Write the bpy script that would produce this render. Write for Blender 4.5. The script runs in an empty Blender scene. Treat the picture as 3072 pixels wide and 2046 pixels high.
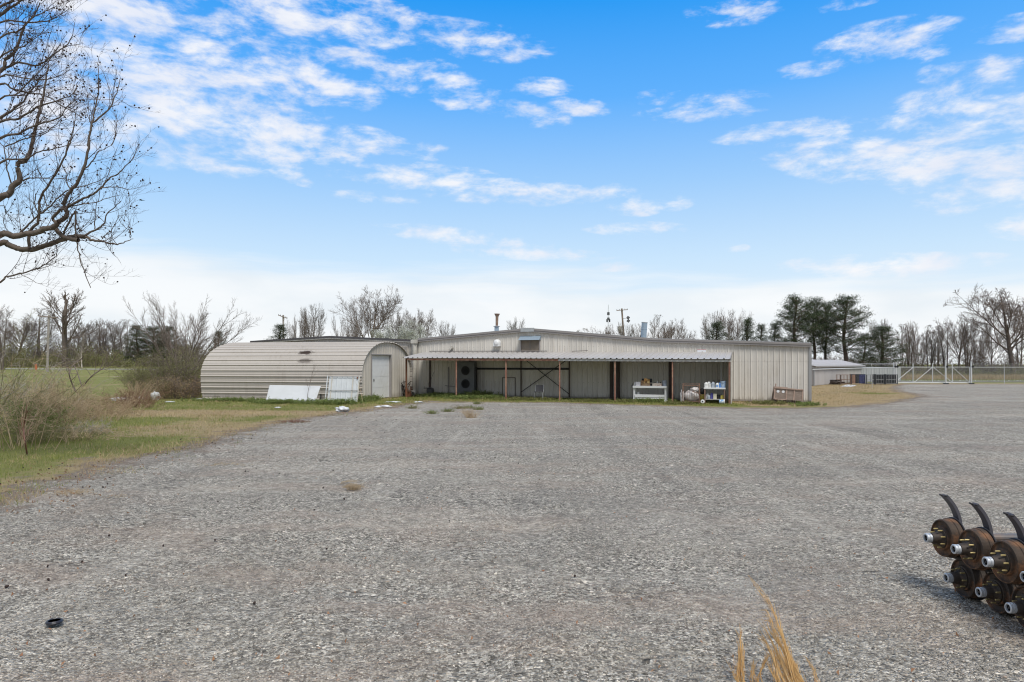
import bpy, math, random
import numpy as np
from mathutils import Vector, Matrix

# ------------------------------------------------------------------ camera, sky, sun
SC = bpy.context.scene
COL = SC.collection
F, H, CX, YH = 2048.0, 2.1, 1536.0, 1092.0      # focal length (px), eye height (m), principal x, horizon row

cam_data = bpy.data.cameras.new("camera")
cam_data.lens = 24.0
cam_data.sensor_width = 36.0
cam_data.shift_y = 69.0 / 3072.0
cam_data.clip_start = 0.05
cam_data.clip_end = 6000.0
cam = bpy.data.objects.new("camera", cam_data)
COL.objects.link(cam)
cam.location = (0, 0, H)
cam.rotation_euler = (math.radians(90), 0, 0)
SC.camera = cam

SUN_EL, SUN_AZ = math.radians(58), math.radians(158)   # azimuth clockwise from +Y: behind the camera, a little to the right
SC.view_settings.view_transform = 'Standard'
SC.view_settings.look = 'None'
SC.view_settings.gamma = 1.0
SC.view_settings.exposure = 0.0
SC.cycles.use_denoising = True
SC.cycles.use_adaptive_sampling = False
SC.cycles.pixel_filter_type = 'BLACKMAN_HARRIS'
SC.cycles.filter_width = 1.1
SC.cycles.max_bounces = 6
SC.cycles.diffuse_bounces = 3
SC.cycles.glossy_bounces = 2
SC.cycles.transparent_max_bounces = 8

sun_data = bpy.data.lights.new("sun", 'SUN')
sun_data.energy = 3.1
sun_data.angle = math.radians(20)
sun_data.color = (1.0, 0.97, 0.92)
sun = bpy.data.objects.new("sun", sun_data)
COL.objects.link(sun)
sd_ = Vector((math.sin(SUN_AZ) * math.cos(SUN_EL), math.cos(SUN_AZ) * math.cos(SUN_EL), math.sin(SUN_EL)))
sun.rotation_euler = (-sd_).to_track_quat('-Z', 'Y').to_euler()
sun.location = sd_ * 60

world = bpy.data.worlds.new("World")
SC.world = world
world.use_nodes = True
world.cycles.sampling_method = 'NONE'      # an even sky: cosine sampling is cleaner in the shade
wt = world.node_tree
for n in list(wt.nodes):
    wt.nodes.remove(n)


class NT:
    """small helper for writing node trees"""
    def __init__(s, tree):
        s.t = tree

    def n(s, typ, **kw):
        nd = s.t.nodes.new(typ)
        for k, v in kw.items():
            setattr(nd, k, v)
        return nd

    def put(s, sock, val):
        if hasattr(val, 'is_output') or isinstance(val, bpy.types.NodeSocket):
            s.t.links.new(val, sock)
        elif val is not None:
            sock.default_value = val

    def m(s, op, a, b=None, c=None, clamp=False):
        nd = s.n('ShaderNodeMath', operation=op, use_clamp=clamp)
        s.put(nd.inputs[0], a)
        if b is not None:
            s.put(nd.inputs[1], b)
        if c is not None:
            s.put(nd.inputs[2], c)
        return nd.outputs[0]

    def mix(s, fac, a, b, blend='MIX'):
        nd = s.n('ShaderNodeMix', data_type='RGBA', blend_type=blend)
        s.put(nd.inputs['Factor'], fac)
        for sock, val in ((nd.inputs[6], a), (nd.inputs[7], b)):
            if isinstance(val, tuple) and len(val) == 3:
                val = val + (1,)
            s.put(sock, val)
        return nd.outputs[2]

    def ss(s, x, lo, hi):
        nd = s.n('ShaderNodeMapRange', interpolation_type='SMOOTHSTEP')
        s.put(nd.inputs[0], x)
        nd.inputs[1].default_value = lo
        nd.inputs[2].default_value = hi
        return nd.outputs[0]

    def noise(s, vec, scale, detail=4, rough=0.55, dist=0.0, dim='3D'):
        nd = s.n('ShaderNodeTexNoise', noise_dimensions=dim)
        s.put(nd.inputs['Vector'], vec)
        nd.inputs['Scale'].default_value = scale
        nd.inputs['Detail'].default_value = detail
        nd.inputs['Roughness'].default_value = rough
        nd.inputs['Distortion'].default_value = dist
        return nd.outputs[0]

    def mapping(s, vec, loc=(0, 0, 0), rot=(0, 0, 0), scale=(1, 1, 1), typ='POINT'):
        nd = s.n('ShaderNodeMapping', vector_type=typ)
        s.put(nd.inputs[0], vec)
        nd.inputs[1].default_value = loc
        nd.inputs[2].default_value = rot
        nd.inputs[3].default_value = scale
        return nd.outputs[0]


def build_world():
    w = NT(wt)
    out = w.n('ShaderNodeOutputWorld')
    bg = w.n('ShaderNodeBackground')
    bg.inputs[1].default_value = 0.1
    sky = w.n('ShaderNodeTexSky', sky_type='NISHITA')
    sky.sun_disc = False
    sky.sun_elevation = SUN_EL
    sky.sun_rotation = SUN_AZ
    sky.altitude = 100
    sky.air_density = 1.0
    sky.dust_density = 0.6
    sky.ozone_density = 1.6
    tc = w.n('ShaderNodeTexCoord').outputs['Generated']
    sep = w.n('ShaderNodeSeparateXYZ')
    w.put(sep.inputs[0], tc)
    x, y, z = sep.outputs
    r = w.m('SQRT', w.m('ADD', w.m('MULTIPLY', x, x), w.m('ADD', w.m('MULTIPLY', y, y), 1e-5)))
    az = w.m('ARCTAN2', x, y)
    v = w.m('DIVIDE', z, r)
    comb = w.n('ShaderNodeCombineXYZ')
    w.put(comb.inputs[0], az)
    w.put(comb.inputs[1], v)
    uv = comb.outputs[0]
    # clear-sky colour of this exposure, deepening upwards
    hs = w.n('ShaderNodeHueSaturation')
    hs.inputs['Hue'].default_value = 0.492
    hs.inputs['Saturation'].default_value = 1.25
    hs.inputs['Value'].default_value = 1.0
    w.put(hs.inputs['Color'], sky.outputs[0])
    ramp = w.n('ShaderNodeValToRGB')
    w.put(ramp.inputs[0], w.m('MULTIPLY', v, 1.6, clamp=True))
    cr = ramp.color_ramp
    stops = [(0.0, (8.6, 9.2, 9.6)), (0.10, (8.2, 9.2, 10.0)), (0.24, (6.2, 8.2, 10.2)), (0.42, (3.6, 6.4, 10.2)),
             (0.62, (1.25, 4.6, 10.3)), (0.86, (0.2, 3.4, 9.6)), (1.0, (0.12, 2.8, 8.6))]
    cr.elements[0].position = 0.0
    cr.elements[0].color = tuple(c / 11 for c in stops[0][1]) + (1,)
    cr.elements[1].position = 1.0
    cr.elements[1].color = tuple(c / 11 for c in stops[-1][1]) + (1,)
    for p, c in stops[1:-1]:
        e = cr.elements.new(p)
        e.color = tuple(q / 11 for q in c) + (1,)
    sc = w.n('ShaderNodeVectorMath', operation='SCALE')
    w.put(sc.inputs[0], ramp.outputs[0])
    sc.inputs['Scale'].default_value = 11.0
    base = w.mix(0.93, hs.outputs[0], sc.outputs[0])
    # clouds: noise gated by soft patches
    warp = w.n('ShaderNodeTexNoise')
    w.put(warp.inputs['Vector'], w.mapping(uv, scale=(6, 10, 1)))
    warp.inputs['Scale'].default_value = 1.0
    wv = w.n('ShaderNodeVectorMath', operation='MULTIPLY_ADD')
    w.put(wv.inputs[0], warp.outputs['Color'])
    wv.inputs[1].default_value = (0.05, 0.03, 0)
    w.put(wv.inputs[2], uv)
    uvw = wv.outputs[0]
    n1 = w.noise(w.mapping(uvw, scale=(15, 34, 1), loc=(3.1, 1.7, 0)), 1.0, 7, 0.6)
    n2 = w.noise(w.mapping(uvw, scale=(30, 60, 1), loc=(1.1, 5.7, 0)), 1.0, 4, 0.6)
    nn = w.m('ADD', w.m('MULTIPLY', n1, 0.72), w.m('MULTIPLY', n2, 0.28))
    blobs = [  # px, py, half width, half height, tilt, strength
        (330, 40, 420, 130, -4, 1.0), (520, 260, 520, 230, -8, 1.05), (880, 30, 420, 110, -6, .95), (700, 380, 420, 110, -8, .9),
        (880, 230, 270, 80, -8, .95), (150, 330, 330, 170, 0, .85), (1000, 160, 170, 50, -8, .8), (1180, 50, 170, 55, -14, .62),
        (1420, 120, 250, 66, -8, .8), (1260, 230, 220, 75, -10, .8), (1540, 325, 190, 50, -14, .85), (1620, 262, 110, 36, -2, .75),
        (1730, 320, 110, 34, -8, .75), (1340, 308, 90, 26, 0, .6), (1090, 430, 170, 60, -6, .7), (1250, 455, 120, 36, 0, .5),
        (880, 528, 90, 24, -14, .6), (1350, 548, 420, 60, -6, .75), (1640, 570, 300, 46, -4, .72), (1120, 592, 160, 22, -2, .55),
        (1900, 620, 90, 34, -6, .7), (2010, 608, 80, 30, 0, .62), (1400, 715, 300, 34, -6, .8), (1600, 760, 260, 26, -3, .7),
        (1910, 686, 170, 24, -1, .68), (2060, 688, 46, 16, 0, .55), (2165, 315, 160, 52, -4, .85), (2300, 400, 180, 36, 0, .8),
        (2030, 345, 140, 30, -3, .5), (2200, 38, 170, 50, -3, .65), (2660, 118, 230, 70, -2, .75), (2430, 207, 130, 30, 0, .62),
        (2790, 145, 90, 46, 0, .5), (2990, 230, 230, 80, -12, .7), (2850, 210, 120, 40, 0, .5), (2500, 370, 190, 34, -2, .62),
        (2960, 345, 330, 110, -14, .85), (2720, 470, 520, 110, -10, 1.0), (2950, 500, 360, 120, -8, .95), (3010, 590, 300, 70, -4, .95),
        (3090, 680, 150, 50, -8, .8), (2530, 10, 150, 26, -2, .6), (3050, 85, 180, 50, -8, .6), (2650, 800, 420, 46, -2, .8),
        (2770, 385, 220, 50, -10, .8), (500, 60, 260, 60, -4, .6), (1850, 800, 110, 18, 0, .4), (2210, 745, 44, 18, 0, .55),
        (2330, 468, 90, 18, 0, .5), (1980, 290, 90, 30, 0, .4), (900, 420, 300, 60, -8, .6)]
    tot = None
    for (px, py, wx, wy, tilt, a) in blobs:
        if px > 1060:
            a, wx, wy = a * .76, wx * .92, wy * .86
        else:
            a = a * .94
        tx = (px - CX) / F
        a0 = math.atan(tx)
        v0 = (YH - py) / F * math.cos(a0)
        mp = w.mapping(uv, loc=(a0, v0, 0), rot=(0, 0, math.radians(tilt)),
                       scale=(wx / F * math.cos(a0) ** 2 * 1.15, wy / F * math.cos(a0) * 1.15, 1), typ='TEXTURE')
        g = w.n('ShaderNodeTexGradient', gradient_type='SPHERICAL')
        w.put(g.inputs[0], mp)
        val = w.m('MULTIPLY', g.outputs[1], a)
        tot = val if tot is None else w.m('MAXIMUM', tot, val)
    # unseen sky behind and above the camera: cloud thickened for less blue fill
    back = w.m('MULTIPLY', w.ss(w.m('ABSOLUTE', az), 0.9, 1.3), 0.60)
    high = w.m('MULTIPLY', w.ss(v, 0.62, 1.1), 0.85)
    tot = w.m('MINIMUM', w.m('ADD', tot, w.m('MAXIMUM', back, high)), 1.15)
    dens = w.m('ADD', w.m('MULTIPLY', w.m('SQRT', tot), 0.60), w.m('MULTIPLY', w.m('SUBTRACT', nn, 0.5), 2.3))
    cl = w.ss(dens, 0.11, 0.76)
    cl = w.m('MULTIPLY', cl, w.ss(tot, 0.0, 0.08))
    shade = w.noise(w.mapping(uvw, scale=(9, 22, 1), loc=(7.1, 3.2, 0)), 1.0, 5, 0.55)
    ccol = w.mix(w.ss(shade, 0.35, 0.68), (8.3, 8.6, 9.5), (9.7, 9.7, 9.85))
    # unseen sky behind the camera, greyed to cut fill light under the awning
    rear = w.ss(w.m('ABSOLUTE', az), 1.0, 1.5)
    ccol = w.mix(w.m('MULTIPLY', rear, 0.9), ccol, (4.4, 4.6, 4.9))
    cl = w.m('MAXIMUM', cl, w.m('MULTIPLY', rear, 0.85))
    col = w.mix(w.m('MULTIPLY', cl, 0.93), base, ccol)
    # veil of thin high cloud near the horizon, thicker on the left
    vl = w.noise(w.mapping(uvw, scale=(3.0, 34, 1), loc=(2.2, 9.1, 0)), 1.0, 4, 0.55)
    edge = w.m('ADD', w.m('MULTIPLY', v, 1.0), w.m('ADD', w.m('MULTIPLY', az, 0.04), w.m('MULTIPLY', w.m('SUBTRACT', vl, 0.5), -0.10)))
    veil = w.m('SUBTRACT', 1.0, w.ss(edge, 0.095, 0.150))
    vcol = w.mix(w.ss(w.noise(w.mapping(uvw, scale=(5, 16, 1)), 1.0, 4, 0.5), 0.3, 0.65), (8.5, 8.95, 9.3), (9.9, 9.95, 9.95))
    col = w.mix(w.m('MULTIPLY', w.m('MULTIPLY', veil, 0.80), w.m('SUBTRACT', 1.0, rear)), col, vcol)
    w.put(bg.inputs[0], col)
    wt.links.new(bg.outputs[0], out.inputs[0])


build_world()

# ------------------------------------------------------------------ helpers


def P(px, py, D):
    """world point seen at photo pixel (px,py) at distance D along the view axis"""
    return Vector(((px - CX) / F * D, D, H - (py - YH) / F * D))


def G(px, py):
    """point of level ground seen at that pixel"""
    return P(px, py, F * H / (py - YH))


def sstep(x, a, b):
    t = np.clip((x - a) / (b - a), 0, 1)
    return t * t * (3 - 2 * t)


def zt(X, Y):
    """terrain height: level yard, the field on the left climbing gently"""
    X = np.asarray(X, float)
    Y = np.asarray(Y, float)
    lf = sstep(-X, 2.0, 22.0)
    return 0.0155 * np.clip(Y - 50, 0, 180) * lf


def tag(o, label=None, cat=None, group=None, kind=None):
    if label:
        o['label'] = label
    if cat:
        o['category'] = cat
    if group:
        o['group'] = group
    if kind:
        o['kind'] = kind
    return o


def thing(name, label, cat, loc=(0, 0, 0), rotz=0.0, group=None):
    o = bpy.data.objects.new(name, None)
    o.empty_display_size = 0.2
    COL.objects.link(o)
    o.location = loc
    o.rotation_euler = (0, 0, rotz)
    return tag(o, label, cat, group)


def unit(v):
    return v / (np.linalg.norm(v) + 1e-12)


class MB:
    def __init__(s):
        s.v, s.f, s.m = [], [], []

    def add(s, vs, fs, mi=0):
        o = len(s.v)
        s.v.extend([tuple(map(float, p)) for p in vs])
        s.f.extend([tuple(i + o for i in f) for f in fs])
        s.m.extend([mi] * len(fs))
        return s

    def box(s, x0, y0, z0, x1, y1, z1, mi=0, M=None):
        vs = [Vector((x, y, z)) for z in (z0, z1) for y in (y0, y1) for x in (x0, x1)]
        if M is not None:
            vs = [M @ p for p in vs]
        return s.add(vs, [(0, 2, 3, 1), (4, 5, 7, 6), (0, 1, 5, 4), (2, 6, 7, 3), (0, 4, 6, 2), (1, 3, 7, 5)], mi)

    def bar(s, p0, p1, w, d, mi=0, up=(0, 0, 1)):
        """rectangular bar from p0 to p1, w wide sideways, d deep"""
        p0, p1 = Vector(p0), Vector(p1)
        t = (p1 - p0)
        L = t.length
        t.normalize()
        up = Vector(up)
        a = t.cross(up)
        if a.length < 1e-4:
            a = t.cross(Vector((0, 1, 0)))
        a.normalize()
        b = a.cross(t)
        vs = []
        for q in (p0, p1):
            for (i, j) in ((-1, -1), (1, -1), (1, 1), (-1, 1)):
                vs.append(q + a * (i * w / 2) + b * (j * d / 2))
        return s.add(vs, [(3, 2, 1, 0), (4, 5, 6, 7), (0, 1, 5, 4), (1, 2, 6, 5), (2, 3, 7, 6), (3, 0, 4, 7)], mi)

    def tube(s, pts, rad, n=6, mi=0, cap=True):
        pts = np.asarray([tuple(p) for p in pts], float)
        k = len(pts)
        if np.isscalar(rad):
            rad = [rad] * k
        t0 = unit(pts[1] - pts[0])
        a = np.cross(t0, (0, 0, 1.0))
        if np.linalg.norm(a) < 1e-3:
            a = np.cross(t0, (0, 1.0, 0))
        a = unit(a)
        ang = np.arange(n) * 2 * math.pi / n
        ca, sa = np.cos(ang)[:, None], np.sin(ang)[:, None]
        o = len(s.v)
        for i in range(k):
            t = unit(pts[min(i + 1, k - 1)] - pts[max(i - 1, 0)])
            a = unit(a - t * a.dot(t))
            b = np.cross(t, a)
            ring = pts[i] + rad[i] * (ca * a + sa * b)
            s.v.extend(map(tuple, ring.tolist()))
        for i in range(k - 1):
            for j in range(n):
                j2 = (j + 1) % n
                s.f.append((o + i * n + j, o + i * n + j2, o + (i + 1) * n + j2, o + (i + 1) * n + j))
        c = (k - 1) * n
        if cap:
            s.f.append(tuple(o + j for j in range(n))[::-1])
            s.f.append(tuple(o + (k - 1) * n + j for j in range(n)))
            c += 2
        s.m.extend([mi] * c)
        return s

    def lathe(s, prof, n=24, M=None, mi=0, close=False):
        """profile of (radius, height) turned about z, then moved by M"""
        o = len(s.v)
        for (r, z) in prof:
            for j in range(n):
                a = 2 * math.pi * j / n
                p = Vector((r * math.cos(a), r * math.sin(a), z))
                if M is not None:
                    p = M @ p
                s.v.append(tuple(p))
        k = len(prof)
        c = 0
        for i in range(k - 1):
            for j in range(n):
                j2 = (j + 1) % n
                s.f.append((o + i * n + j, o + i * n + j2, o + (i + 1) * n + j2, o + (i + 1) * n + j))
                c += 1
        for i, rev in ((0, True), (k - 1, False)):
            if prof[i][0] > 1e-6:
                f = tuple(o + i * n + j for j in range(n))
                s.f.append(f[::-1] if rev else f)
                c += 1
        s.m.extend([mi] * c)
        return s

    def sheet(s, grid, mi=0):
        """grid of rows of points"""
        o = len(s.v)
        R, C = len(grid), len(grid[0])
        for row in grid:
            s.v.extend([tuple(map(float, p)) for p in row])
        for i in range(R - 1):
            for j in range(C - 1):
                s.f.append((o + i * C + j, o + i * C + j + 1, o + (i + 1) * C + j + 1, o + (i + 1) * C + j))
        s.m.extend([mi] * ((R - 1) * (C - 1)))
        return s

    def build(s, name, mats, parent=None, smooth=False, bevel=0.0, solid=0.0):
        me = bpy.data.meshes.new(name)
        me.from_pydata(s.v, [], s.f)
        if not isinstance(mats, (list, tuple)):
            mats = [mats]
        for m in mats:
            me.materials.append(m)
        if len(mats) > 1:
            me.polygons.foreach_set('material_index', np.array(s.m, np.int32))
        if smooth:
            me.polygons.foreach_set('use_smooth', np.ones(len(me.polygons), bool))
        me.update()
        o = bpy.data.objects.new(name, me)
        COL.objects.link(o)
        if parent is not None:
            o.parent = parent
        if solid:
            md = o.modifiers.new('solid', 'SOLIDIFY')
            md.thickness = solid
            md.offset = 0
        if bevel:
            md = o.modifiers.new('bevel', 'BEVEL')
            md.width = bevel
            md.segments = 2
            md.limit_method = 'ANGLE'
        return o


def np_mesh(name, V, Fc, mats, mi=None, smooth=False, parent=None):
    """mesh from numpy arrays, all faces with the same corner count"""
    V = np.asarray(V, np.float32)
    Fc = np.asarray(Fc, np.int32)
    me = bpy.data.meshes.new(name)
    me.vertices.add(len(V))
    me.vertices.foreach_set('co', V.ravel())
    k = Fc.shape[1]
    me.loops.add(Fc.size)
    me.loops.foreach_set('vertex_index', Fc.ravel())
    me.polygons.add(len(Fc))
    me.polygons.foreach_set('loop_start', np.arange(0, Fc.size, k, dtype=np.int32))
    me.polygons.foreach_set('loop_total', np.full(len(Fc), k, np.int32))
    if not isinstance(mats, (list, tuple)):
        mats = [mats]
    for m in mats:
        me.materials.append(m)
    if mi is not None:
        me.polygons.foreach_set('material_index', np.asarray(mi, np.int32))
    me.update(calc_edges=True)
    if smooth:
        me.polygons.foreach_set('use_smooth', np.ones(len(Fc), bool))
    o = bpy.data.objects.new(name, me)
    COL.objects.link(o)
    if parent is not None:
        o.parent = parent
    return o


def copy_tree(o, parent=None):
    c = o.copy()
    COL.objects.link(c)
    c.parent = parent
    for ch in list(o.children):
        copy_tree(ch, c)
    return c


# ------------------------------------------------------------------ materials
MATS = {}


def pmat(name, col, rough=0.7, metal=0.0, var=0.15, scale=6.0, col2=None, amt=0.5, bump=0.0, bscale=40.0, isl=0.0, spec=0.5,
         stretch=(1, 1, 1), trans=0.0, thr=(0.45, 0.7)):
    """general procedural surface: base colour, brightness variation, a second colour in patches, bump"""
    if name in MATS:
        return MATS[name]
    m = bpy.data.materials.new(name)
    m.use_nodes = True
    t = NT(m.node_tree)
    bs = m.node_tree.nodes['Principled BSDF']
    tc = t.n('ShaderNodeTexCoord').outputs['Object']
    vec = t.mapping(tc, scale=stretch)
    n1 = t.noise(vec, scale, 5, 0.6)
    c = col + (1,)
    val = t.m('ADD', 1.0, t.m('MULTIPLY', t.m('SUBTRACT', n1, 0.5), var * 2.4))
    if isl:
        g = t.n('ShaderNodeNewGeometry').outputs['Random Per Island']
        val = t.m('MULTIPLY', val, t.m('ADD', 1 - isl / 2, t.m('MULTIPLY', g, isl)))
    cc = c
    if col2 is not None:
        n2 = t.noise(vec, scale * 0.37 + 0.3, 6, 0.65, 0.4)
        cc = t.mix(t.m('MULTIPLY', t.ss(n2, *thr), amt), c, col2 + (1,))
    vm = t.n('ShaderNodeVectorMath', operation='SCALE')
    t.put(vm.inputs[0], cc if not isinstance(cc, tuple) else cc[:3])
    t.put(vm.inputs['Scale'], val)
    t.put(bs.inputs['Base Color'], vm.outputs[0])
    bs.inputs['Roughness'].default_value = rough
    bs.inputs['Metallic'].default_value = metal
    bs.inputs['Specular IOR Level'].default_value = spec
    if bump:
        b = t.n('ShaderNodeBump')
        b.inputs['Strength'].default_value = 1.0
        b.inputs['Distance'].default_value = bump
        t.put(b.inputs['Height'], t.noise(vec, bscale, 5, 0.6))
        t.put(bs.inputs['Normal'], b.outputs[0])
    if trans:
        out = m.node_tree.nodes['Material Output']
        tr = t.n('ShaderNodeBsdfTranslucent')
        t.put(tr.inputs[0], vm.outputs[0])
        mx = t.n('ShaderNodeMixShader')
        mx.inputs[0].default_value = trans
        m.node_tree.links.new(bs.outputs[0], mx.inputs[1])
        m.node_tree.links.new(tr.outputs[0], mx.inputs[2])
        m.node_tree.links.new(mx.outputs[0], out.inputs[0])
    MATS[name] = m
    return m


def siding_mat(name, col, stain=(0.25, 0.2, 0.15), amt=0.35, low=0.25, rust_at=None, bottom=0.5, seam=None):
    """painted sheet metal with vertical run marks, blotches and grime along the foot"""
    m = bpy.data.materials.new(name)
    m.use_nodes = True
    t = NT(m.node_tree)
    bs = m.node_tree.nodes['Principled BSDF']
    tc = t.n('ShaderNodeTexCoord').outputs['Object']
    sep = t.n('ShaderNodeSeparateXYZ')
    t.put(sep.inputs[0], tc)
    n_st = t.noise(t.mapping(tc, scale=(5.5, 5.5, 0.35)), 1.0, 6, 0.65)
    n_bl = t.noise(t.mapping(tc, scale=(0.5, 0.5, 0.8)), 1.0, 5, 0.6)
    n_fi = t.noise(tc, 22.0, 4, 0.6)
    f = t.m('MULTIPLY', t.m('MULTIPLY', t.ss(n_st, 0.42, 0.75), t.ss(n_bl, 0.35, 0.65)), amt)
    c = t.mix(f, col + (1,), stain + (1,))
    # sheet-to-sheet tone differences
    pan = t.m('FLOOR', t.m('DIVIDE', sep.outputs[0], 0.914))
    wn = t.n('ShaderNodeTexWhiteNoise', noise_dimensions='1D')
    t.put(wn.inputs['W'], pan)
    tone = t.m('ADD', 0.95, t.m('MULTIPLY', wn.outputs[0], 0.09))
    tone = t.m('MULTIPLY', tone, t.m('ADD', 0.93, t.m('MULTIPLY', n_fi, 0.14)))
    vm = t.n('ShaderNodeVectorMath', operation='SCALE')
    t.put(vm.inputs[0], c)
    t.put(vm.inputs['Scale'], tone)
    c = vm.outputs[0]
    foot = t.m('MULTIPLY', t.m('SUBTRACT', 1.0, t.ss(t.m('ADD', sep.outputs[2], t.m('MULTIPLY', t.m('SUBTRACT', n_st, 0.5), -0.9)), 0.0, low)), bottom)
    c = t.mix(foot, c, (0.16, 0.13, 0.085, 1))
    if seam:                                             # lap joint and its row of screws
        dz_ = t.m('ABSOLUTE', t.m('SUBTRACT', sep.outputs[2], seam))
        c = t.mix(t.m('MULTIPLY', t.m('LESS_THAN', dz_, 0.010), 0.35), c, (0.20, 0.18, 0.15, 1))
        for zz in (seam + 0.05, seam - 1.25, seam + 0.95):
            sx = t.m('ABSOLUTE', t.m('SUBTRACT', t.m('FRACT', t.m('DIVIDE', t.m('ADD', sep.outputs[0], 0.05), 0.305)), 0.5))
            dot = t.m('MULTIPLY', t.m('LESS_THAN', sx, 0.045), t.m('LESS_THAN', t.m('ABSOLUTE', t.m('SUBTRACT', sep.outputs[2], zz)), 0.014))
            c = t.mix(t.m('MULTIPLY', dot, 0.7), c, (0.16, 0.13, 0.11, 1))
            run = t.m('MULTIPLY', t.m('LESS_THAN', sx, 0.03), t.m('SUBTRACT', 1.0, t.ss(t.m('ABSOLUTE', t.m('SUBTRACT', sep.outputs[2], zz - 0.16)), 0.05, 0.16)))
            c = t.mix(t.m('MULTIPLY', t.m('MULTIPLY', run, t.ss(n_bl, 0.45, 0.6)), 0.35), c, (0.30, 0.20, 0.13, 1))
    if rust_at:
        for (lc_, sc_, a) in rust_at:
            mp = t.mapping(tc, loc=lc_, scale=sc_, typ='TEXTURE')
            g = t.n('ShaderNodeTexGradient', gradient_type='SPHERICAL')
            t.put(g.inputs[0], mp)
            nr = t.noise(t.mapping(tc, scale=(1, 2.5, 18)), 1.0, 5, 0.65)
            mask = t.m('MULTIPLY', t.ss(t.m('ADD', g.outputs[1], t.m('MULTIPLY', t.m('SUBTRACT', nr, 0.5), 1.6)), 0.38, 0.6), a)
            mask = t.m('MULTIPLY', mask, t.ss(g.outputs[1], 0.0, 0.2))
            c = t.mix(mask, c, (0.055, 0.035, 0.028, 1))
    t.put(bs.inputs['Base Color'], c)
    bs.inputs['Roughness'].default_value = 0.55
    bs.inputs['Specular IOR Level'].default_value = 0.35
    b = t.n('ShaderNodeBump')
    b.inputs['Distance'].default_value = 0.02
    t.put(b.inputs['Height'], t.noise(t.mapping(tc, scale=(1, 1, 0.6)), 2.2, 3, 0.5))
    t.put(bs.inputs['Normal'], b.outputs[0])
    MATS[name] = m
    return m

# ------------------------------------------------------------------ ground
def fnoise(x, y, seed=0, octaves=3):
    """cheap smooth value noise, -1..1"""
    x = np.asarray(x, float)
    y = np.asarray(y, float)
    out = np.zeros(np.broadcast(x, y).shape)
    amp, tot = 1.0, 0.0
    for o in range(octaves):
        xi, yi = np.floor(x), np.floor(y)
        fx, fy = x - xi, y - yi
        fx, fy = fx * fx * (3 - 2 * fx), fy * fy * (3 - 2 * fy)

        def h(a, b):
            v = np.sin(a * 127.1 + b * 311.7 + (seed + o) * 74.7) * 43758.5453
            return v - np.floor(v)
        out += amp * ((h(xi, yi) * (1 - fx) + h(xi + 1, yi) * fx) * (1 - fy) + (h(xi, yi + 1) * (1 - fx) + h(xi + 1, yi + 1) * fx) * fy)
        tot += amp
        amp *= 0.5
        x, y = x * 2.03 + 3.1, y * 2.03 + 1.7
    return out / tot * 2 - 1


_edge = [(0, 1512), (110, 1446), (240, 1420), (330, 1382), (560, 1345), (700, 1296), (850, 1264), (1000, 1243), (1120, 1228),
         (1230, 1210), (1290, 1203), (1370, 1206), (1680, 1208), (1845, 1214), (2018, 1219), (2190, 1224), (2440, 1225),
         (2560, 1220), (2660, 1209), (2720, 1199), (2762, 1190), (2745, 1182), (2690, 1174), (2680, 1162), (2700, 1153)]
LOT = [(-60, -40), (-30, 2), (-12, 7)] + [tuple(G(*e))[:2] for e in _edge] + [(120, 71.5), (120, -40)]
LOT = np.array(LOT)


def poly_sd(X, Y, poly):
    X = np.asarray(X, float).ravel()
    Y = np.asarray(Y, float).ravel()
    d = np.full(X.shape, 1e9)
    ins = np.zeros(X.shape, bool)
    n = len(poly)
    for i in range(n):
        x0, y0 = poly[i]
        x1, y1 = poly[(i + 1) % n]
        ex, ey = x1 - x0, y1 - y0
        t = np.clip(((X - x0) * ex + (Y - y0) * ey) / (ex * ex + ey * ey + 1e-9), 0, 1)
        d = np.minimum(d, np.hypot(X - x0 - t * ex, Y - y0 - t * ey))
        c = ((y0 > Y) != (y1 > Y)) & (X < (x1 - x0) * (Y - y0) / (y1 - y0 + 1e-12) + x0)
        ins ^= c
    return np.where(ins, d, -d)


def sd_lot(X, Y):
    sh = np.shape(X)
    return poly_sd(X, Y, LOT).reshape(sh)


def blob(X, Y, px, py, rx, ry):
    c = G(px, py)
    return np.exp(-(((X - c.x) / rx) ** 2 + ((Y - c.y) / ry) ** 2))


def dryness(X, Y):
    """0 green grass .. 1 straw"""
    d = 0.30 + 0.34 * fnoise(X * 0.35, Y * 0.35, 5, 4)
    d = d + 0.75 * blob(X, Y, 700, 1238, 7.5, 1.6) + 0.6 * blob(X, Y, 480, 1240, 3.0, 1.5)
    d = d + 0.35 * blob(X, Y, 560, 1290, 3.0, 3.0)
    sd = sd_lot(X, Y)
    d = d + 0.30 * np.exp(-((sd + 0.2) / 0.7) ** 2)
    d = d + np.where((X > 12) & (Y > 34) & (Y < 75), 0.62, 0.0)
    d = d - 0.8 * blob(X, Y, 2640, 1180, 2.2, 1.8)
    d = d - 0.5 * blob(X, Y, 2750, 1190, 1.6, 1.6)
    d = d - 0.45 * blob(X, Y, 760, 1208, 7.5, 1.1) - 0.4 * blob(X, Y, 200, 1330, 5, 2.5)
    d = d - np.where((X > -7) & (X < 12) & (Y > 36), 0.22, 0)
    return np.clip(d, 0, 1)


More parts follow.
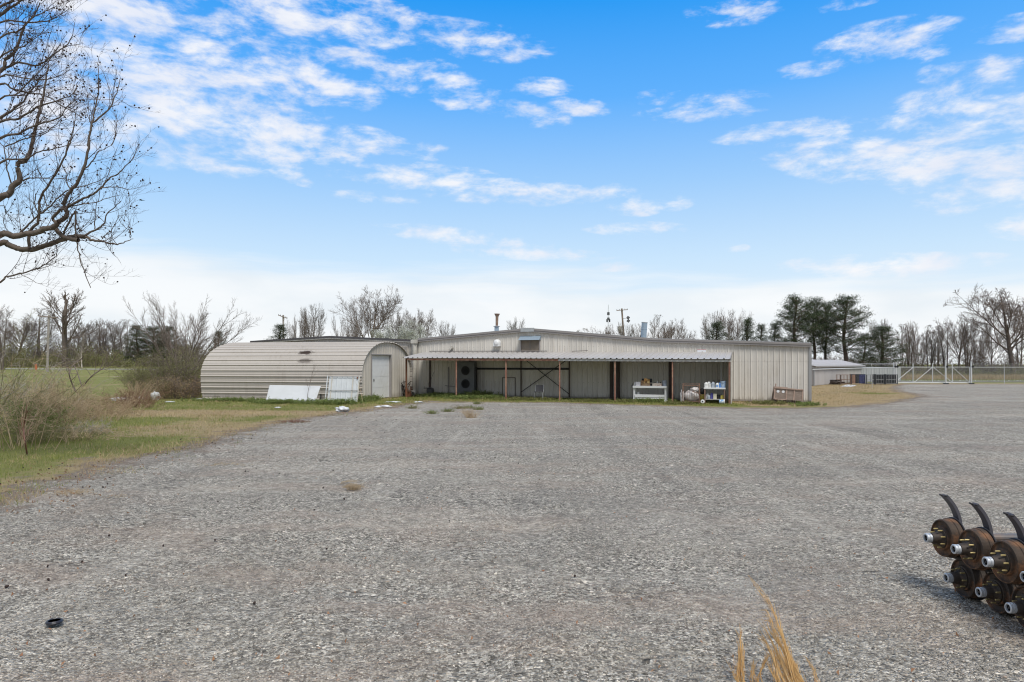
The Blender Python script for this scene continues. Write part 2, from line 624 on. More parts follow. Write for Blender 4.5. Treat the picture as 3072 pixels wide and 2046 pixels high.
def rut(X, Y):
    """height of ruts and low humps in the loose gravel"""
    h = 0.030 * fnoise(X * 0.9 + Y * 0.15, Y * 0.45, 11, 3) + 0.012 * fnoise(X * 3.1, Y * 2.2, 17, 3)
    for (x0, y0, dx, w, a) in ((-1.9, 4, -.10, .28, .030), (-0.1, 4, .05, .26, .032), (1.7, 4, .22, .3, .026), (-3.9, 4, -.25, .3, .022)):
        c = x0 + dx * (Y - y0) + 0.35 * fnoise(Y * 0.25, Y * 0 + x0, 3, 2)
        e = (X - c) / w
        h = h + 1.5 * a * (-np.exp(-e * e) + 0.8 * np.exp(-((e - 1.7) / .8) ** 2) + 0.6 * np.exp(-((e + 1.7) / .8) ** 2)) * (0.55 + 0.45 * fnoise(X * .3, Y * .3, 8, 2))
    for (px, py, rx, ry, a) in ((1330, 1720, .9, .45, .05), (1700, 1935, .9, .35, .06), (1560, 1600, .6, .5, -.04), (830, 1870, .9, .4, .04),
                               (1130, 1740, .5, .5, -.04), (2290, 1610, .7, .9, -.03), (1420, 1680, 1.0, .3, .035)):
        h = h + a * blob(X, Y, px, py, rx, ry)
    return h * sstep(-np.asarray(Y), -26.0, -14.0)


def make_ground_mat():
    m = bpy.data.materials.new('yard_surface')
    m.use_nodes = True
    t = NT(m.node_tree)
    bs = m.node_tree.nodes['Principled BSDF']
    geo = t.n('ShaderNodeNewGeometry').outputs['Position']
    at = t.n('ShaderNodeAttribute', attribute_name='lot')
    sd = at.outputs['Fac']
    dry = t.n('ShaderNodeAttribute', attribute_name='dry').outputs['Fac']
    # gravel: crushed stone, cell by cell
    wp = t.n('ShaderNodeTexNoise')
    t.put(wp.inputs['Vector'], geo)
    wp.inputs['Scale'].default_value = 24
    wadd = t.n('ShaderNodeVectorMath', operation='MULTIPLY_ADD')
    t.put(wadd.inputs[0], wp.outputs['Color'])
    wadd.inputs[1].default_value = (0.03, 0.03, 0.03)
    t.put(wadd.inputs[2], geo)
    gp = wadd.outputs[0]

    def vor(scale, feat='F1'):
        v = t.n('ShaderNodeTexVoronoi', feature=feat)
        t.put(v.inputs['Vector'], gp)
        v.inputs['Scale'].default_value = scale
        return v
    v1, v2, v3 = vor(46), vor(24), vor(95)
    pick = t.ss(t.noise(geo, 0.9, 5, 0.6), 0.50, 0.62)
    sp = [t.n('ShaderNodeSeparateColor') for _ in range(3)]
    for s_, v_ in zip(sp, (v1, v2, v3)):
        t.put(s_.inputs[0], v_.outputs['Color'])
    r1, r2, r3 = (s_.outputs[0] for s_ in sp)
    rr = t.m('ADD', t.m('MULTIPLY', r1, t.m('SUBTRACT', 1.0, pick)), t.m('MULTIPLY', r2, pick))
    ramp = t.n('ShaderNodeValToRGB')
    t.put(ramp.inputs[0], rr)
    cr = ramp.color_ramp
    cr.elements[0].position = 0.0
    cr.elements[0].color = (0.075, 0.07, 0.06, 1)
    cr.elements[1].position = 1.0
    cr.elements[1].color = (0.74, 0.70, 0.63, 1)
    for p_, c_ in ((0.25, (0.185, 0.174, 0.155)), (0.6, (0.345, 0.328, 0.295)), (0.86, (0.49, 0.47, 0.425))):
        e = cr.elements.new(p_)
        e.color = c_ + (1,)
    gcol = ramp.outputs[0]
    fines = t.mix(r3, (0.17, 0.16, 0.14), (0.44, 0.418, 0.375))
    fmask = t.ss(t.noise(geo, 0.55, 5, 0.62), 0.44, 0.66)
    gcol = t.mix(t.m('MULTIPLY', fmask, 0.62), gcol, fines)
    # reddish and brown dirt worked into the stone
    nb = t.noise(t.mapping(geo, scale=(0.30, 0.62, 1), loc=(4, 2, 0)), 1.0, 7, 0.66)
    gcol = t.mix(t.m('MULTIPLY', t.ss(nb, 0.46, 0.66), 0.60), gcol, (0.345, 0.285, 0.24))
    nc = t.noise(t.mapping(geo, scale=(0.9, 2.2, 1), loc=(9, 5, 0)), 1.0, 6, 0.7)
    gcol = t.mix(t.m('MULTIPLY', t.ss(nc, 0.60, 0.78), 0.40), gcol, (0.17, 0.155, 0.14))
    nd = t.noise(t.mapping(geo, scale=(0.12, 0.5, 1), loc=(1, 7, 0)), 1.0, 5, 0.6)
    gcol = t.mix(t.m('MULTIPLY', t.ss(nd, 0.48, 0.68), 0.38), gcol, (0.52, 0.49, 0.44))
    ne = t.noise(t.mapping(geo, scale=(0.22, 0.34, 1), loc=(3, 1, 0)), 1.0, 5, 0.6)
    gcol = t.mix(t.m('MULTIPLY', t.ss(ne, 0.50, 0.70), 0.30), gcol, (0.19, 0.185, 0.18))
    # wheel tracks running up the yard: packed fines between loose ridges
    wv_ = t.mapping(geo, scale=(1.35, 0.07, 1), rot=(0, 0, 0.06), loc=(2, 4, 0))
    tr_ = t.noise(wv_, 1.0, 4, 0.6, 0.25)
    brk = t.ss(t.noise(geo, 0.35, 3, 0.5), 0.35, 0.6)
    gcol = t.mix(t.m('MULTIPLY', t.m('MULTIPLY', t.ss(tr_, 0.52, 0.68), brk), 0.42), gcol, (0.150, 0.143, 0.130))
    gcol = t.mix(t.m('MULTIPLY', t.m('MULTIPLY', t.m('SUBTRACT', 1.0, t.ss(tr_, 0.32, 0.46)), brk), 0.40), gcol, (0.50, 0.475, 0.43))
    gcol = t.mix(1.0, gcol, (1.16, 1.11, 1.03), 'MULTIPLY')
    # clumps of coarser and finer stone, still legible across the yard
    m1 = t.ss(t.noise(geo, 5.5, 5, 0.75), 0.36, 0.64)
    m2 = t.ss(t.noise(geo, 17.0, 3, 0.7), 0.36, 0.64)
    mm = t.m('MULTIPLY', t.m('ADD', 0.80, t.m('MULTIPLY', m1, 0.36)), t.m('ADD', 0.78, t.m('MULTIPLY', m2, 0.44)))
    ms = t.n('ShaderNodeVectorMath', operation='SCALE')
    t.put(ms.inputs[0], gcol)
    t.put(ms.inputs['Scale'], mm)
    gcol = ms.outputs[0]
    # soil and thatch
    n5 = t.noise(geo, 2.3, 7, 0.7)
    n6 = t.noise(geo, 14, 5, 0.7)
    green = t.mix(n6, (0.125, 0.14, 0.033), (0.33, 0.325, 0.10))
    green = t.mix(t.m('MULTIPLY', t.ss(n5, 0.45, 0.7), 0.55), green, (0.20, 0.175, 0.075))
    straw = t.mix(n6, (0.28, 0.20, 0.11), (0.56, 0.43, 0.245))
    straw = t.mix(t.m('MULTIPLY', t.ss(n5, 0.5, 0.75), 0.5), straw, (0.23, 0.21, 0.09))
    dm = t.ss(t.m('ADD', dry, t.m('MULTIPLY', t.m('SUBTRACT', n5, 0.5), 0.9)), 0.28, 0.72)
    gr = t.mix(dm, green, straw)
    dirt = t.mix(n6, (0.15, 0.115, 0.085), (0.34, 0.27, 0.21))
    n7 = t.noise(geo, 1.3, 7, 0.68)
    e = t.m('ADD', sd, t.m('MULTIPLY', t.m('SUBTRACT', n7, 0.5), 4.6))
    c = t.mix(t.ss(e, -0.55, -0.05), gr, dirt)
    c = t.mix(t.ss(t.m('ADD', e, t.m('MULTIPLY', t.m('SUBTRACT', n6, 0.5), 0.9)), 0.0, 0.75), c, gcol)
    t.put(bs.inputs['Base Color'], c)
    bs.inputs['Roughness'].default_value = 0.95
    bs.inputs['Specular IOR Level'].default_value = 0.2
    hgt = t.m('ADD', t.m('MULTIPLY', v1.outputs['Distance'], -0.55), t.m('MULTIPLY', v2.outputs['Distance'], t.m('MULTIPLY', pick, -0.9)))
    hgt = t.m('ADD', hgt, t.m('MULTIPLY', n6, 0.35))
    hgt = t.m('ADD', hgt, t.m('MULTIPLY', rr, 0.25))
    b = t.n('ShaderNodeBump')
    b.inputs['Strength'].default_value = 1.0
    b.inputs['Distance'].default_value = 0.05
    t.put(b.inputs['Height'], hgt)
    t.put(bs.inputs['Normal'], b.outputs[0])
    return m


M_GROUND = make_ground_mat()


def coords(lo, hi, flo, fhi, fine, ratio):
    a = list(np.arange(flo, fhi + 1e-6, fine))
    s_, x = fine, fhi
    while x < hi:
        s_ *= ratio
        x += s_
        a.append(min(x, hi))
    s_, x = fine, flo
    b = []
    while x > lo:
        s_ *= ratio
        x -= s_
        b.append(max(x, lo))
    return np.array(b[::-1] + a)


def terrain(name, xs, ys, dz, keep=None, ruts=True):
    X, Y = np.meshgrid(xs, ys)
    sd = sd_lot(X, Y)
    Z = zt(X, Y) + (dz if not ruts else -0.026 + (dz + 0.026) * sstep(sd, -2.0, -0.8))
    if ruts:
        Z = Z + rut(X, Y) * sstep(sd, -0.3, 1.0)
    V = np.stack([X, Y, Z], -1).reshape(-1, 3)
    R, C = X.shape
    i = np.arange(R - 1)[:, None] * C + np.arange(C - 1)[None, :]
    Fc = np.stack([i, i + 1, i + C + 1, i + C], -1).reshape(-1, 4)
    if keep is not None:
        k = keep(X, Y, sd)
        kk = (k[:-1, :-1] | k[1:, :-1] | k[:-1, 1:] | k[1:, 1:]).ravel()
        Fc = Fc[kk]
    used = np.unique(Fc)
    remap = np.zeros(len(V), int)
    remap[used] = np.arange(len(used))
    o = np_mesh(name, V[used], remap[Fc], M_GROUND, smooth=True)
    a1 = o.data.attributes.new('lot', 'FLOAT', 'POINT')
    a1.data.foreach_set('value', np.clip(sd, -5, 5).ravel()[used].astype(np.float32))
    a2 = o.data.attributes.new('dry', 'FLOAT', 'POINT')
    a2.data.foreach_set('value', dryness(X, Y).ravel()[used].astype(np.float32))
    return o


g = terrain('ground', coords(-2500, 2500, -34, 34, 0.5, 1.09), coords(-400, 4000, 4, 72, 0.5, 1.07), -0.03, ruts=False)
tag(g, kind='structure')
g = terrain('gravel_lot', coords(-60, 120, -9, 12, 0.09, 1.05), coords(-40, 71.5, 3.5, 14, 0.09, 1.03), 0.006,
            keep=lambda X, Y, sd: (sd > -2.2) & (Y < 71.6))
tag(g, kind='structure')

# field track on the left and the road behind the fence
M_ROAD = pmat('worn_asphalt', (0.42, 0.41, 0.40), 0.9, var=0.15, scale=1.5, bump=0.01)
b = MB()
rows = []
for i in range(60):
    X = -180 + i * 3.0
    D = 128 + 4 * math.sin(i * 0.12)
    rows.append([(X, D - 2.2, float(zt(X, D - 2.2)) + 0.02), (X, D + 2.2, float(zt(X, D + 2.2)) + 0.02)])
b.sheet(rows)
tag(b.build('field_track', M_ROAD), kind='structure')
b = MB()
rows = []
for i in range(50):
    X = 18 + i * 6.0
    rows.append([(X, 78 + X * .07, 0.02), (X, 84.5 + X * .07, 0.02)])
b.sheet(rows)
tag(b.build('road', M_ROAD), kind='structure')

# ------------------------------------------------------------------ loose stones near the camera
rng = np.random.default_rng(7)


def ico():
    p = (1 + 5 ** .5) / 2
    v = np.array([(-1, p, 0), (1, p, 0), (-1, -p, 0), (1, -p, 0), (0, -1, p), (0, 1, p), (0, -1, -p), (0, 1, -p), (p, 0, -1), (p, 0, 1), (-p, 0, -1), (-p, 0, 1)], float)
    v /= np.linalg.norm(v[0])
    f = np.array([(0, 11, 5), (0, 5, 1), (0, 1, 7), (0, 7, 10), (0, 10, 11), (1, 5, 9), (5, 11, 4), (11, 10, 2), (10, 7, 6), (7, 1, 8), (3, 9, 4), (3, 4, 2), (3, 2, 6), (3, 6, 8), (3, 8, 9), (4, 9, 5), (2, 4, 11), (6, 2, 10), (8, 6, 7), (9, 8, 1)])
    return v, f


def scatter_lumps(name, XY, size, mats, flat=(0.35, 0.7), z0=None, lift=0.25, jit=0.28, seed=1):
    r = np.random.default_rng(seed)
    v0, f0 = ico()
    n = len(XY)
    V = v0[None] * (1 + r.uniform(-jit, jit, (n, 12, 1)))
    S = np.stack([size * r.uniform(.7, 1.35, n), size * r.uniform(.6, 1.0, n), size * r.uniform(*flat, n)], -1)
    V = V * S[:, None, :]
    a, t1 = r.uniform(0, 6.28, n), r.normal(0, .3, n)
    ct, st = np.cos(t1), np.sin(t1)
    x, y, z = V[..., 0], V[..., 1], V[..., 2]
    y, z = y * ct[:, None] - z * st[:, None], y * st[:, None] + z * ct[:, None]
    ca, sa = np.cos(a)[:, None], np.sin(a)[:, None]
    x, y = x * ca - y * sa, x * sa + y * ca
    x = x + XY[:, 0:1]
    y = y + XY[:, 1:2]
    z = z + (z0 + S[:, 2] * lift)[:, None]
    V = np.stack([x, y, z], -1).reshape(-1, 3)
    Fc = (f0[None] + (np.arange(n) * 12)[:, None, None]).reshape(-1, 3)
    return np_mesh(name, V, Fc, mats)


def stone_mat():
    m = bpy.data.materials.new('crushed_stone')
    m.use_nodes = True
    t = NT(m.node_tree)
    bs = m.node_tree.nodes['Principled BSDF']
    g_ = t.n('ShaderNodeNewGeometry')
    ramp = t.n('ShaderNodeValToRGB')
    t.put(ramp.inputs[0], g_.outputs['Random Per Island'])
    cr = ramp.color_ramp
    cr.elements[0].color = (0.09, 0.084, 0.075, 1)
    cr.elements[1].color = (0.80, 0.765, 0.70, 1)
    for p_, c_ in ((0.2, (0.19, 0.179, 0.16)), (0.5, (0.335, 0.318, 0.288)), (0.80, (0.47, 0.45, 0.41)), (0.90, (0.40, 0.34, 0.29)), (0.94, (0.30, 0.22, 0.17))):
        e = cr.elements.new(p_)
        e.color = c_ + (1,)
    n_ = t.noise(g_.outputs['Position'], 60, 4, 0.6)
    c = t.mix(t.m('MULTIPLY', n_, 0.35), ramp.outputs[0], (0.28, 0.27, 0.25))
    nb = t.noise(t.mapping(g_.outputs['Position'], scale=(0.30, 0.62, 1), loc=(4, 2, 0)), 1.0, 7, 0.66)
    c = t.mix(t.m('MULTIPLY', t.ss(nb, 0.50, 0.74), 0.34), c, (0.29, 0.22, 0.185))
    c = t.mix(1.0, c, (1.12, 1.08, 1.01), 'MULTIPLY')
    t.put(bs.inputs['Base Color'], c)
    bs.inputs['Roughness'].default_value = 0.9
    bs.inputs['Specular IOR Level'].default_value = 0.25
    return m


def cone_points(n, d0, d1, power, seed, tx0=-0.82, tx1=0.82):
    """points over the visible wedge, denser near the camera"""
    r = np.random.default_rng(seed)
    D = d0 * (d1 / d0) ** (r.random(n) ** power)
    X = r.uniform(tx0, tx1, n) * D
    return np.stack([X, D], -1)


M_STONE = stone_mat()
pts = np.concatenate([cone_points(60000, 4.1, 16, 1.0, 1), cone_points(16000, 4.1, 9, 1.0, 2), cone_points(22000, 13, 34, 1.0, 6)])
dens = 0.5 + 0.5 * fnoise(pts[:, 0] * 0.9, pts[:, 1] * 0.9, 21, 4)
sdp = sd_lot(pts[:, 0], pts[:, 1])
keep = (rng.random(len(pts)) < 0.25 + dens * 1.0) & (sdp + 0.7 * fnoise(pts[:, 0], pts[:, 1], 4, 3) > 0.1)
pts, dens = pts[keep], dens[keep]
size = (0.0052 + 0.0058 * rng.random(len(pts)) ** 2 + 0.007 * np.clip(dens - 0.45, 0, 1) * rng.random(len(pts))) * (0.8 + 0.035 * pts[:, 1])
big = rng.random(len(pts)) < 0.02
size[big] *= 1.7
st = scatter_lumps('loose_stones', pts, size, M_STONE, z0=rut(pts[:, 0], pts[:, 1]) + 0.006, seed=3)
tag(st, 'grey crushed stones lying loose over the near part of the yard', 'gravel', kind='stuff')


# ------------------------------------------------------------------ grass
def blades(name, XY, hgt, wid, mat, seed, lean=0.35, z=None):
    r = np.random.default_rng(seed)
    n = len(XY)
    a = r.uniform(0, 6.28, n)
    la = r.uniform(0, 6.28, n)
    lr = np.abs(r.normal(0, lean, n)) * hgt
    if z is None:
        z = zt(XY[:, 0], XY[:, 1]) - 0.01
    dx, dy = np.cos(a) * wid / 2, np.sin(a) * wid / 2
    b0 = np.stack([XY[:, 0] - dx, XY[:, 1] - dy, z], -1)
    b1 = np.stack([XY[:, 0] + dx, XY[:, 1] + dy, z], -1)
    tp = np.stack([XY[:, 0] + np.cos(la) * lr, XY[:, 1] + np.sin(la) * lr, z + hgt], -1)
    V = np.stack([b0, b1, tp], 1).reshape(-1, 3)
    return np_mesh(name, V, np.arange(3 * n).reshape(-1, 3), mat)


def leaf_mat(name, c1, c2, trans=0.25, rough=0.8, patch=0.6):
    m = bpy.data.materials.new(name)
    m.use_nodes = True
    t = NT(m.node_tree)
    bs = m.node_tree.nodes['Principled BSDF']
    out = m.node_tree.nodes['Material Output']
    g_ = t.n('ShaderNodeNewGeometry')
    n_ = t.noise(g_.outputs['Position'], patch, 4, 0.6)
    f = t.m('ADD', t.m('MULTIPLY', g_.outputs['Random Per Island'], 0.6), t.m('MULTIPLY', t.ss(n_, 0.3, 0.7), 0.4))
    c = t.mix(f, c1, c2)
    t.put(bs.inputs['Base Color'], c)
    bs.inputs['Roughness'].default_value = rough
    bs.inputs['Specular IOR Level'].default_value = 0.2
    tr = t.n('ShaderNodeBsdfTranslucent')
    t.put(tr.inputs[0], c)
    mx = t.n('ShaderNodeMixShader')
    mx.inputs[0].default_value = trans
    m.node_tree.links.new(bs.outputs[0], mx.inputs[1])
    m.node_tree.links.new(tr.outputs[0], mx.inputs[2])
    m.node_tree.links.new(mx.outputs[0], out.inputs[0])
    MATS[name] = m
    return m


M_GRASS = leaf_mat('green_blades', (0.10, 0.14, 0.025), (0.40, 0.40, 0.13))
M_STRAW = leaf_mat('straw_blades', (0.30, 0.22, 0.11), (0.62, 0.49, 0.28))
r_ = np.random.default_rng(5)


def lawn_points(n, x0, x1, y0, y1, seed):
    r = np.random.default_rng(seed)
    X = r.uniform(x0, x1, n)
    Y = y0 * (y1 / y0) ** r.random(n)
    return X, Y


def lawn(n, x0, x1, y0, y1, seed, hs=1.0, edge=-0.1):
    X, Y = lawn_points(n, x0, x1, y0, y1, seed)
    sd = sd_lot(X, Y) + 1.2 * fnoise(X * 1.1, Y * 1.1, 31, 3)
    d = dryness(X, Y) + 0.65 * fnoise(X * 1.2, Y * 1.2, 9, 4)
    r = np.random.default_rng(seed + 50)
    k = (sd < edge) & (r.random(n) < 0.5 + 0.5 * fnoise(X * 1.7, Y * 1.7, 3, 3) + 0.35) & (np.abs(X) < 0.82 * Y + 1)
    X, Y, d = X[k], Y[k], d[k]
    isdry = r.random(len(X)) < np.clip((d - 0.28) / 0.45, 0.04, 0.97)
    h = (0.03 + 0.06 * r.random(len(X)) ** 2 + 0.08 * np.clip(fnoise(X * .8, Y * .8, 14, 3), 0, 1)) * hs
    w = 0.006 + 0.00045 * Y
    return X, Y, h, w, isdry


X1, Y1, h1, w1, d1 = lawn(190000, -26, 0.5, 8.5, 50, 1, edge=.45)
X2, Y2, h2, w2, d2 = lawn(30000, -7, 13, 34, 48, 2, 1.15)
X3, Y3, h3, w3, d3 = lawn(60000, 13, 44, 33, 72, 3, 1.0)
X, Y, h, w, d = (np.concatenate(q) for q in zip((X1, Y1, h1, w1, d1), (X2, Y2, h2, w2, d2), (X3, Y3, h3, w3, d3)))
XY = np.stack([X, Y], -1)
tag(blades('grass', XY[~d], h[~d], w[~d], M_GRASS, 3), 'short green grass growing round the yard edge and hut', 'grass', kind='stuff')
tag(blades('dry_grass', XY[d], h[d] * 0.9, w[d], M_STRAW, 4, lean=0.9), 'short straw coloured grass mixed into the green lawn', 'dry grass', kind='stuff')

# rougher dead stalks standing in drifts through the lawn and along its edge
r9 = np.random.default_rng(99)
X = r9.uniform(-22, 1, 60000)
Y = 9 * (46 / 9) ** r9.random(60000)
sd = sd_lot(X, Y)
cl_ = fnoise(X * 0.8, Y * 0.8, 61, 4) + 0.35 * np.exp(-((sd + .2) / .8) ** 2)
k = (cl_ > 0.30) & (sd < .35) & (np.abs(X) < .82 * Y + 1)
X, Y, cl_ = X[k], Y[k], cl_[k]
tag(blades('dead_stalks', np.stack([X, Y], -1), 0.05 + 0.20 * r9.random(len(X)) ** 2 * np.clip(cl_ * 1.6, .3, 1.2), 0.005 + 0.0004 * Y, M_STRAW, 19, lean=.9),
    'coarse dead stalks standing in drifts through the left lawn', 'dead grass', kind='stuff')

# ------------------------------------------------------------------ the long metal building
WB = G(2430, 1207)
WA = G(1300, 1187)
WU = Vector((WB.x - WA.x, WB.y - WA.y, 0)).normalized()
WN = Vector((WU.y, -WU.x, 0))                       # towards the yard
WROT = math.atan2(WU.y, WU.x)


def WL(px, py=None, off=0.0):
    """point on the wall plane (or off metres in front of it) in the wall's own frame: x along, -y towards the yard"""
    tx = (px - CX) / F
    r = Vector((tx, 1, 0))
    D = (WB.dot(WN) - WB.z * WN.z + off) / r.dot(WN)
    p = r * D - Vector((WB.x, WB.y, 0))
    z = 0.0 if py is None else H - (py - YH) / F * D
    return Vector((p.dot(WU), -off, z))


def wx(px, off=0.0):
    return WL(px, None, off).x


M_SIDE = siding_mat('tan_siding', (0.655, 0.62, 0.56), stain=(0.30, 0.235, 0.16), amt=0.42, low=0.3, seam=2.22)
M_SIDE2 = siding_mat('tan_siding_weathered', (0.58, 0.54, 0.48), stain=(0.26, 0.20, 0.145), amt=0.5, low=0.35)
M_TRIM = pmat('brown_grey_trim', (0.27, 0.25, 0.24), 0.5, var=0.1, scale=2, col2=(0.36, 0.33, 0.30), amt=0.3)
M_TRIMD = pmat('dark_trim', (0.085, 0.078, 0.08), 0.5, var=0.2, scale=2)
M_TRIML = pmat('pale_trim', (0.56, 0.53, 0.47), 0.5, var=0.2, scale=3, col2=(0.28, 0.23, 0.18), amt=0.4)
M_CORN = pmat('corner_trim_grey', (0.30, 0.30, 0.30), 0.5, var=0.12, scale=3)
M_RUST = pmat('rusty_steel', (0.20, 0.085, 0.045), 0.85, var=0.4, scale=9, col2=(0.09, 0.05, 0.035), amt=0.8, bump=0.004)
M_RUSTR = pmat('red_oxide_paint', (0.30, 0.135, 0.095), 0.75, var=0.3, scale=7, col2=(0.42, 0.26, 0.18), amt=0.75, thr=(.42, .6))
M_GALV = pmat('galvanised', (0.46, 0.475, 0.48), 0.42, 0.35, var=0.25, scale=5, col2=(0.33, 0.32, 0.30), amt=0.5)
M_BLUEG = pmat('blue_grey_metal', (0.28, 0.35, 0.41), 0.5, 0.2, var=0.15, scale=4)
M_DARK = pmat('black_paint', (0.022, 0.022, 0.024), 0.6, var=0.3, scale=8)
M_DBROWN = pmat('dark_brown_steel', (0.055, 0.038, 0.032), 0.7, var=0.3, scale=6, col2=(0.12, 0.07, 0.05), amt=0.5)
M_WHITE = pmat('white_paint', (0.74, 0.74, 0.73), 0.45, var=0.08, scale=3, col2=(0.50, 0.47, 0.42), amt=0.35)
M_WHITE2 = pmat('white_sheet', (0.78, 0.79, 0.81), 0.35, var=0.08, scale=1.5, col2=(0.55, 0.52, 0.46), amt=0.35, thr=(.52, .75))
M_CONC = pmat('concrete', (0.42, 0.40, 0.37), 0.95, var=0.2, scale=6, bump=0.004)
M_LEDGE = pmat('foundation', (0.30, 0.27, 0.23), 0.95, var=0.3, scale=4, bump=0.004)


def corr(x0, x1, period=0.305, rib=0.03, w=0.09, top=0.035, minor=0.006):
    """cross-section of ribbed sheet: list of (x, height)"""
    out = [(x0, 0.0)]
    k0 = math.floor(x0 / period)
    x = k0 * period
    while x < x1 + period:
        c = x
        for (dx, h) in ((-w / 2, 0), (-top / 2, rib), (top / 2, rib), (w / 2, 0), (period * .36, 0), (period * .39, minor), (period * .44, minor), (period * .47, 0),
                        (period * .56, 0), (period * .59, minor), (period * .64, minor), (period * .67, 0)):
            q = c + dx
            if x0 < q < x1:
                out.append((q, h))
        x += period
    out.append((x1, 0.0))
    return out


def wall_sheet(mb, x0, x1, zlo, ztop, y=0.0, **kw):
    prof = corr(x0, x1, **kw)
    rows = []
    lo = [(x, y - h, zlo(x) if callable(zlo) else zlo) for x, h in prof]
    hi = [(x, y - h, ztop(x) if callable(ztop) else ztop) for x, h in prof]
    mb.sheet([lo, hi])
    return mb


def pl(points):
    xs = [p[0] for p in points]
    zs = [p[1] for p in points]
    return lambda x: float(np.interp(x, xs, zs))


def rake(mb, pts, y0, y1, dz0, dz1, mi=0):
    """board following a roofline polyline (x,z), between depths y0..y1 and heights dz0..dz1 relative to it"""
    for (a, b_) in zip(pts[:-1], pts[1:]):
        vs = []
        for (x, z) in (a, b_):
            for (y, dz) in ((y0, dz0), (y1, dz0), (y1, dz1), (y0, dz1)):
                vs.append((x, y, z + dz))
        mb.add(vs, [(0, 1, 2, 3), (7, 6, 5, 4), (0, 4, 5, 1), (1, 5, 6, 2), (2, 6, 7, 3), (3, 7, 4, 0)], mi)


def vcut(p):
    return (p.x, p.z)


BASE = (WB.x, WB.y, 0)
main = thing('metal_building', 'long tan metal building with low gabled roof behind the awning', 'building', BASE, WROT)
mr = [vcut(WL(px, py)) for px, py in ((1256, 1020), (1585, 989), (1960, 1020), (2433, 1034))]
xL, xR = mr[0][0], mr[-1][0]
rz = pl(mr)
ledge = 0.10
mb = MB()
BACK = 27.0
wall_sheet(mb, xL, xR, ledge, lambda x: rz(x) - 0.02)
# right side and back
mb.sheet([[(xR, 0, ledge), (xR, 0, mr[-1][1])], [(xR, BACK, ledge), (xR, BACK, mr[-1][1])]])
mb.sheet([[(xL, 0, 0), (xL, 0, mr[0][1])], [(xL, BACK, 0), (xL, BACK, mr[0][1])]])
mb.sheet([[(p[0], BACK, 0) for p in mr], [(p[0], BACK, p[1]) for p in mr]])
mb.build('wall', M_SIDE, main)
mb = MB()
rake(mb, mr, -0.10, BACK + 0.1, 0.0, 0.05)
mb.build('roof', M_GALV, main)
mb = MB()
rake(mb, mr, -0.16, -0.103, -0.13, 0.075)
rake(mb, mr, -0.19, -0.163, -0.02, 0.09)
mb.build('rake_trim', M_TRIM, main)
mb = MB()
rake(mb, mr, -0.13, -0.05, 0.078, 0.11)
mb.build('roof_edge', M_GALV, main)
mb = MB()
mb.box(xR - 0.12, -0.05, ledge, xR + 0.03, -0.034, mr[-1][1] - 0.13)
mb.box(xR + 0.003, -0.033, ledge, xR + 0.03, 0.12, mr[-1][1] - 0.13)
mb.build('corner_trim', M_CORN, main)
mb = MB()
mb.box(xL + 0.2, -0.012, 0, xR + 0.01, 0.1, ledge)
mb.build('foundation', M_LEDGE, main)
# ridge flashing
px_ = WL(1585, 985)
mb = MB()
mb.box(px_.x - 0.45, -0.215, px_.z - 0.22, px_.x + 0.45, -0.193, px_.z + 0.02)
mb.build('ridge_flashing', M_GALV, main)


def wall_box(px0, py0, px1, py1, o0, o1, mb=None, mi=0):
    a, b_ = WL(px0, py0), WL(px1, py1)
    mb = mb or MB()
    mb.box(a.x, -o1, b_.z, b_.x, -o0, a.z, mi)
    return mb


# louvred vent with bent hood under the ridge
LV = thing('louver', None, None)
lv = WL(1592, 1058)
bpy.data.objects.remove(LV)
a, b_ = WL(1563, 1020), WL(1621, 1058.5)
mb = MB()
n = 11
for i in range(n):
    z0 = b_.z + (a.z - b_.z) * i / n
    dz = (a.z - b_.z) / n
    mb.add([(a.x + .06, -0.10, z0), (b_.x - .06, -0.10, z0), (b_.x - .06, -0.04, z0 + dz), (a.x + .06, -0.04, z0 + dz)], [(0, 1, 2, 3)])
mb.box(a.x + .05, -0.038, b_.z, b_.x - .05, -0.03, a.z)
vent = mb.build('louver', pmat('louver_tan', (0.40, 0.33, 0.26), 0.6, var=0.25, scale=6), main)
mb = MB()
mb.box(a.x, -0.14, b_.z, a.x + .05, -0.002, a.z + .16)
mb.box(b_.x - .05, -0.14, b_.z, b_.x, -0.002, a.z + .16)
mid = (a.x + b_.x) / 2
mb.box(a.x + .05, -0.12, b_.z, b_.x - .05, -0.003, b_.z + .04)
mb.box(mid - .012, -0.125, b_.z + .04, mid + .012, -0.101, a.z)
mb.build('frame', M_TRIM, vent)
mb = MB()
h0 = WL(1563, 1008).z
mb.add([(a.x - .04, -0.42, a.z - 0.02), (b_.x + .04, -0.42, a.z - 0.02), (b_.x + .04, -0.02, h0), (a.x - .04, -0.02, h0), (a.x - .04, -0.02, a.z), (b_.x + .04, -0.02, a.z)],
       [(0, 1, 2, 3), (0, 3, 4), (1, 5, 2)])
mb.build('hood', M_BLUEG, vent, solid=0.012)
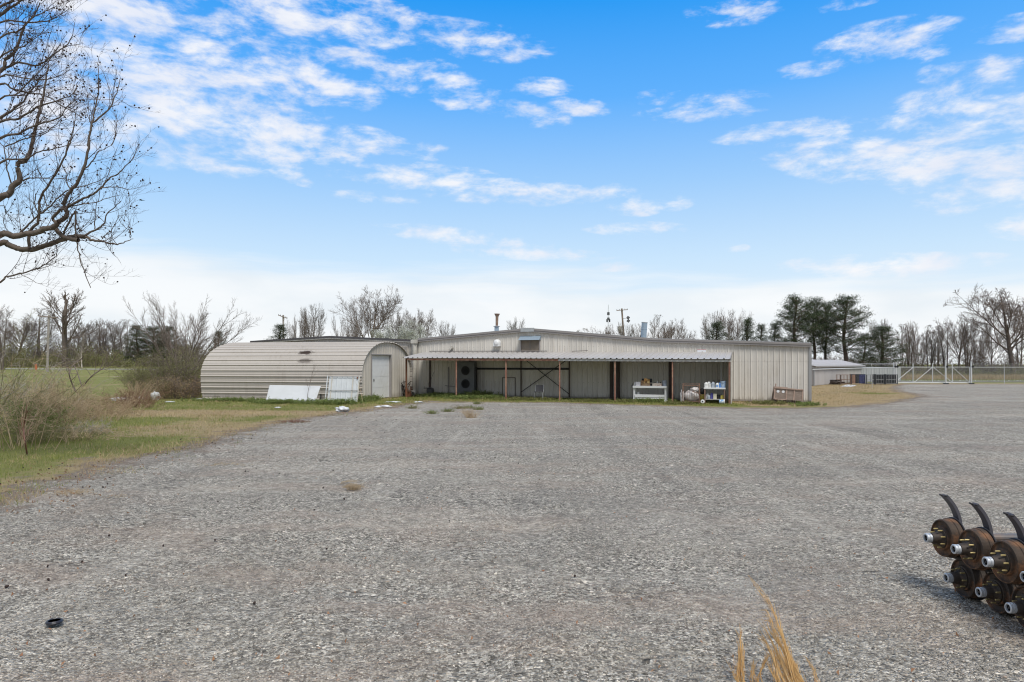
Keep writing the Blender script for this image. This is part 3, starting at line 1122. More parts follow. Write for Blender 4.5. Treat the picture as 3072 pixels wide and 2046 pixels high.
# white bonnet vent
c = WL(1494, 1029)
mb = MB()
mb.lathe([(0.0, 0.34), (0.10, 0.33), (0.19, 0.27), (0.235, 0.17), (0.235, 0.0)], 20, Matrix.Translation((c.x, -0.03, c.z + 0.0)) @ Matrix.Rotation(math.radians(90), 4, 'X'))
mb.box(c.x - .23, -0.30, c.z - .22, c.x + .23, -0.03, c.z - .02)
mb.build('bonnet_vent', M_WHITE, main, smooth=False, bevel=0.01)
c = WL(1358, 1046)
mb = MB()
mb.tube([(c.x - .03, -0.01, c.z + .03), (c.x - .03, -0.2, c.z + .03), (c.x - .09, -0.27, c.z - .09)], 0.075, 10)
mb.lathe([(0.12, 0), (0.12, 0.03)], 12, Matrix.Translation((c.x - .03, -0.035, c.z + .03)) @ Matrix.Rotation(math.radians(90), 4, 'X'))
mb.build('pipe_vent', pmat('aged_vent', (0.36, 0.34, 0.30), .6, var=.3, scale=12), main)
# sealed hatch outline under the awning
a, b_ = WL(1507, 1132), WL(1547, 1189)
mb = MB()
mb.box(a.x, -0.045, b_.z, a.x + .04, -0.032, a.z)
mb.box(b_.x - .04, -0.045, b_.z, b_.x, -0.032, a.z)
mb.box(a.x + .04, -0.045, a.z - .04, b_.x - .04, -0.032, a.z)
mb.build('hatch_frame', M_DBROWN, main)
# drain pipe with cross bar and the brown riser beside it
mb = MB()
p = WL(1347, 1186)
q = WL(1346, 1115)
mb.tube([(p.x, -0.08, 0.05), (p.x, -0.08, q.z), (p.x - .02, -0.05, q.z + .3)], 0.035, 8)
p1, p2 = WL(1337, 1157), WL(1366, 1159)
mb.tube([(p1.x, -0.09, p1.z + .04), (p1.x + .1, -0.12, p1.z), (p2.x, -0.12, p2.z), (p2.x, -0.09, p2.z + .05)], 0.022, 8)
mb.build('standpipe', M_TRIM, main)
mb = MB()
p = WL(1291, 1172)
mb.box(p.x - .05, -0.09, p.z, p.x + .05, -0.034, 2.7)
mb.build('riser', M_DBROWN, main)
# small white notice
a, b_ = WL(2092, 1048), WL(2118, 1058)
mb = MB()
mb.box(a.x, -0.05, b_.z, b_.x, -0.032, a.z, 0)
mb.box(a.x, -0.054, a.z - .025, b_.x, -0.051, a.z - .008, 1)
mb.box(a.x, -0.054, b_.z + .008, b_.x, -0.051, b_.z + .02, 1)
so = mb.build('wall_sign', [M_WHITE2, pmat('sign_red', (0.5, .10, .08), .6)])
so.location = BASE
so.rotation_euler = (0, 0, WROT)
tag(so, 'small blank white sign with thin red edges on the tan wall above the awning', 'sign')

# flue pipes through the roof
def roof_thing(px, D):
    return (px - CX) / F * D


fl = thing('flue', 'rusty flared flue pipe standing on the roof left of the ridge', 'chimney', P(1490, 992, 47.0))
MB().box(-.15, -.15, -.25, .15, .15, .26).build('base_duct', M_BLUEG, fl, bevel=.01)
MB().lathe([(.16, .262), (.24, .29), (.24, .31), (.10, .34)], 16).build('flashing', M_GALV, fl)
MB().lathe([(.085, .342), (.10, .95), (.12, 1.02), (.19, 1.14), (.19, 1.17), (.17, 1.17)], 16, Matrix.Rotation(math.radians(1.5), 4, 'Y')).build('pipe', pmat('brown_flue', (.21, .135, .095), .85, var=.4, scale=9, col2=(.33, .25, .19), amt=.7), fl)
dt = thing('roof_duct', 'tilted galvanised round duct sticking out of the roof right of centre', 'duct', P(1930, 1020, 42.5))
mb = MB()
Mt = Matrix.Rotation(math.radians(4), 4, 'Y')
mb.lathe([(.17, 0), (.17, .3), (.18, .31), (.18, .33), (.17, .34), (.17, .62), (.18, .63), (.18, .65), (.17, .66), (.17, 1.05)], 18, Mt)
mb.build('pipe', M_BLUEG, dt)
mb = MB()
mb.lathe([(.185, 1.02), (.185, 1.06), (.0, 1.062)], 18, Mt)
mb.build('rim', M_GALV, dt)
dt.scale = (1.05, 1.05, 1.05)

# ------------------------------------------------------------------ lower building joined on the left
left = thing('metal_building', 'lower tan metal building with dark roof edge behind the arched hut', 'building', BASE, WROT)
lr = [vcut(WL(px, py)) for px, py in ((755, 1027), (992, 1012), (1256, 1024))]
lz = pl(lr)
lx0, lx1 = lr[0][0], lr[-1][0]
mb = MB()
YO = 0.06
wall_sheet(mb, lx0, lx1 - 0.004, 0.0, lambda x: lz(x) - 0.02, y=YO)
mb.sheet([[(lx0, YO, 0), (lx0, YO, lr[0][1])], [(lx0, BACK, 0), (lx0, BACK, lr[0][1])]])
mb.sheet([[(p[0], BACK, 0) for p in lr], [(p[0], BACK, p[1]) for p in lr]])
mb.build('wall', M_SIDE2, left)
mb = MB()
rake(mb, lr, -0.10, BACK, 0.0, 0.05)
mb.build('roof', M_TRIMD, left)
mb = MB()
rake(mb, lr, -0.17, -0.103, -0.02, 0.10)
mb.build('rake_trim', M_TRIMD, left)
mb = MB()
rake(mb, lr, -0.14, -0.103, -0.10, -0.023)
mb.build('gutter_trim', M_TRIML, left)
a, b_ = WL(1192, 1037), WL(1223, 1072)
mb = MB()
for i in range(14):
    dz = (a.z - b_.z) / 14
    z0 = b_.z + dz * i
    mb.add([(a.x, -0.07, z0), (b_.x, -0.07, z0), (b_.x, 0.0, z0 + dz), (a.x, 0.0, z0 + dz)], [(0, 1, 2, 3)])
mb.box(a.x, 0.0, b_.z, b_.x, 0.02, a.z)
mb.build('louver', M_SIDE2, left)
# big round down-duct in the joint between the two buildings
dd = thing('down_duct', 'large pale round duct running down the joint between the two buildings', 'duct', BASE, WROT)
c = WL(1249.5, 1175)
t_ = WL(1249.5, 1019)
mb = MB()
prof = []
z = c.z + 0.05
R = 0.155
while z < t_.z - .3:
    prof += [(R, z), (R + .008, z + .012), (R, z + .024)]
    z += 0.17
prof.append((R, t_.z - .28))
mb.lathe(prof, 20, Matrix.Translation((c.x, -.26, 0)))
mb.build('pipe', M_TRIML, dd)
mb = MB()
mb.box(c.x - .2, -.46, t_.z - .279, c.x + .2, -.20, t_.z - .02)
mb.build('head_box', M_TRIML, dd, bevel=.02)
mb = MB()
mb.tube([(c.x, -.26, c.z + .049), (c.x - .02, -.33, c.z - .07), (c.x - .05, -.50, c.z - .12)], [R + .012, R + .012, R + .012], 18, cap=False)
mb.build('elbow', M_TRIML, dd, solid=.01)
for q0, q1 in ((-.15, -.08), (.12, .05)):
    MB().tube([(c.x + q0, -.40, 0), (c.x + q1, -.42, c.z - .2)], .03, 6).build('leg', M_DBROWN, dd)

# ------------------------------------------------------------------ lean-to awning on the long building
aw = thing('awning', 'long lean-to metal awning on thin rusty posts along the tan wall', 'awning', BASE, WROT)
ax0, ax1 = wx(1207, 3.1), wx(2191, 3.1)
zf = pl([(ax0, 2.47), (ax1, 2.345)])
zb = pl([(wx(1207, 3.1), 2.86), (wx(2178), 2.77)])
M_AWN = siding_mat('awning_sheet', (0.43, 0.41, 0.39), stain=(0.28, 0.24, 0.20), amt=0.5, low=0.01, bottom=0.0)
mb = MB()
prof = corr(ax0, ax1, period=0.335, rib=0.048, w=0.11, top=0.05, minor=0.0)
g0 = [(x, -3.12, zf(x) + h + 0.01) for x, h in prof]
g1 = [(x, -0.02, zb(x) + h + 0.01) for x, h in prof]
mb.sheet([g0, g1])
mb.build('roof_sheet', M_AWN, aw, solid=0.004)
xm = wx(1675, 3.0)
mb = MB()
mb.bar((wx(1222, 3.0), -3.0, zf(wx(1222, 3.0)) - .075), (xm, -3.0, zf(xm) - .075), .08, .11)
mb.build('beam', M_RUSTR, aw)
mb = MB()
mb.bar((xm + .01, -3.0, zf(xm) - .075), (ax1 - .02, -3.0, zf(ax1) - .075), .08, .11)
tag(mb.build('beam', pmat('pale_beam', (0.50, 0.49, 0.47), .5, var=.15, scale=5, col2=(.3, .22, .17), amt=.4), aw), 'pale grey right half of the front beam')
mb = MB()
mb.bar((ax0 + 1.3, -1.55, (zf(ax0) + zb(ax0)) / 2 - .05), (ax1 - .05, -1.55, (zf(ax1) + zb(ax1)) / 2 - .05), .06, .09)
mb.bar((ax0 + 1.3, -.12, zb(ax0) - .06), (ax1 - .05, -.12, zb(ax1) - .06), .06, .09)
mb.build('purlin', M_DBROWN, aw)
for px, py in ((1369, 1197), (1518, 1200), (1679, 1202), (1845, 1206), (2017.5, 1208.5), (2189, 1212)):
    p = WL(px, py, 2.95)
    mb = MB()
    w_ = .034 if px != 2189 else .05
    zt_ = zf(p.x) - .131
    mb.box(p.x - w_, -2.95 - w_, 0, p.x + w_, -2.95 + w_, zt_)
    mb.build('post', M_RUSTR, aw, bevel=.006)
    mb = MB()
    mb.bar((p.x, -2.9, zf(p.x) - .06), (p.x, -.06, zb(p.x) - .03), .05, .07)
    mb.build('rafter', M_DBROWN, aw)
p = WL(1219, 1186, 2.6)
mb = MB()
mb.box(p.x - .04, -2.64, 0, p.x + .04, -2.56, zf(p.x) - .02)
tag(mb.build('post', M_RUST, aw), 'dark rusty post at the hut end')
# framed bracing against the wall
for px in (1563, 1708):
    p = WL(px, None, .12)
    mb = MB()
    mb.box(p.x - .03, -.15, 0.05, p.x + .03, -.09, zb(p.x) - .13)
    mb.build('wall_post', M_DBROWN, aw)
p0, p1 = WL(1430, 1106, .10), WL(1708, 1106, .10)
mb = MB()
mb.box(p0.x, -.085, p0.z - .06, p1.x - .035, -.04, p0.z + .06)
mb.build('rail', M_DARK, aw)
for (q0, q1, o) in (((1577, 1080), (1706, 1181), .19), ((1565, 1175), (1700, 1080), .165)):
    a, b_ = WL(q0[0], q0[1], o), WL(q1[0], q1[1], o)
    mb = MB()
    mb.bar(a, b_, .045, .02, up=(0, 1, 0))
    mb.build('brace', M_DARK, aw)
for px in (1834, 1854, 2011):
    p = WL(px, None, .15)
    mb = MB()
    w_ = .09
    mb.box(p.x - w_, -.22, 0.05, p.x + w_, -.205, zb(p.x) - .13)
    mb.box(p.x - .01, -.205, 0.05, p.x + .01, -.055, zb(p.x) - .13)
    mb.box(p.x - w_, -.055, 0.05, p.x + w_, -.04, zb(p.x) - .13)
    mb.build('column', M_DBROWN, aw)
# closed right end
xe = ax1 - .06
mb = MB()
prof = corr(.05, 2.88)
lo = [(xe + h, -x, 0.08) for x, h in prof]
hi = [(xe + h, -x, float(np.interp(x, [0, 3.1], [zb(ax1), zf(ax1)])) - .04) for x, h in prof]
mb.sheet([lo, hi])
mb.build('end_panel', pmat('end_panel_grey', (0.36, 0.36, 0.34), .6, var=.2, scale=2, stretch=(1, 1, .3)), aw)
p = WL(2163.5, 1150, 1.6)
mb = MB()
mb.tube([(p.x, -1.6, 1.0), (p.x, -1.6, 2.48)], .025, 8)
mb.build('conduit', M_WHITE, aw)
p = WL(2194, 1209, 3.02)
mb = MB()
mb.box(p.x - .03, -3.08, 0, p.x + .03, -3.02, 2.28)
mb.build('edge_trim', M_TRIML, aw)
# loose strip lying along the roof and one sticking up
mb = MB()
a, b_ = WL(1288, 1058, .12), WL(1640, 1057, .12)
mb.bar((a.x, -.10, zb(a.x) + .085), (b_.x, -.10, zb(b_.x) + .085), .07, .05)
mb.build('flashing', M_TRIM, aw)
mb = MB()
a, b_ = WL(1716, 1057.5, .25), WL(1763, 1052, .25)
mb.bar((a.x, -.25, zb(a.x) + .07), (b_.x, -.25, b_.z), .05, .03)
s0 = mb.build('metal_strip', M_DBROWN)
s0.location = BASE
s0.rotation_euler = (0, 0, WROT)
tag(s0, 'thin dark metal strip lying on the awning roof, one end lifted', 'metal strip')

# ------------------------------------------------------------------ arched hut
hL, hR, hF = G(1081, 1202), G(1230, 1187), G(604, 1197)
AX = Vector((hL.x - hF.x, hL.y - hF.y, 0))         # along the hut, towards its door end
CRS = Vector((hR.x - hL.x, hR.y - hL.y, 0))        # across, away from the yard
HLen, HW = AX.length, CRS.length
hut = thing('quonset_hut', 'arched tan ribbed metal hut with a white roll-up door', 'hut', (hL + hR) / 2, math.atan2(CRS.y, CRS.x))
ex = CRS.normalized()
ey = Vector((-ex.y, ex.x, 0))
axl = Vector((-AX.dot(ex), -AX.dot(ey), 0))        # local vector door end -> far end


def hut_prof(n=400):
    """section (x across, z up) by arc length, with ribs; x from -HW/2 to HW/2"""
    a, c, top = HW / 2 + 0.05, 1.35, 3.43
    pts = []
    for i in range(121):
        t = math.pi * (1 - i / 120)
        x = a * math.copysign(abs(math.cos(t)) ** 0.88, math.cos(t))
        z = c + (top - c) * abs(math.sin(t)) ** 0.94
        pts.append((x, z))
    low = []
    for i in range(12):
        z = c * i / 12
        low.append((-a + 0.16 * ((c - z) / c) ** 2, z))
    pts = low + pts + [(-x, z) for x, z in low[::-1]]
    P_ = np.array(pts)
    s = np.concatenate([[0], np.cumsum(np.hypot(*np.diff(P_, axis=0).T))])
    return P_, s


HP, HS = hut_prof()


def hut_at(s, off=0.0):
    x, z = np.interp(s, HS, HP[:, 0]), np.interp(s, HS, HP[:, 1])
    x2, z2 = np.interp(s + .05, HS, HP[:, 0]), np.interp(s + .05, HS, HP[:, 1])
    x1, z1 = np.interp(s - .05, HS, HP[:, 0]), np.interp(s - .05, HS, HP[:, 1])
    tx, tz = x2 - x1, z2 - z1
    L = math.hypot(tx, tz) + 1e-9
    return (x - tz / L * off, z + tx / L * off)


ribs = []
per = 0.335
tot = HS[-1]
s = 0.0
ribs.append((0.0, 0.0))
k = 0
while s + per < tot:
    for ds, h in ((.02, 0), (.045, .05), (.075, .05), (.10, 0), (.165, 0), (.175, .012), (.195, .012), (.205, 0), (.255, 0), (.265, .012), (.285, .012), (.295, 0)):
        ribs.append((s + ds, h))
    s += per
ribs.append((tot, 0.0))
sec = [hut_at(q, h) for q, h in ribs]
over = 0.14
mb = MB()
ax_u = axl.normalized()
rows = []
for f in (-over / HLen, 0.25, 0.5, 0.75, 1.0):
    rows.append([(x + axl.x * f, axl.y * f, z) for x, z in sec])
mb.sheet(rows)
_st = [((-HW * .42 + axl.x * .37, axl.y * .37, 2.78), (5, .85, .22), .95), ((-HW * .45 + axl.x * .355, axl.y * .355, 2.28), (5, .85, .26), .62)]
M_HUT = siding_mat('hut_sheet', (0.50, 0.46, 0.415), stain=(0.27, 0.225, 0.18), amt=0.4, low=0.22, rust_at=_st)
shell = mb.build('shell', M_HUT, hut, solid=0.004)
mb = MB()                                            # door-end wall, ribs upright
xa = HW / 2 - .0


def arch_z(x):
    lx = HP[:, 0]
    k = (HP[:, 1] > 1.34)
    return float(np.interp(x, lx[k], HP[k, 1]))




def hutx(px):
    """position across the hut face seen at photo column px"""
    m_ = (hL + hR) / 2
    tx = (px - CX) / F
    return (tx * m_.y - m_.x) / (ex.x - tx * ex.y)


dl, dr = hutx(1114), hutx(1172)                                 # door opening across the face
dz1 = 2.66
for (x0, x1, zl) in ((-xa, dl, 0.0), (dr, xa, 0.0), (dl, dr, dz1)):
    wall_sheet(mb, x0, x1, zl, lambda x: arch_z(x) - .03, period=.305)
endw = mb.build('end_wall', siding_mat('hut_end_sheet', (0.54, 0.50, 0.44), stain=(0.26, 0.21, 0.16), amt=0.5, low=0.4), hut)
mb = MB()
wall_sheet(mb, -xa, xa, 0.0, lambda x: arch_z(x) - .03)
o = mb.build('end_wall', M_SIDE2, hut)
o.location = (axl.x * .985, axl.y * .985, 0)
mb = MB()
mb.box(dl - .04, -.05, 0, dl + .02, .16, dz1 + .04)
mb.box(dr - .02, -.05, 0, dr + .04, .16, dz1 + .04)
mb.box(dl + .02, -.05, dz1 - .02, dr - .02, .16, dz1 + .04)
mb.build('door_frame', M_TRIM, hut)
mb = MB()
for i in range(4):
    z0 = .03 + (dz1 - .05) * i / 4
    z1 = .03 + (dz1 - .05) * (i + 1) / 4 - .012
    mb.box(dl + .022, .09, z0, dr - .022, .12, z1)
mb.box(dl + .025, .105, .03, dr - .025, .118, dz1 - .03)
door = mb.build('door', M_WHITE, hut, bevel=.004)
mb = MB()
mb.box(dl + .42, .05, 1.05, dl + .46, .088, 1.22)
mb.box(dl + .40, .04, 1.12, dl + .48, .06, 1.15)
mb.build('handle', M_DARK, door)
mb = MB()
mb.box(-xa - .25, .0, .0, -xa + .05, -axl.y + .1 if False else .25, .06)
n_ = 12
rows = []
for (dx, z) in ((-.22, -.02), (-.22, .05), (.10, .05)):
    rows.append([(-xa + dx + axl.x * f, axl.y * f, z) for f in np.linspace(-.005, 1.02, n_)])
mb = MB()
mb.sheet(rows)
sl = mb.build('slab', M_CONC, hut)

# ------------------------------------------------------------------ things under and beside the awning


def wthing(name, label, cat, px, off, group=None, z=0.0, rot=0.0):
    p = WL(px, None, off)
    w_ = Vector((WB.x, WB.y, 0)) + WU * p.x + WN * off
    o = thing(name, label, cat, (w_.x, w_.y, z), WROT + rot, group)
    return o


M_UNIT = pmat('unit_grey', (0.12, 0.125, 0.135), 0.55, 0.1, var=0.15, scale=4, col2=(.20, .19, .18), amt=.4)
cu = wthing('condenser_unit', 'tall dark grey cooling unit with two round fans under the awning', 'cooling unit', 1401, .62)
mb = MB()
mb.box(-.60, -.22, .20, .60, .22, 2.26)
mb.build('casing', M_UNIT, cu, bevel=.015)
for z in (.84, 1.68):
    R90 = Matrix.Rotation(math.radians(90), 4, 'X')
    mb = MB()
    mb.lathe([(0, .0), (.27, .0), (.27, .012)], 28, Matrix.Translation((0, -.222, z)) @ R90)
    fg = mb.build('fan_opening', M_DARK, cu)
    mb = MB()
    for r in (.06, .12, .18, .24, .285):
        mb.lathe([(r - .006, .0), (r + .006, .0), (r + .006, .01), (r - .006, .01)], 28, Matrix.Translation((0, -.25, z)) @ R90)
    for k in range(8):
        a_ = k * math.pi / 4
        mb.bar((0.03 * math.cos(a_), -.256, z + .03 * math.sin(a_)), (.28 * math.cos(a_), -.256, z + .28 * math.sin(a_)), .006, .006, up=(0, 1, 0))
    mb.build('guard', M_DARK, fg)
    mb = MB()
    for k in range(4):
        a_ = .4 + k * math.pi / 2
        c_, s_ = math.cos(a_), math.sin(a_)
        mb.add([(.04 * c_ - .03 * s_, -.236, z + .04 * s_ + .03 * c_), (.24 * c_ - .07 * s_, -.240, z + .24 * s_ + .07 * c_),
                (.24 * c_ + .07 * s_, -.246, z + .24 * s_ - .07 * c_), (.04 * c_ + .03 * s_, -.242, z + .04 * s_ - .03 * c_)], [(0, 1, 2, 3)])
    mb.build('fan_blades', M_UNIT, fg)
mb = MB()
mb.box(.602, -.16, .3, .68, .10, 1.9)
mb.build('pipe_cover', M_DARK, cu, bevel=.01)
for x in (-.45, .45):
    MB().box(x - .08, -.24, 0, x + .08, .24, .199).build('foot', M_CONC, cu)

# chair
ch = wthing('chair', 'chrome framed chair with dark seat standing under the awning', 'chair', 1617, 2.55, rot=math.radians(8))
M_CHROME = pmat('chrome_tube', (0.55, 0.55, 0.55), .3, .7, var=.1)
M_SEAT = pmat('dark_vinyl', (0.05, 0.048, 0.05), .6, var=.2)
for s in (-1, 1):
    MB().tube([(s * .25, -.24, 0), (s * .245, -.22, .42), (s * .24, .0, .45)], .013, 8).build('leg', M_CHROME, ch)
    MB().tube([(s * .25, .24, 0), (s * .24, .16, .44), (s * .235, .22, .62), (s * .23, .26, .86)], .013, 8).build('leg', M_CHROME, ch)
MB().box(-.235, -.22, .455, .235, .20, .495).build('seat', M_SEAT, ch, bevel=.012)
mb = MB()
rows = []
for z, y in ((.50, .175), (.62, .195), (.74, .215), (.86, .235)):
    rows.append([(x, y - .02 + .03 * (1 - (x / .22) ** 2), z) for x in np.linspace(-.215, .215, 7)])
mb.sheet(rows)
MB_ = mb.build('backrest', M_SEAT, ch, solid=.02)


def jug(name, label, cat, loc, h, w, d, mat, capm, parent_rot=0.0, group=None, lab=None, handle=True, neck=.022):
    """moulded jug or bottle: body with shoulder, neck, grip and cap"""
    o = thing(name, label, cat, loc, WROT + parent_rot, group)
    mb = MB()
    rows = []
    for (f, z) in ((.92, 0), (1, .02), (1, .62 * h), (.93, .70 * h), (.62, .84 * h), (.35, .90 * h), (.30, .92 * h)):
        row = []
        for k in range(12):
            a_ = k * math.pi / 6
            cx_, sy_ = math.cos(a_), math.sin(a_)
            q = (abs(cx_) ** 3 + abs(sy_) ** 3) ** (-1 / 3.0)
            row.append((f * w / 2 * cx_ * q, f * d / 2 * sy_ * q, z))
        rows.append(row + [row[0]])
    mb.sheet(rows)
    mb.add([rows[0][k] for k in range(12)], [tuple(range(11, -1, -1))])
    mb.build('body', mat, o)
    MB().lathe([(neck, .91 * h), (neck, h), (0, h)], 10).build('cap', capm, o)
    if handle:
        MB().tube([(w * .15, 0, .93 * h), (w * .40, 0, .90 * h), (w * .46, 0, .72 * h), (w * .40, 0, .60 * h)], .011, 6).build('grip', mat, o)
    if lab is not None:
        MB().box(-w * .36, -d / 2 - .004, .12 * h, w * .36, -d / 2 - .001, .52 * h).build('paper_label', lab, o)
    return o


def pail(name, label, cat, loc, h, r, mat, rot=0.0, group=None, bail=True, lid=None):
    o = thing(name, label, cat, loc, WROT + rot, group)
    mb = MB()
    mb.lathe([(r * .86, 0), (r, h * .88), (r * 1.05, h * .89), (r * 1.05, h * .93), (r, h * .94), (r * 1.02, h), (r * .96, h), (r * .82, .02), (0, .02)], 18)
    mb.build('body', mat, o)
    if bail:
        MB().tube([(-r * 1.03, 0, h * .9), (-r * .7, -r * .7, h * .72), (0, -r * 1.02, h * .62), (r * .7, -r * .7, h * .72), (r * 1.03, 0, h * .9)], .005, 5).build('handle', M_DARK, o)
    if lid is not None:
        MB().lathe([(r * 1.04, h + .001), (r * 1.04, h + .02), (r * .9, h + .03), (0, h + .03)], 18).build('lid', lid, o)
    return o


def carton(name, label, cat, loc, sx, sy, sz, mat, rot=0.0, tape=None, flap=True, group=None):
    o = thing(name, label, cat, loc, WROT + rot, group)
    t_ = .006
    mb = MB()
    mb.box(-sx / 2, -sy / 2, 0, sx / 2, sy / 2, t_)
    mb.box(-sx / 2, -sy / 2, t_, -sx / 2 + t_, sy / 2, sz)
    mb.box(sx / 2 - t_, -sy / 2, t_, sx / 2, sy / 2, sz)
    mb.box(-sx / 2 + t_, -sy / 2, t_, sx / 2 - t_, -sy / 2 + t_, sz)
    mb.box(-sx / 2 + t_, sy / 2 - t_, t_, sx / 2 - t_, sy / 2, sz)
    mb.build('body', mat, o)
    if flap:
        MB().bar((-sx / 2, -sy / 2 - .02, sz + .02), (sx / 2, -sy / 2 - .02, sz + .02), .05, .004, up=(0, .6, 1)).build('flap', mat, o)
    if tape is not None:
        MB().box(-sx * .3, -sy / 2 - .004, sz * .25, sx * .25, -sy / 2 - .001, sz * .7).build('printed_patch', tape, o)
    return o


M_BOT_W = pmat('white_plastic', (0.72, 0.72, 0.70), .45, var=.1, scale=8, col2=(.45, .40, .32), amt=.35)
M_BOT_B = pmat('blue_plastic', (0.10, 0.24, 0.55), .4, var=.15, scale=8)
M_BOT_P = pmat('violet_blue_plastic', (0.13, 0.12, 0.42), .45, var=.15, scale=8)
M_BOT_Y = pmat('yellow_plastic', (0.62, 0.50, 0.09), .5, var=.2, scale=8, col2=(.30, .22, .08), amt=.4)
M_BOT_G = pmat('grey_plastic', (0.34, 0.38, 0.43), .4, var=.15, scale=8)
M_LAB = pmat('paper_label', (0.62, 0.58, 0.44), .7, var=.2, scale=14)
M_LABB = pmat('blue_label', (0.20, 0.33, 0.58), .7, var=.2, scale=14)
M_CARD = pmat('cardboard', (0.36, 0.22, 0.12), .85, var=.3, scale=7, col2=(.60, .45, .28), amt=.7)
M_CARDW = pmat('pale_card', (0.60, 0.52, 0.44), .85, var=.35, scale=14, col2=(.22, .09, .06), amt=.7)
M_ORANGE = pmat('orange_fabric', (0.62, 0.30, 0.09), .8, var=.5, scale=10, col2=(.75, .60, .30), amt=.8, thr=(.4, .6))

# white work table
tb = wthing('work_table', 'heavy white work table with flared legs and a low shelf', 'table', 1951, 2.15)
TW = 0.93
mb = MB()
mb.box(-TW, -.36, .76, TW, .36, .88)
mb.build('tabletop', M_WHITE, tb, bevel=.012)
for sx in (-1, 1):
    for sy in (-1, 1):
        mb = MB()
        x, y = sx * (TW - .07), sy * .26
        mb.lathe([(.10, 0), (.10, .02), (.075, .10), (.055, .22), (.05, .60), (.065, .70), (.07, .758)], 4, Matrix.Translation((x, y, 0)) @ Matrix.Rotation(math.radians(45), 4, 'Z'))
        mb.build('leg', M_WHITE, tb)
mb = MB()
mb.box(-TW + .11, -.30, .27, TW - .11, .28, .36)
mb.box(-TW + .11, -.345, .245, TW - .11, -.302, .40)
mb.build('shelf', M_WHITE, tb, bevel=.006)
MB().box(-TW + .11, -.345, .17, TW - .11, -.302, .22).build('crossbar', M_WHITE, tb)
mb = MB()
mb.box(-TW - .07, -.30, .78, -TW - .003, -.18, .93)
mb.tube([(-TW - .03, -.24, .93), (-TW - .03, -.24, 1.0)], .012, 6)
mb.build('clamp', M_DARK, tb)
TM = tb.matrix_basis.copy()


def on(o, x, y, z):
    Mx = Matrix.Translation(o.location) @ Matrix.Rotation(o.rotation_euler.z, 4, 'Z')
    p = Mx @ Vector((x, y, z))
    return p


jug('bottle', 'small white bottle at the left end of the work table', 'bottle', on(tb, -.86, -.05, .881), .20, .08, .07, M_BOT_W, M_BOT_W, handle=False)
carton('box', 'pale grey box standing on the left of the work table', 'box', on(tb, -.66, -.12, .881), .25, .2, .22, pmat('grey_card', (.62, .60, .62), .8, var=.1), flap=False)
carton('box', 'brown cardboard box behind the orange bundle on the work table', 'box', on(tb, -.36, .10, .881), .34, .25, .26, M_CARD, .1)
o = thing('bundle', 'orange and gold bundle spilling from a dark box on the work table', 'bundle', on(tb, -.22, .0, 1.04), WROT)
r = np.random.default_rng(12)
v0, f0 = ico()
mb = MB()
for i in range(16):
    c0 = np.array([r.uniform(-.15, .17), r.uniform(-.1, .1), r.uniform(-.02, .20)])
    q = v0 * r.uniform(.04, .075) * np.array([1, 1, r.uniform(.8, 1.6)]) * (1 + r.uniform(-.15, .15, (12, 1))) + c0
    mb.add(q, f0)
mb.build('folds', M_ORANGE, o)
MB().box(-.20, -.10, -.158, .30, .13, -.03).build('tray', M_CARD, o)
MB().box(-.28, .135, .02, .30, .155, .24).build('backing', M_DARK, o)
pail('can', 'small dark can in the middle of the work table', 'can', on(tb, .06, -.12, .881), .12, .05, M_DARK, bail=False)
carton('box', 'long pale box with dark red print on the work table', 'box', on(tb, .40, -.08, .881), .50, .26, .15, M_CARDW, -.03, flap=False)
jug('bottle', 'white topped bottle rising behind the long pale box on the work table', 'bottle', on(tb, .38, .12, .881), .26, .08, .08, M_BOT_W, M_BOT_W, handle=False)
jug('bottle', 'dark brown bottle beside the grey pail on the work table', 'bottle', on(tb, .55, .15, .881), .22, .09, .09, M_DBROWN, M_DARK, handle=False)
jug('bottle', 'squat black bottle behind the pale box at centre of the work table', 'bottle', on(tb, .24, .14, .881), .19, .1, .08, M_DARK, M_DARK, handle=False)
pail('pail', 'grey round pail with lid at the right end of the work table', 'pail', on(tb, .78, .0, .881), .28, .135, M_BOT_G, lid=M_BOT_G)
pail('pot', 'dull metal pot on the low shelf of the work table', 'pot', on(tb, -.66, -.05, .361), .17, .11, M_GALV)

# rusty cage with a bundled white sheet
M_CAGE = pmat('rusty_cage', (0.24, 0.145, 0.10), .8, var=.3, scale=9, col2=(.10, .06, .045), amt=.6)
cg = wthing('cage', 'rusty barred steel cage standing at the yard end of the awning', 'cage', 2074, 2.95, rot=.03)
CW, CD, CH = .42, .33, 1.06
for sx in (-1, 1):
    for sy in (-1, 1):
        MB().box(sx * CW - .02, sy * CD - .02, 0, sx * CW + .02, sy * CD + .02, CH).build('post', M_CAGE, cg)
for sy in (-1, 1):
    for z, hh in ((.10, .04), (CH - .10, .035), (CH - .02, .02)):
        if sy == -1 and z > CH - .05:
            continue
        MB().box(-CW + .021, sy * CD - .015, z - hh / 2, CW - .021, sy * CD + .015, z + hh / 2).build('rail', M_CAGE, cg)
for sx in (-1, 1):
    for z in (.10, CH - .1):
        MB().box(sx * CW - .012, -CD + .021, z - .02, sx * CW + .012, CD - .021, z + .02).build('rail', M_CAGE, cg)
for k in range(1, 7):
    x = -CW + 2 * CW * k / 7
    for sy in (-1, 1):
        MB().tube([(x, sy * CD, .12), (x, sy * CD, CH - .1 if sy == 1 or k in (1, 4) else .66)], .008, 5).build('bar', M_CAGE, cg)
MB().tube([(.05, -CD - .03, .66), (.45, -CD - .05, .52), (.62, -CD - .02, .40)], .018, 6).build('bar', M_CAGE, cg)
MB().box(-CW + .022, -CD + .022, .085, CW - .022, CD - .022, .11).build('floor', M_DBROWN, cg)


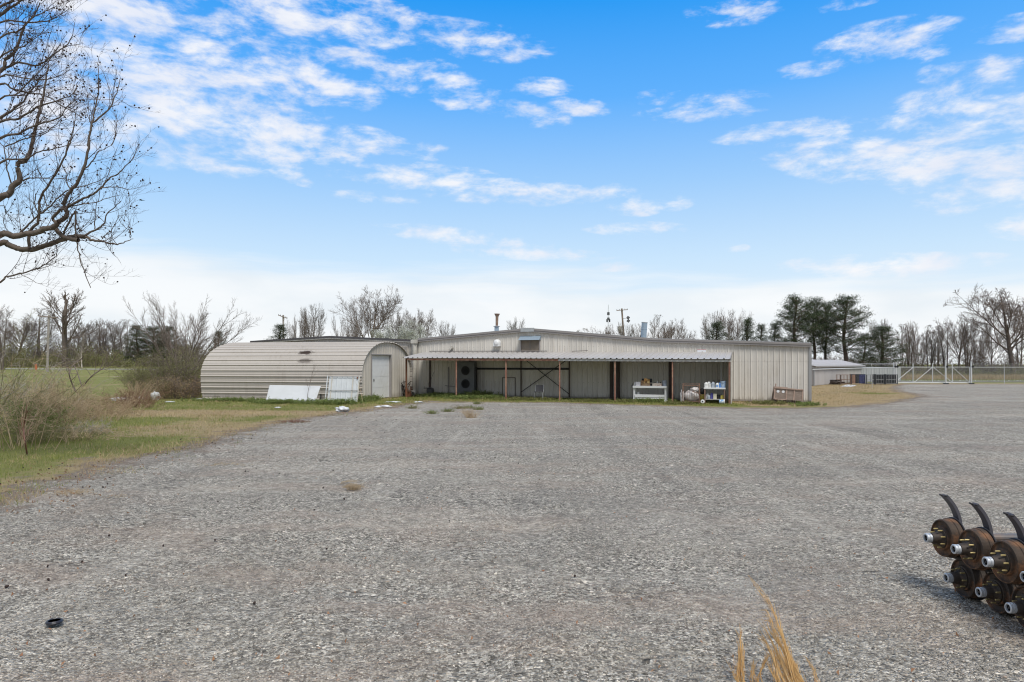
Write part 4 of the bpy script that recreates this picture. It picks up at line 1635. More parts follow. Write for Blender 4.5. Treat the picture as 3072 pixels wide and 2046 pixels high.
def cloth_lump(name, label, cat, loc, sx, sy, sz, mat, seed, rot=0.0, n=(26, 15), rough=.22, puff=1.0):
    """crumpled sheet or stuffed sack: noisy flattened ball"""
    mb = MB()
    r = np.random.default_rng(seed)
    ph = r.uniform(0, 6, 6)
    rows = []
    for i in range(n[1] + 1):
        t = math.pi * i / n[1]
        row = []
        for j in range(n[0]):
            a_ = 2 * math.pi * j / n[0]
            x, y, z = math.sin(t) * math.cos(a_), math.sin(t) * math.sin(a_), math.cos(t)
            q = 1 + rough * (math.sin(5 * x + ph[0] + 3 * z) * math.sin(4 * y + ph[1] + 2 * x) + .6 * math.sin(11 * x + 7 * z + ph[2]) * math.cos(9 * y + ph[3]))
            zz = z * sz * q
            row.append((x * sx * q, y * sy * q, max(zz, -sz * .9) + sz * .9))
        rows.append(row + [row[0]])
    mb.sheet(rows)
    o = mb.build(name, mat, smooth=True)
    o.location = loc
    o.rotation_euler = (0, 0, WROT + rot)
    return tag(o, label, cat) if label else o


M_SHEET = pmat('crumpled_sheet', (0.60, 0.56, 0.54), .75, var=.25, scale=9, col2=(.30, .20, .17), amt=.6, bump=.02, bscale=14)
p = on(cg, .0, -.02, .112)
cloth_lump('sack', 'stuffed white crumpled sheeting filling the rusty cage', 'sack', p, .38, .28, .30, M_SHEET, 5, rough=.12)
p = on(cg, .16, .05, .60)
cloth_lump('sheeting', 'smaller white crumpled lump on top of the sheeting in the cage', 'sheeting', p, .20, .18, .13, M_SHEET, 8, rough=.2)
p = on(cg, -.47, -.1, .02)
cloth_lump('sheeting', 'loose white plastic hanging off the left side of the cage', 'sheeting', p, .10, .12, .33, M_SHEET, 15, rough=.35)

# small shelf cart with cleaning bottles
sh = wthing('utility_cart', 'two shelf cart of cleaning jugs at the right end of the awning', 'cart', 2144, 2.72, rot=.05)
SW = .56
M_LEGB = pmat('brown_legs', (.20, .13, .10), .8, var=.3, scale=9)
MB().box(-SW, -.27, .76, SW, .27, .84).build('shelf', M_WHITE, sh, bevel=.01)
MB().box(-SW + .04, -.25, .20, SW - .04, .25, .235).build('shelf', pmat('worn_shelf', (.40, .38, .36), .7, var=.3), sh)
for sx in (-1, 1):
    for sy in (-1, 1):
        MB().box(sx * (SW - .06) - .035, sy * .22 - .03, 0, sx * (SW - .06) + .035, sy * .22 + .03, .199 if False else .759).build('leg', M_LEGB, sh)
Z = .841
jug('jug', 'large white jug at the left end of the cart top', 'jug', on(sh, -.44, -.08, Z), .30, .20, .15, M_BOT_W, M_BOT_W)
jug('jug', 'white jug leaning behind the first on the cart top', 'jug', on(sh, -.30, .10, Z), .33, .18, .14, M_BOT_W, M_BOT_W, .5)
jug('bottle', 'slim white bottle on the cart top between the jugs', 'bottle', on(sh, -.24, -.14, Z), .22, .08, .08, M_BOT_W, M_BOT_B, handle=False)
jug('jug', 'pale grey jug with a white cap near the middle of the cart top', 'jug', on(sh, -.09, -.05, Z), .31, .19, .15, M_BOT_G, M_BOT_W)
jug('jug', 'black jug standing at the back of the cart top', 'jug', on(sh, -.08, .17, Z), .38, .18, .14, M_DARK, M_DARK)
jug('jug', 'jug with pale blue label in the middle of the cart top', 'jug', on(sh, .13, -.10, Z), .27, .17, .14, M_BOT_W, M_BOT_B, lab=M_LABB)
jug('jug', 'bright blue jug on the cart top right of centre', 'jug', on(sh, .27, .0, Z), .29, .15, .15, M_BOT_B, M_BOT_B)
pail('pail', 'blue and white bucket at the right end of the cart top', 'pail', on(sh, .43, .0, Z), .34, .145, pmat('pale_blue_plastic', (.38, .47, .58), .45, var=.2, scale=10, col2=(.12, .24, .45), amt=.8, thr=(.45, .55)))
jug('bottle', 'black spray bottle at the back right of the cart top', 'bottle', on(sh, .22, .19, Z), .42, .10, .08, M_DBROWN, M_DARK, handle=False)
Z = .236
jug('jug', 'white jug at the left end of the lower cart shelf', 'jug', on(sh, -.38, .0, Z), .30, .18, .14, M_BOT_W, M_BOT_W)
jug('jug', 'small clear grey jug at the front of the lower cart shelf', 'jug', on(sh, -.30, -.14, Z), .20, .15, .12, M_BOT_G, M_BOT_W)
jug('jug', 'violet blue jug on the lower cart shelf', 'jug', on(sh, -.15, .02, Z), .32, .17, .15, M_BOT_P, M_BOT_P)
carton('box', 'cream box standing on the lower cart shelf', 'box', on(sh, .02, -.05, Z), .17, .14, .28, M_LAB, flap=False)
pail('can', 'black round can in the middle of the lower cart shelf', 'can', on(sh, .20, .02, Z), .22, .08, M_DARK, bail=False)
jug('jug', 'yellow oil jug at the right end of the lower cart shelf', 'jug', on(sh, .38, -.06, Z), .22, .16, .12, M_BOT_Y, M_BOT_Y)
w0 = wthing('pail', 'blue and white tub lying on the gravel below the cart', 'pail', 2166, 3.25, z=.12)
MB().lathe([(0, -.14), (.11, -.14), (.12, .12), (.125, .14), (0, .14)], 16, Matrix.Rotation(math.radians(90), 4, 'Y')).build('body', pmat('blue_white_tub', (.10, .28, .55), .5, var=.3, scale=9, col2=(.65, .68, .70), amt=.9, thr=(.45, .55)), w0)
MB().lathe([(.128, .10), (.132, .14), (.1, .145), (0, .146)], 16, Matrix.Rotation(math.radians(90), 4, 'Y')).build('lid', M_BOT_W, w0)
w0 = wthing('spool', 'white round spool with a dark hub lying beside the cage', 'spool', 2108, 3.15, z=.105)
RX = Matrix.Rotation(math.radians(80), 4, 'X')
MB().lathe([(.035, .06), (.105, .055), (.105, -.055), (.04, -.06)], 18, RX).build('body', M_BOT_W, w0)
MB().lathe([(.036, .05), (.036, .075), (0, .075)], 12, RX).build('hub', M_DARK, w0)
y0 = wthing('bucket', 'dirty yellow bucket on the ground between cage and cart', 'bucket', 2107, 2.4)
MB().lathe([(.14, 0), (.165, .42), (.175, .42), (.175, .45), (.15, .45), (.13, .03), (0, .03)], 16).build('body', M_BOT_Y, y0)
MB().lathe([(0, .451), (.10, .46), (.13, .60), (.11, .74), (.03, .80), (0, .80)], 14, Matrix.Rotation(.0, 4, 'Z')).build('motor_head', M_DARK, y0)
o = wthing('board', 'brown board leaning behind the end post of the awning', 'board', 2181, 2.35)
Mb = Matrix.Rotation(math.radians(-8), 4, 'Y')
mb = MB()
mb.box(-.03, -.13, .0, .0, .13, 1.25, M=Mb)
mb.build('face', M_TRIM, o)
mb = MB()
mb.box(-.075, -.10, .0, -.045, .10, 1.20, M=Mb)
mb.build('batten', M_LEGB, o)

# blower/bucket by the wall, rusty clutter by the hut
M_TUB = pmat('dark_grey_tub', (.09, .09, .095), .5, var=.3, scale=6)
o = wthing('barrel_grill', 'dark round tub on short legs with a handle by the wall', 'tub', 1289, .55)
MB().lathe([(0, -.17), (.2, -.17), (.23, -.1), (.23, .12), (.2, .17), (0, .17)], 18, Matrix.Translation((.06, 0, .34)) @ Matrix.Rotation(math.radians(90), 4, 'X')).build('drum', M_TUB, o)
MB().box(-.34, -.2, .50, .16, .2, .54).build('tray', M_DARK, o)
MB().tube([(-.30, -.15, .54), (-.36, -.15, .60), (-.28, -.15, .62)], .012, 6).build('handle', M_DARK, o)
MB().tube([(-.05, -.1, .54), (-.12, .05, .8), (.02, .2, 1.15), (.12, .42, 1.6)], .010, 5).build('hose', M_DARK, o)
for x in (-.08, .2):
    MB().tube([(x, -.12, 0), (x + .02, -.1, .3)], .015, 6).build('leg', M_DARK, o)


def junk(name, label, cat, px, off, seed, hgt, wid, nb, mat, frame=(WROT,)):
    o = wthing(name, label, cat, px, off)
    r = np.random.default_rng(seed)
    mb = MB()
    for i in range(nb):
        z0 = r.uniform(.05, hgt)
        p0 = Vector((r.uniform(-wid, wid), r.uniform(-.25, .25), z0))
        p1 = p0 + Vector((r.uniform(-wid, wid), r.uniform(-.2, .2), r.uniform(-.35, .35) * hgt))
        p1.z = max(p1.z, .02)
        mb.bar(p0, p1, r.uniform(.015, .07), r.uniform(.012, .03))
    for x in (-wid * .7, wid * .6):
        mb.bar((x, 0, 0), (x + .03, .05, hgt * .95), .03, .03)
    mb.build('frame_bars', mat, o)
    return o


j1 = junk('scrap_rack', 'tangle of rusty scrap hanging beside the hut doorway', 'scrap', 1207, 1.7, 4, .95, .35, 22, M_DBROWN)
mb = MB()
rows = []
for i in range(9):
    t = i / 8
    rows.append([(-.30 + .55 * t, -.12 + .1 * k, .62 + .14 * math.sin(t * 3.0) * (1 if k < 2 else .7) - .05 * k) for k in range(3)])
mb.sheet(rows)
mb.build('bent_sheet', M_DARK, j1, solid=.01)
j2 = junk('scrap_heap', 'rust brown scrap parts stacked against the awning end post', 'scrap', 1226, 2.0, 9, .7, .14, 16, M_RUST)
MB().box(-.12, -.1, 0, .12, .12, .32).build('block', M_RUST, j2, bevel=.02)

# wooden crate by the right end of the wall
M_WOOD = pmat('weathered_wood', (0.26, 0.205, 0.17), .9, var=.4, scale=7, col2=(.42, .35, .30), amt=.6, stretch=(1, 1, 5), bump=.003)
M_WOODP = pmat('pinkish_batten', (0.45, 0.33, 0.27), .9, var=.3, scale=9, col2=(.26, .18, .14), amt=.5)
M_WOODD = pmat('dark_wood', (0.075, 0.055, 0.045), .95, var=.4, scale=8)
cr = wthing('wooden_crate', 'weathered wooden crate with battens tilted on its base by the wall', 'crate', 2358, .75, rot=.02)
Mt = Matrix.Translation((-.62, 0, .22)) @ Matrix.Rotation(math.radians(4), 4, 'Y')
mb = MB()
mb.box(0, -.45, 0, 1.42, .45, .05, M=Mt)
mb.box(0, -.45, .051, 1.42, -.43, .60, M=Mt)
mb.box(0, .43, .051, 1.42, .45, .60, M=Mt)
mb.box(0, -.429, .051, .02, .429, .60, M=Mt)
mb.box(1.40, -.429, .051, 1.42, .429, .60, M=Mt)
mb.build('box', M_WOOD, cr)
for x in (.0, .60, .98, 1.40):
    mb = MB()
    mb.box(x - .03, -.475, .0, x + .03, -.452, .62, M=Mt)
    mb.build('batten', M_WOODP, cr)
for (x0, x1, z) in ((-.03, 1.43, .60), (.03, .57, .0), (-.03, .63, .645)):
    mb = MB()
    mb.box(x0, -.50, z - .025, x1, -.477, z + .03, M=Mt)
    mb.build('batten', M_WOODP, cr)
for x in (.17, .43):
    MB().lathe([(0, 0), (.075, 0), (.075, .006), (0, .006)], 16, Mt @ Matrix.Translation((x, -.457, .42)) @ Matrix.Rotation(math.radians(90), 4, 'X')).build('disc', M_WHITE2, cr)
for i, (x, y) in enumerate(((-.5, -.35), (-.1, -.3), (.35, -.35), (.62, -.3), (-.5, .3), (.6, .3))):
    mb = MB()
    mb.box(x - .07, y - .06, .0, x + .09, y + .08, .15 if i in (2, 3, 5) else .19)
    mb.build('foot', M_WOODD, cr)
MB().box(-.66, -.40, .155 if False else .19, .05, .40, .212).build('pallet_board', M_WOODD, cr)
o = wthing('board', 'grey plank leaning on the left end of the wooden crate', 'plank', 2318, .8)
mb = MB()
mb.box(-.09, -.03, 0, .02, .03, .88, M=Matrix.Rotation(math.radians(8), 4, 'Y'))
ob = mb.build('plank', M_WOOD, o)
o = wthing('roller', 'rusty spindle sticking up from the wooden crate', 'spindle', 2327, .75, z=.55)
MB().lathe([(.05, 0), (.05, .03), (.018, .04), (.018, .35), (.035, .36), (.035, .48), (0, .48)], 12).build('shaft', M_WOODP, o)

# panels leaning on the hut
hutM = Matrix.Translation(hut.location) @ Matrix.Rotation(hut.rotation_euler.z, 4, 'Z')


def hpt(px, py, D):
    return P(px, py, D)


def slab_from(name, mat, corners, th, parent=None, org=None):
    """thin board from four world corners (bl, br, tr, tl)"""
    q = [Vector(c) for c in corners]
    nrm = (q[1] - q[0]).cross(q[3] - q[0]).normalized()
    org = org or Vector((0, 0, 0))
    vs = [p - org for p in q] + [p - org - nrm * th for p in q]
    mb = MB()
    mb.add(vs, [(0, 1, 2, 3), (7, 6, 5, 4), (0, 4, 5, 1), (1, 5, 6, 2), (2, 6, 7, 3), (3, 7, 4, 0)])
    return mb.build(name, mat, parent)


# white sheet: bottom edge on the ground, top against the hut
b0, b1 = G(797, 1203.5), G(944, 1208)
b0.z = b1.z = .0
t0, t1 = P(809, 1155, b0.y + .22), P(962, 1158, b1.y + .22)
org = (b0 + b1) / 2
pn = thing('sheet_board', 'large plain white panel leaning low against the hut side', 'panel', org)
o_ = slab_from('sheet', M_WHITE2, (b0, b1, t1, t0), .02, pn, org)
rows = []
# ribbed metal gate leaning at the hut corner
b0, b1 = P(975, 1204, 37.9), P(1074, 1205, 37.6)
b0.z = b1.z = 0
t0, t1 = P(979, 1128, 38.25), P(1077, 1125, 37.95)
org = (b0 + b1) / 2
gt = thing('ribbed_gate', 'framed grey white ribbed metal gate leaning against the hut corner', 'panel', org)
U_ = (b1 - b0)
V_ = (t0 - b0)
Wd, Ht = U_.length, V_.length
Mg = Matrix.Identity(4)
u_, v_ = U_.normalized(), V_.normalized()
n_ = u_.cross(v_).normalized()
v_ = n_.cross(u_)
for i in range(3):
    Mg[i][0], Mg[i][1], Mg[i][2] = u_[i], v_[i], n_[i]
Mg.translation = b0 - org
M_PAN = pmat('pale_blue_white_sheet', (.60, .625, .64), .45, var=.1, scale=3, col2=(.42, .42, .40), amt=.4)
mb = MB()
prof = corr(.12, Wd - .06, period=.30, rib=.022)
mb.sheet([[Mg @ Vector((x, .02, h)) for x, h in prof], [Mg @ Vector((x, Ht - .04, h)) for x, h in prof]])
mb.build('sheet', M_PAN, gt)
for (x0, x1, y0_, y1_) in ((0, .05, 0, Ht), (.27, .33, .05, Ht - .05), (Wd - .42, Wd - .36, .05, Ht - .05), (Wd - .05, Wd, 0, Ht)):
    mb = MB()
    mb.box(x0, y0_, .03, x1, y1_, .06, M=Mg)
    mb.build('stile', M_TRIML if x0 else M_PAN, gt)
for y in (Ht - .04, Ht * .44):
    mb = MB()
    mb.box(.051, y - .015, .062, Wd - .051, y + .015, .085, M=Mg)
    mb.build('rail', M_CORN, gt)
mb = MB()
mb.box(Wd - .17, Ht - .16, .062, Wd - .09, Ht - .07, .09, M=Mg)
mb.build('latch', M_RUST, gt)
# long timber along the foot of the hut
b0, b1 = G(668, 1194), G(800, 1197)
o = thing('timber', 'long weathered timber lying along the foot of the hut wall', 'timber', (b0 + b1) / 2, math.atan2(b1.y - b0.y, b1.x - b0.x))
L_ = (b1 - b0).length
mb = MB()
mb.box(-L_ / 2, .10, .09, L_ / 2, .14, .32, M=Matrix.Rotation(math.radians(-1.2), 4, 'Y'))
mb.build('plank', pmat('brown_plank', (.17, .135, .10), .95, var=.5, scale=6, col2=(.30, .25, .18), amt=.6), o)
for x in (-L_ * .35, L_ * .35):
    MB().box(x - .06, .02, 0, x + .06, .2, .085).build('block', M_WOODD, o)
# dark tray under the white sheet's right end
p = G(957, 1202)
o = thing('iron_bracket', 'black iron bracket tucked behind the white panel end', 'bracket', (p.x, p.y + .35, 0))
MB().box(-.1, -.05, 0, .12, .05, .10).build('foot', M_DARK, o)
MB().box(-.02, -.03, .101, .04, .03, .38).build('stem', M_DARK, o)

# ------------------------------------------------------------------ litter in the grass and on the gravel
M_PLAST = pmat('dirty_white_plastic', (.66, .68, .70), .5, var=.2, scale=8, col2=(.42, .40, .36), amt=.5, bump=.02, bscale=9)


def litter(name, label, cat, px, py, sx, sy, sz, mat, seed, dz=0.0, rough=.3, rot=0.0):
    p = G(px, py)
    p.z = float(zt(p.x, p.y)) + dz - sz * .15
    return cloth_lump(name, label, cat, p, sx, sy, sz, mat, seed, rot - WROT, rough=rough)


litter('plastic_sheet', 'long flat piece of white plastic in the brown weeds left of the hut', 'plastic sheet', 368, 1203, .62, .22, .12, M_PLAST, 21, rough=.3, rot=.1)
litter('plastic_sheet', 'shorter white plastic piece right of the long one in the weeds', 'plastic sheet', 412, 1200, .33, .2, .11, M_PLAST, 22, rough=.3)
litter('plastic_bag', 'clear crumpled bag standing in the weeds left of the hut', 'bag', 466, 1200, .24, .2, .28, pmat('clear_bag', (.52, .52, .50), .3, var=.3, scale=9, bump=.02, bscale=12), 23, rough=.25)
litter('flat_lid', 'flat white lid on the grass before the hut corner', 'lid', 510, 1207, .28, .14, .03, M_PLAST, 24, rough=.05)
litter('plastic_bag', 'crumpled white bag on the grass edge in front of the hut door', 'bag', 1027, 1236, .27, .2, .13, M_PLAST, 25, rough=.4)
litter('scrap_paper', 'torn white scrap on the gravel below the awning end', 'scrap', 1150, 1222, .33, .14, .05, M_PLAST, 26, rough=.4, rot=.2)
litter('scrap_paper', 'long pale scrap on the bare ground before the hut door', 'scrap', 1182, 1208, .42, .10, .04, M_PLAST, 27, rough=.4, rot=-.1)
litter('scrap_paper', 'small pale scrap near the foot of the down duct', 'scrap', 1256, 1208, .26, .08, .04, M_PLAST, 28, rough=.3, rot=-.4)
litter('scrap_paper', 'tiny white scrap on the lawn in front of the white panel', 'scrap', 833, 1224, .14, .1, .03, M_PLAST, 29)
q = [P(x, y, F * H / (y - YH)) for x, y in ((2523, 1159), (2555, 1160), (2570, 1155), (2539, 1153.5))]
o = thing('white_board', 'white foam sheet lying flat on the dry grass by the far gate', 'board', (q[0] + q[2]) / 2)
for v in q:
    v.z = .17
slab_from('sheet', M_WHITE2, q, .05, o, (q[0] + q[2]) / 2)
slab_from('underside', M_CORN, [v - Vector((0, 0, .052)) for v in q], .03, o, (q[0] + q[2]) / 2)
# black plastic lid near the camera
p = G(163, 1879)
o = thing('round_lid', 'round black plastic lid half sunk in the gravel near the camera', 'lid', (p.x, p.y, .028), .3)
o.scale = (.68, .68, .8)
MB().lathe([(.085, 0), (.092, .012), (.085, .022), (.062, .022), (.058, .010), (0, .010)], 28).build('dish', pmat('black_plastic', (.018, .018, .024), .35, var=.2), o)
MB().lathe([(.063, .023), (.071, .030), (.079, .023)], 28).build('rim', pmat('black_plastic2', (.03, .03, .04), .3), o)

# ------------------------------------------------------------------ vegetation


def curve_pts(pts, rad, sub=3):
    """smooth a polyline (Catmull-Rom) with radii"""
    pts = [np.asarray(tuple(p), float) for p in pts]
    rad = np.interp(np.linspace(0, 1, len(pts)), np.linspace(0, 1, len(rad)), rad) if len(rad) != len(pts) else np.array(rad)
    out, rr = [], []
    n = len(pts)
    for i in range(n - 1):
        p0, p1, p2, p3 = pts[max(i - 1, 0)], pts[i], pts[i + 1], pts[min(i + 2, n - 1)]
        for k in range(sub):
            t = k / sub
            out.append(.5 * ((2 * p1) + (-p0 + p2) * t + (2 * p0 - 5 * p1 + 4 * p2 - p3) * t * t + (-p0 + 3 * p1 - 3 * p2 + p3) * t ** 3))
            rr.append(rad[i] * (1 - t) + rad[i + 1] * t)
    out.append(pts[-1])
    rr.append(rad[-1])
    return np.array(out), np.array(rr)


def tubes(branches):
    """branches: list of (points k x 3, radii k, sides). Returns verts, quads"""
    groups = {}
    for p, r, n in branches:
        groups.setdefault((len(p), n), []).append((p, r))
    V, Q, off = [], [], 0
    for (k, n), lst in groups.items():
        Pn = np.array([a for a, _ in lst], float)
        Rn = np.array([b_ for _, b_ in lst], float)
        T = np.empty_like(Pn)
        T[:, 1:-1] = Pn[:, 2:] - Pn[:, :-2]
        T[:, 0] = Pn[:, 1] - Pn[:, 0]
        T[:, -1] = Pn[:, -1] - Pn[:, -2]
        T /= np.linalg.norm(T, axis=2, keepdims=True) + 1e-9
        ref = np.zeros((len(lst), 1, 3))
        m = np.abs(T[:, 0, 2]) > .8
        ref[m, 0] = (1, 0.1, 0)
        ref[~m, 0] = (0, 0, 1)
        A = np.cross(T, np.broadcast_to(ref, T.shape))
        A /= np.linalg.norm(A, axis=2, keepdims=True) + 1e-9
        B = np.cross(T, A)
        ang = np.arange(n) * 2 * math.pi / n
        ring = Pn[:, :, None, :] + Rn[:, :, None, None] * (np.cos(ang)[None, None, :, None] * A[:, :, None, :] + np.sin(ang)[None, None, :, None] * B[:, :, None, :])
        V.append(ring.reshape(-1, 3))
        b0 = (np.arange(len(lst)) * k * n)[:, None, None]
        i = (np.arange(k - 1) * n)[None, :, None]
        j = np.arange(n)[None, None, :]
        j2 = (j + 1) % n
        q = np.stack([b0 + i + j, b0 + i + j2, b0 + i + n + j2, b0 + i + n + j], -1).reshape(-1, 4) + off
        Q.append(q)
        off += ring.size // 3
    return np.concatenate(V), np.concatenate(Q)


def grow(rg, p, d, L, r, lvl, cfg, out, tips):
    """recursive branching; cfg per level"""
    c = cfg[lvl]
    k = c.get('seg', 4)
    pts, rad = [p.copy()], [r]
    q, dd = p.copy(), d / np.linalg.norm(d)
    for i in range(k):
        dd = dd + rg.normal(0, c.get('wob', .12), 3) + np.array([0, 0, c.get('up', .05)])
        dd /= np.linalg.norm(dd)
        q = q + dd * L / k
        pts.append(q.copy())
        rad.append(r * (1 - (1 - c.get('tip', .35)) * (i + 1) / k))
    out.append((np.array(pts), np.array(rad), c.get('n', 3), lvl))
    if lvl + 1 >= len(cfg):
        tips.append((pts[-1], dd))
        return
    nx = cfg[lvl + 1]
    cnt = c['kids']
    for j in range(cnt):
        f = c.get('from', .3) + (1 - c.get('from', .3)) * (j + rg.uniform(.1, .9)) / cnt
        f = min(f, .995)
        x = f * k
        i = int(x)
        b0 = pts[i] + (pts[i + 1] - pts[i]) * (x - i)
        t = pts[i + 1] - pts[i]
        t = t / np.linalg.norm(t)
        a = rg.uniform(0, 6.283)
        s = np.cross(t, np.array([math.cos(a), math.sin(a), .37]))
        s /= np.linalg.norm(s) + 1e-9
        ag = math.radians(c.get('ang', 40) * rg.uniform(.7, 1.3))
        nd = t * math.cos(ag) + s * math.sin(ag)
        if nd[2] < c.get('minz', -.2):
            nd[2] = abs(nd[2]) * .5
        Ln = L * c.get('ratio', .55) * rg.uniform(.7, 1.25) * (1 - c.get('taper', .45) * f)
        grow(rg, b0, nd, Ln, max(np.interp(f, np.linspace(0, 1, len(rad)), rad) * c.get('rr', .55), nx.get('rmin', .006)), lvl + 1, cfg, out, tips)
    if c.get('cont', True):
        grow(rg, pts[-1], dd, L * c.get('ratio', .55) * c.get('cl', .62), rad[-1] * .9, lvl + 1, cfg, out, tips)


M_BARK = pmat('bark_brown', (.15, .12, .10), .95, var=.35, scale=3, bump=.01, bscale=12)
M_TWIG = pmat('twig_brown', (.185, .145, .12), .9, var=.3, scale=2)
M_TWIGG = pmat('twig_grey', (.19, .165, .14), .9, var=.3, scale=2)
M_TWIGO = pmat('twig_olive', (.24, .215, .11), .9, var=.3, scale=2)
M_BARKP = pmat('pine_bark', (.13, .095, .075), .95, var=.35, scale=2)
M_NEEDLE = leaf_mat('pine_needles', (.032, .05, .024), (.115, .14, .075), trans=.15, patch=.8)
M_NEEDLEG = leaf_mat('grey_needles', (.06, .06, .042), (.14, .135, .10), trans=.15, patch=.8)
M_OLIVE = leaf_mat('olive_leaves', (.12, .125, .04), (.30, .30, .12), trans=.3, patch=.7)
M_LEAFG = leaf_mat('deep_green_leaves', (.08, .125, .03), (.30, .35, .12), trans=.3, patch=2)
M_BLOOM = leaf_mat('white_blossom', (.40, .42, .30), (.78, .78, .72), trans=.3, patch=.8)
M_STALK = pmat('dry_stalk', (.46, .35, .22), .9, var=.35, scale=3, isl=.5)
M_STALKG = pmat('grey_stalk', (.42, .37, .31), .9, var=.3, scale=3, isl=.5)
M_REDST = pmat('red_brown_stalk', (.22, .11, .075), .9, var=.35, scale=3, isl=.5)


def leaf_cloud(rg, centers, per, spread, size, flat=1.0):
    """small triangles scattered round the given centres"""
    C = np.repeat(np.asarray(centers), per, axis=0)
    n = len(C)
    c = C + rg.normal(0, 1, (n, 3)) * np.array([spread, spread, spread * flat])
    a = rg.normal(0, 1, (n, 3))
    a /= np.linalg.norm(a, axis=1, keepdims=True)
    b_ = np.cross(a, rg.normal(0, 1, (n, 3)))
    b_ /= np.linalg.norm(b_, axis=1, keepdims=True)
    s = (size * rg.uniform(.6, 1.4, n))[:, None]
    V = np.stack([c - a * s, c + a * s, c + b_ * s * .9], 1).reshape(-1, 3)
    return V, np.arange(3 * n).reshape(-1, 3)


def assemble(name, br, split, mats, leaves=None, leafmat=None, tname='trunk', cname='crown'):
    """thing with trunk mesh (levels < split) and crown mesh (the rest, plus leaves)"""
    t = thing(name, None, None)
    lo = [(p, r, n) for p, r, n, l in br if l < split]
    hi = [(p, r, n) for p, r, n, l in br if l >= split]
    V, Q = tubes(lo)
    np_mesh(tname, V, Q, mats[0], smooth=True, parent=t)
    V, Q = tubes(hi)
    if leaves is None:
        np_mesh(cname, V, Q, mats[1], parent=t)
    else:
        LV, LF = leaves
        n0 = len(V)
        F3 = np.concatenate([Q[:, [0, 1, 2]], Q[:, [0, 2, 3]], LF + n0])
        mi = np.concatenate([np.zeros(2 * len(Q), int), np.ones(len(LF), int)])
        np_mesh(cname, np.concatenate([V, LV]), F3, [mats[1], leafmat], mi=mi, parent=t)
    return t


PROTO = {}


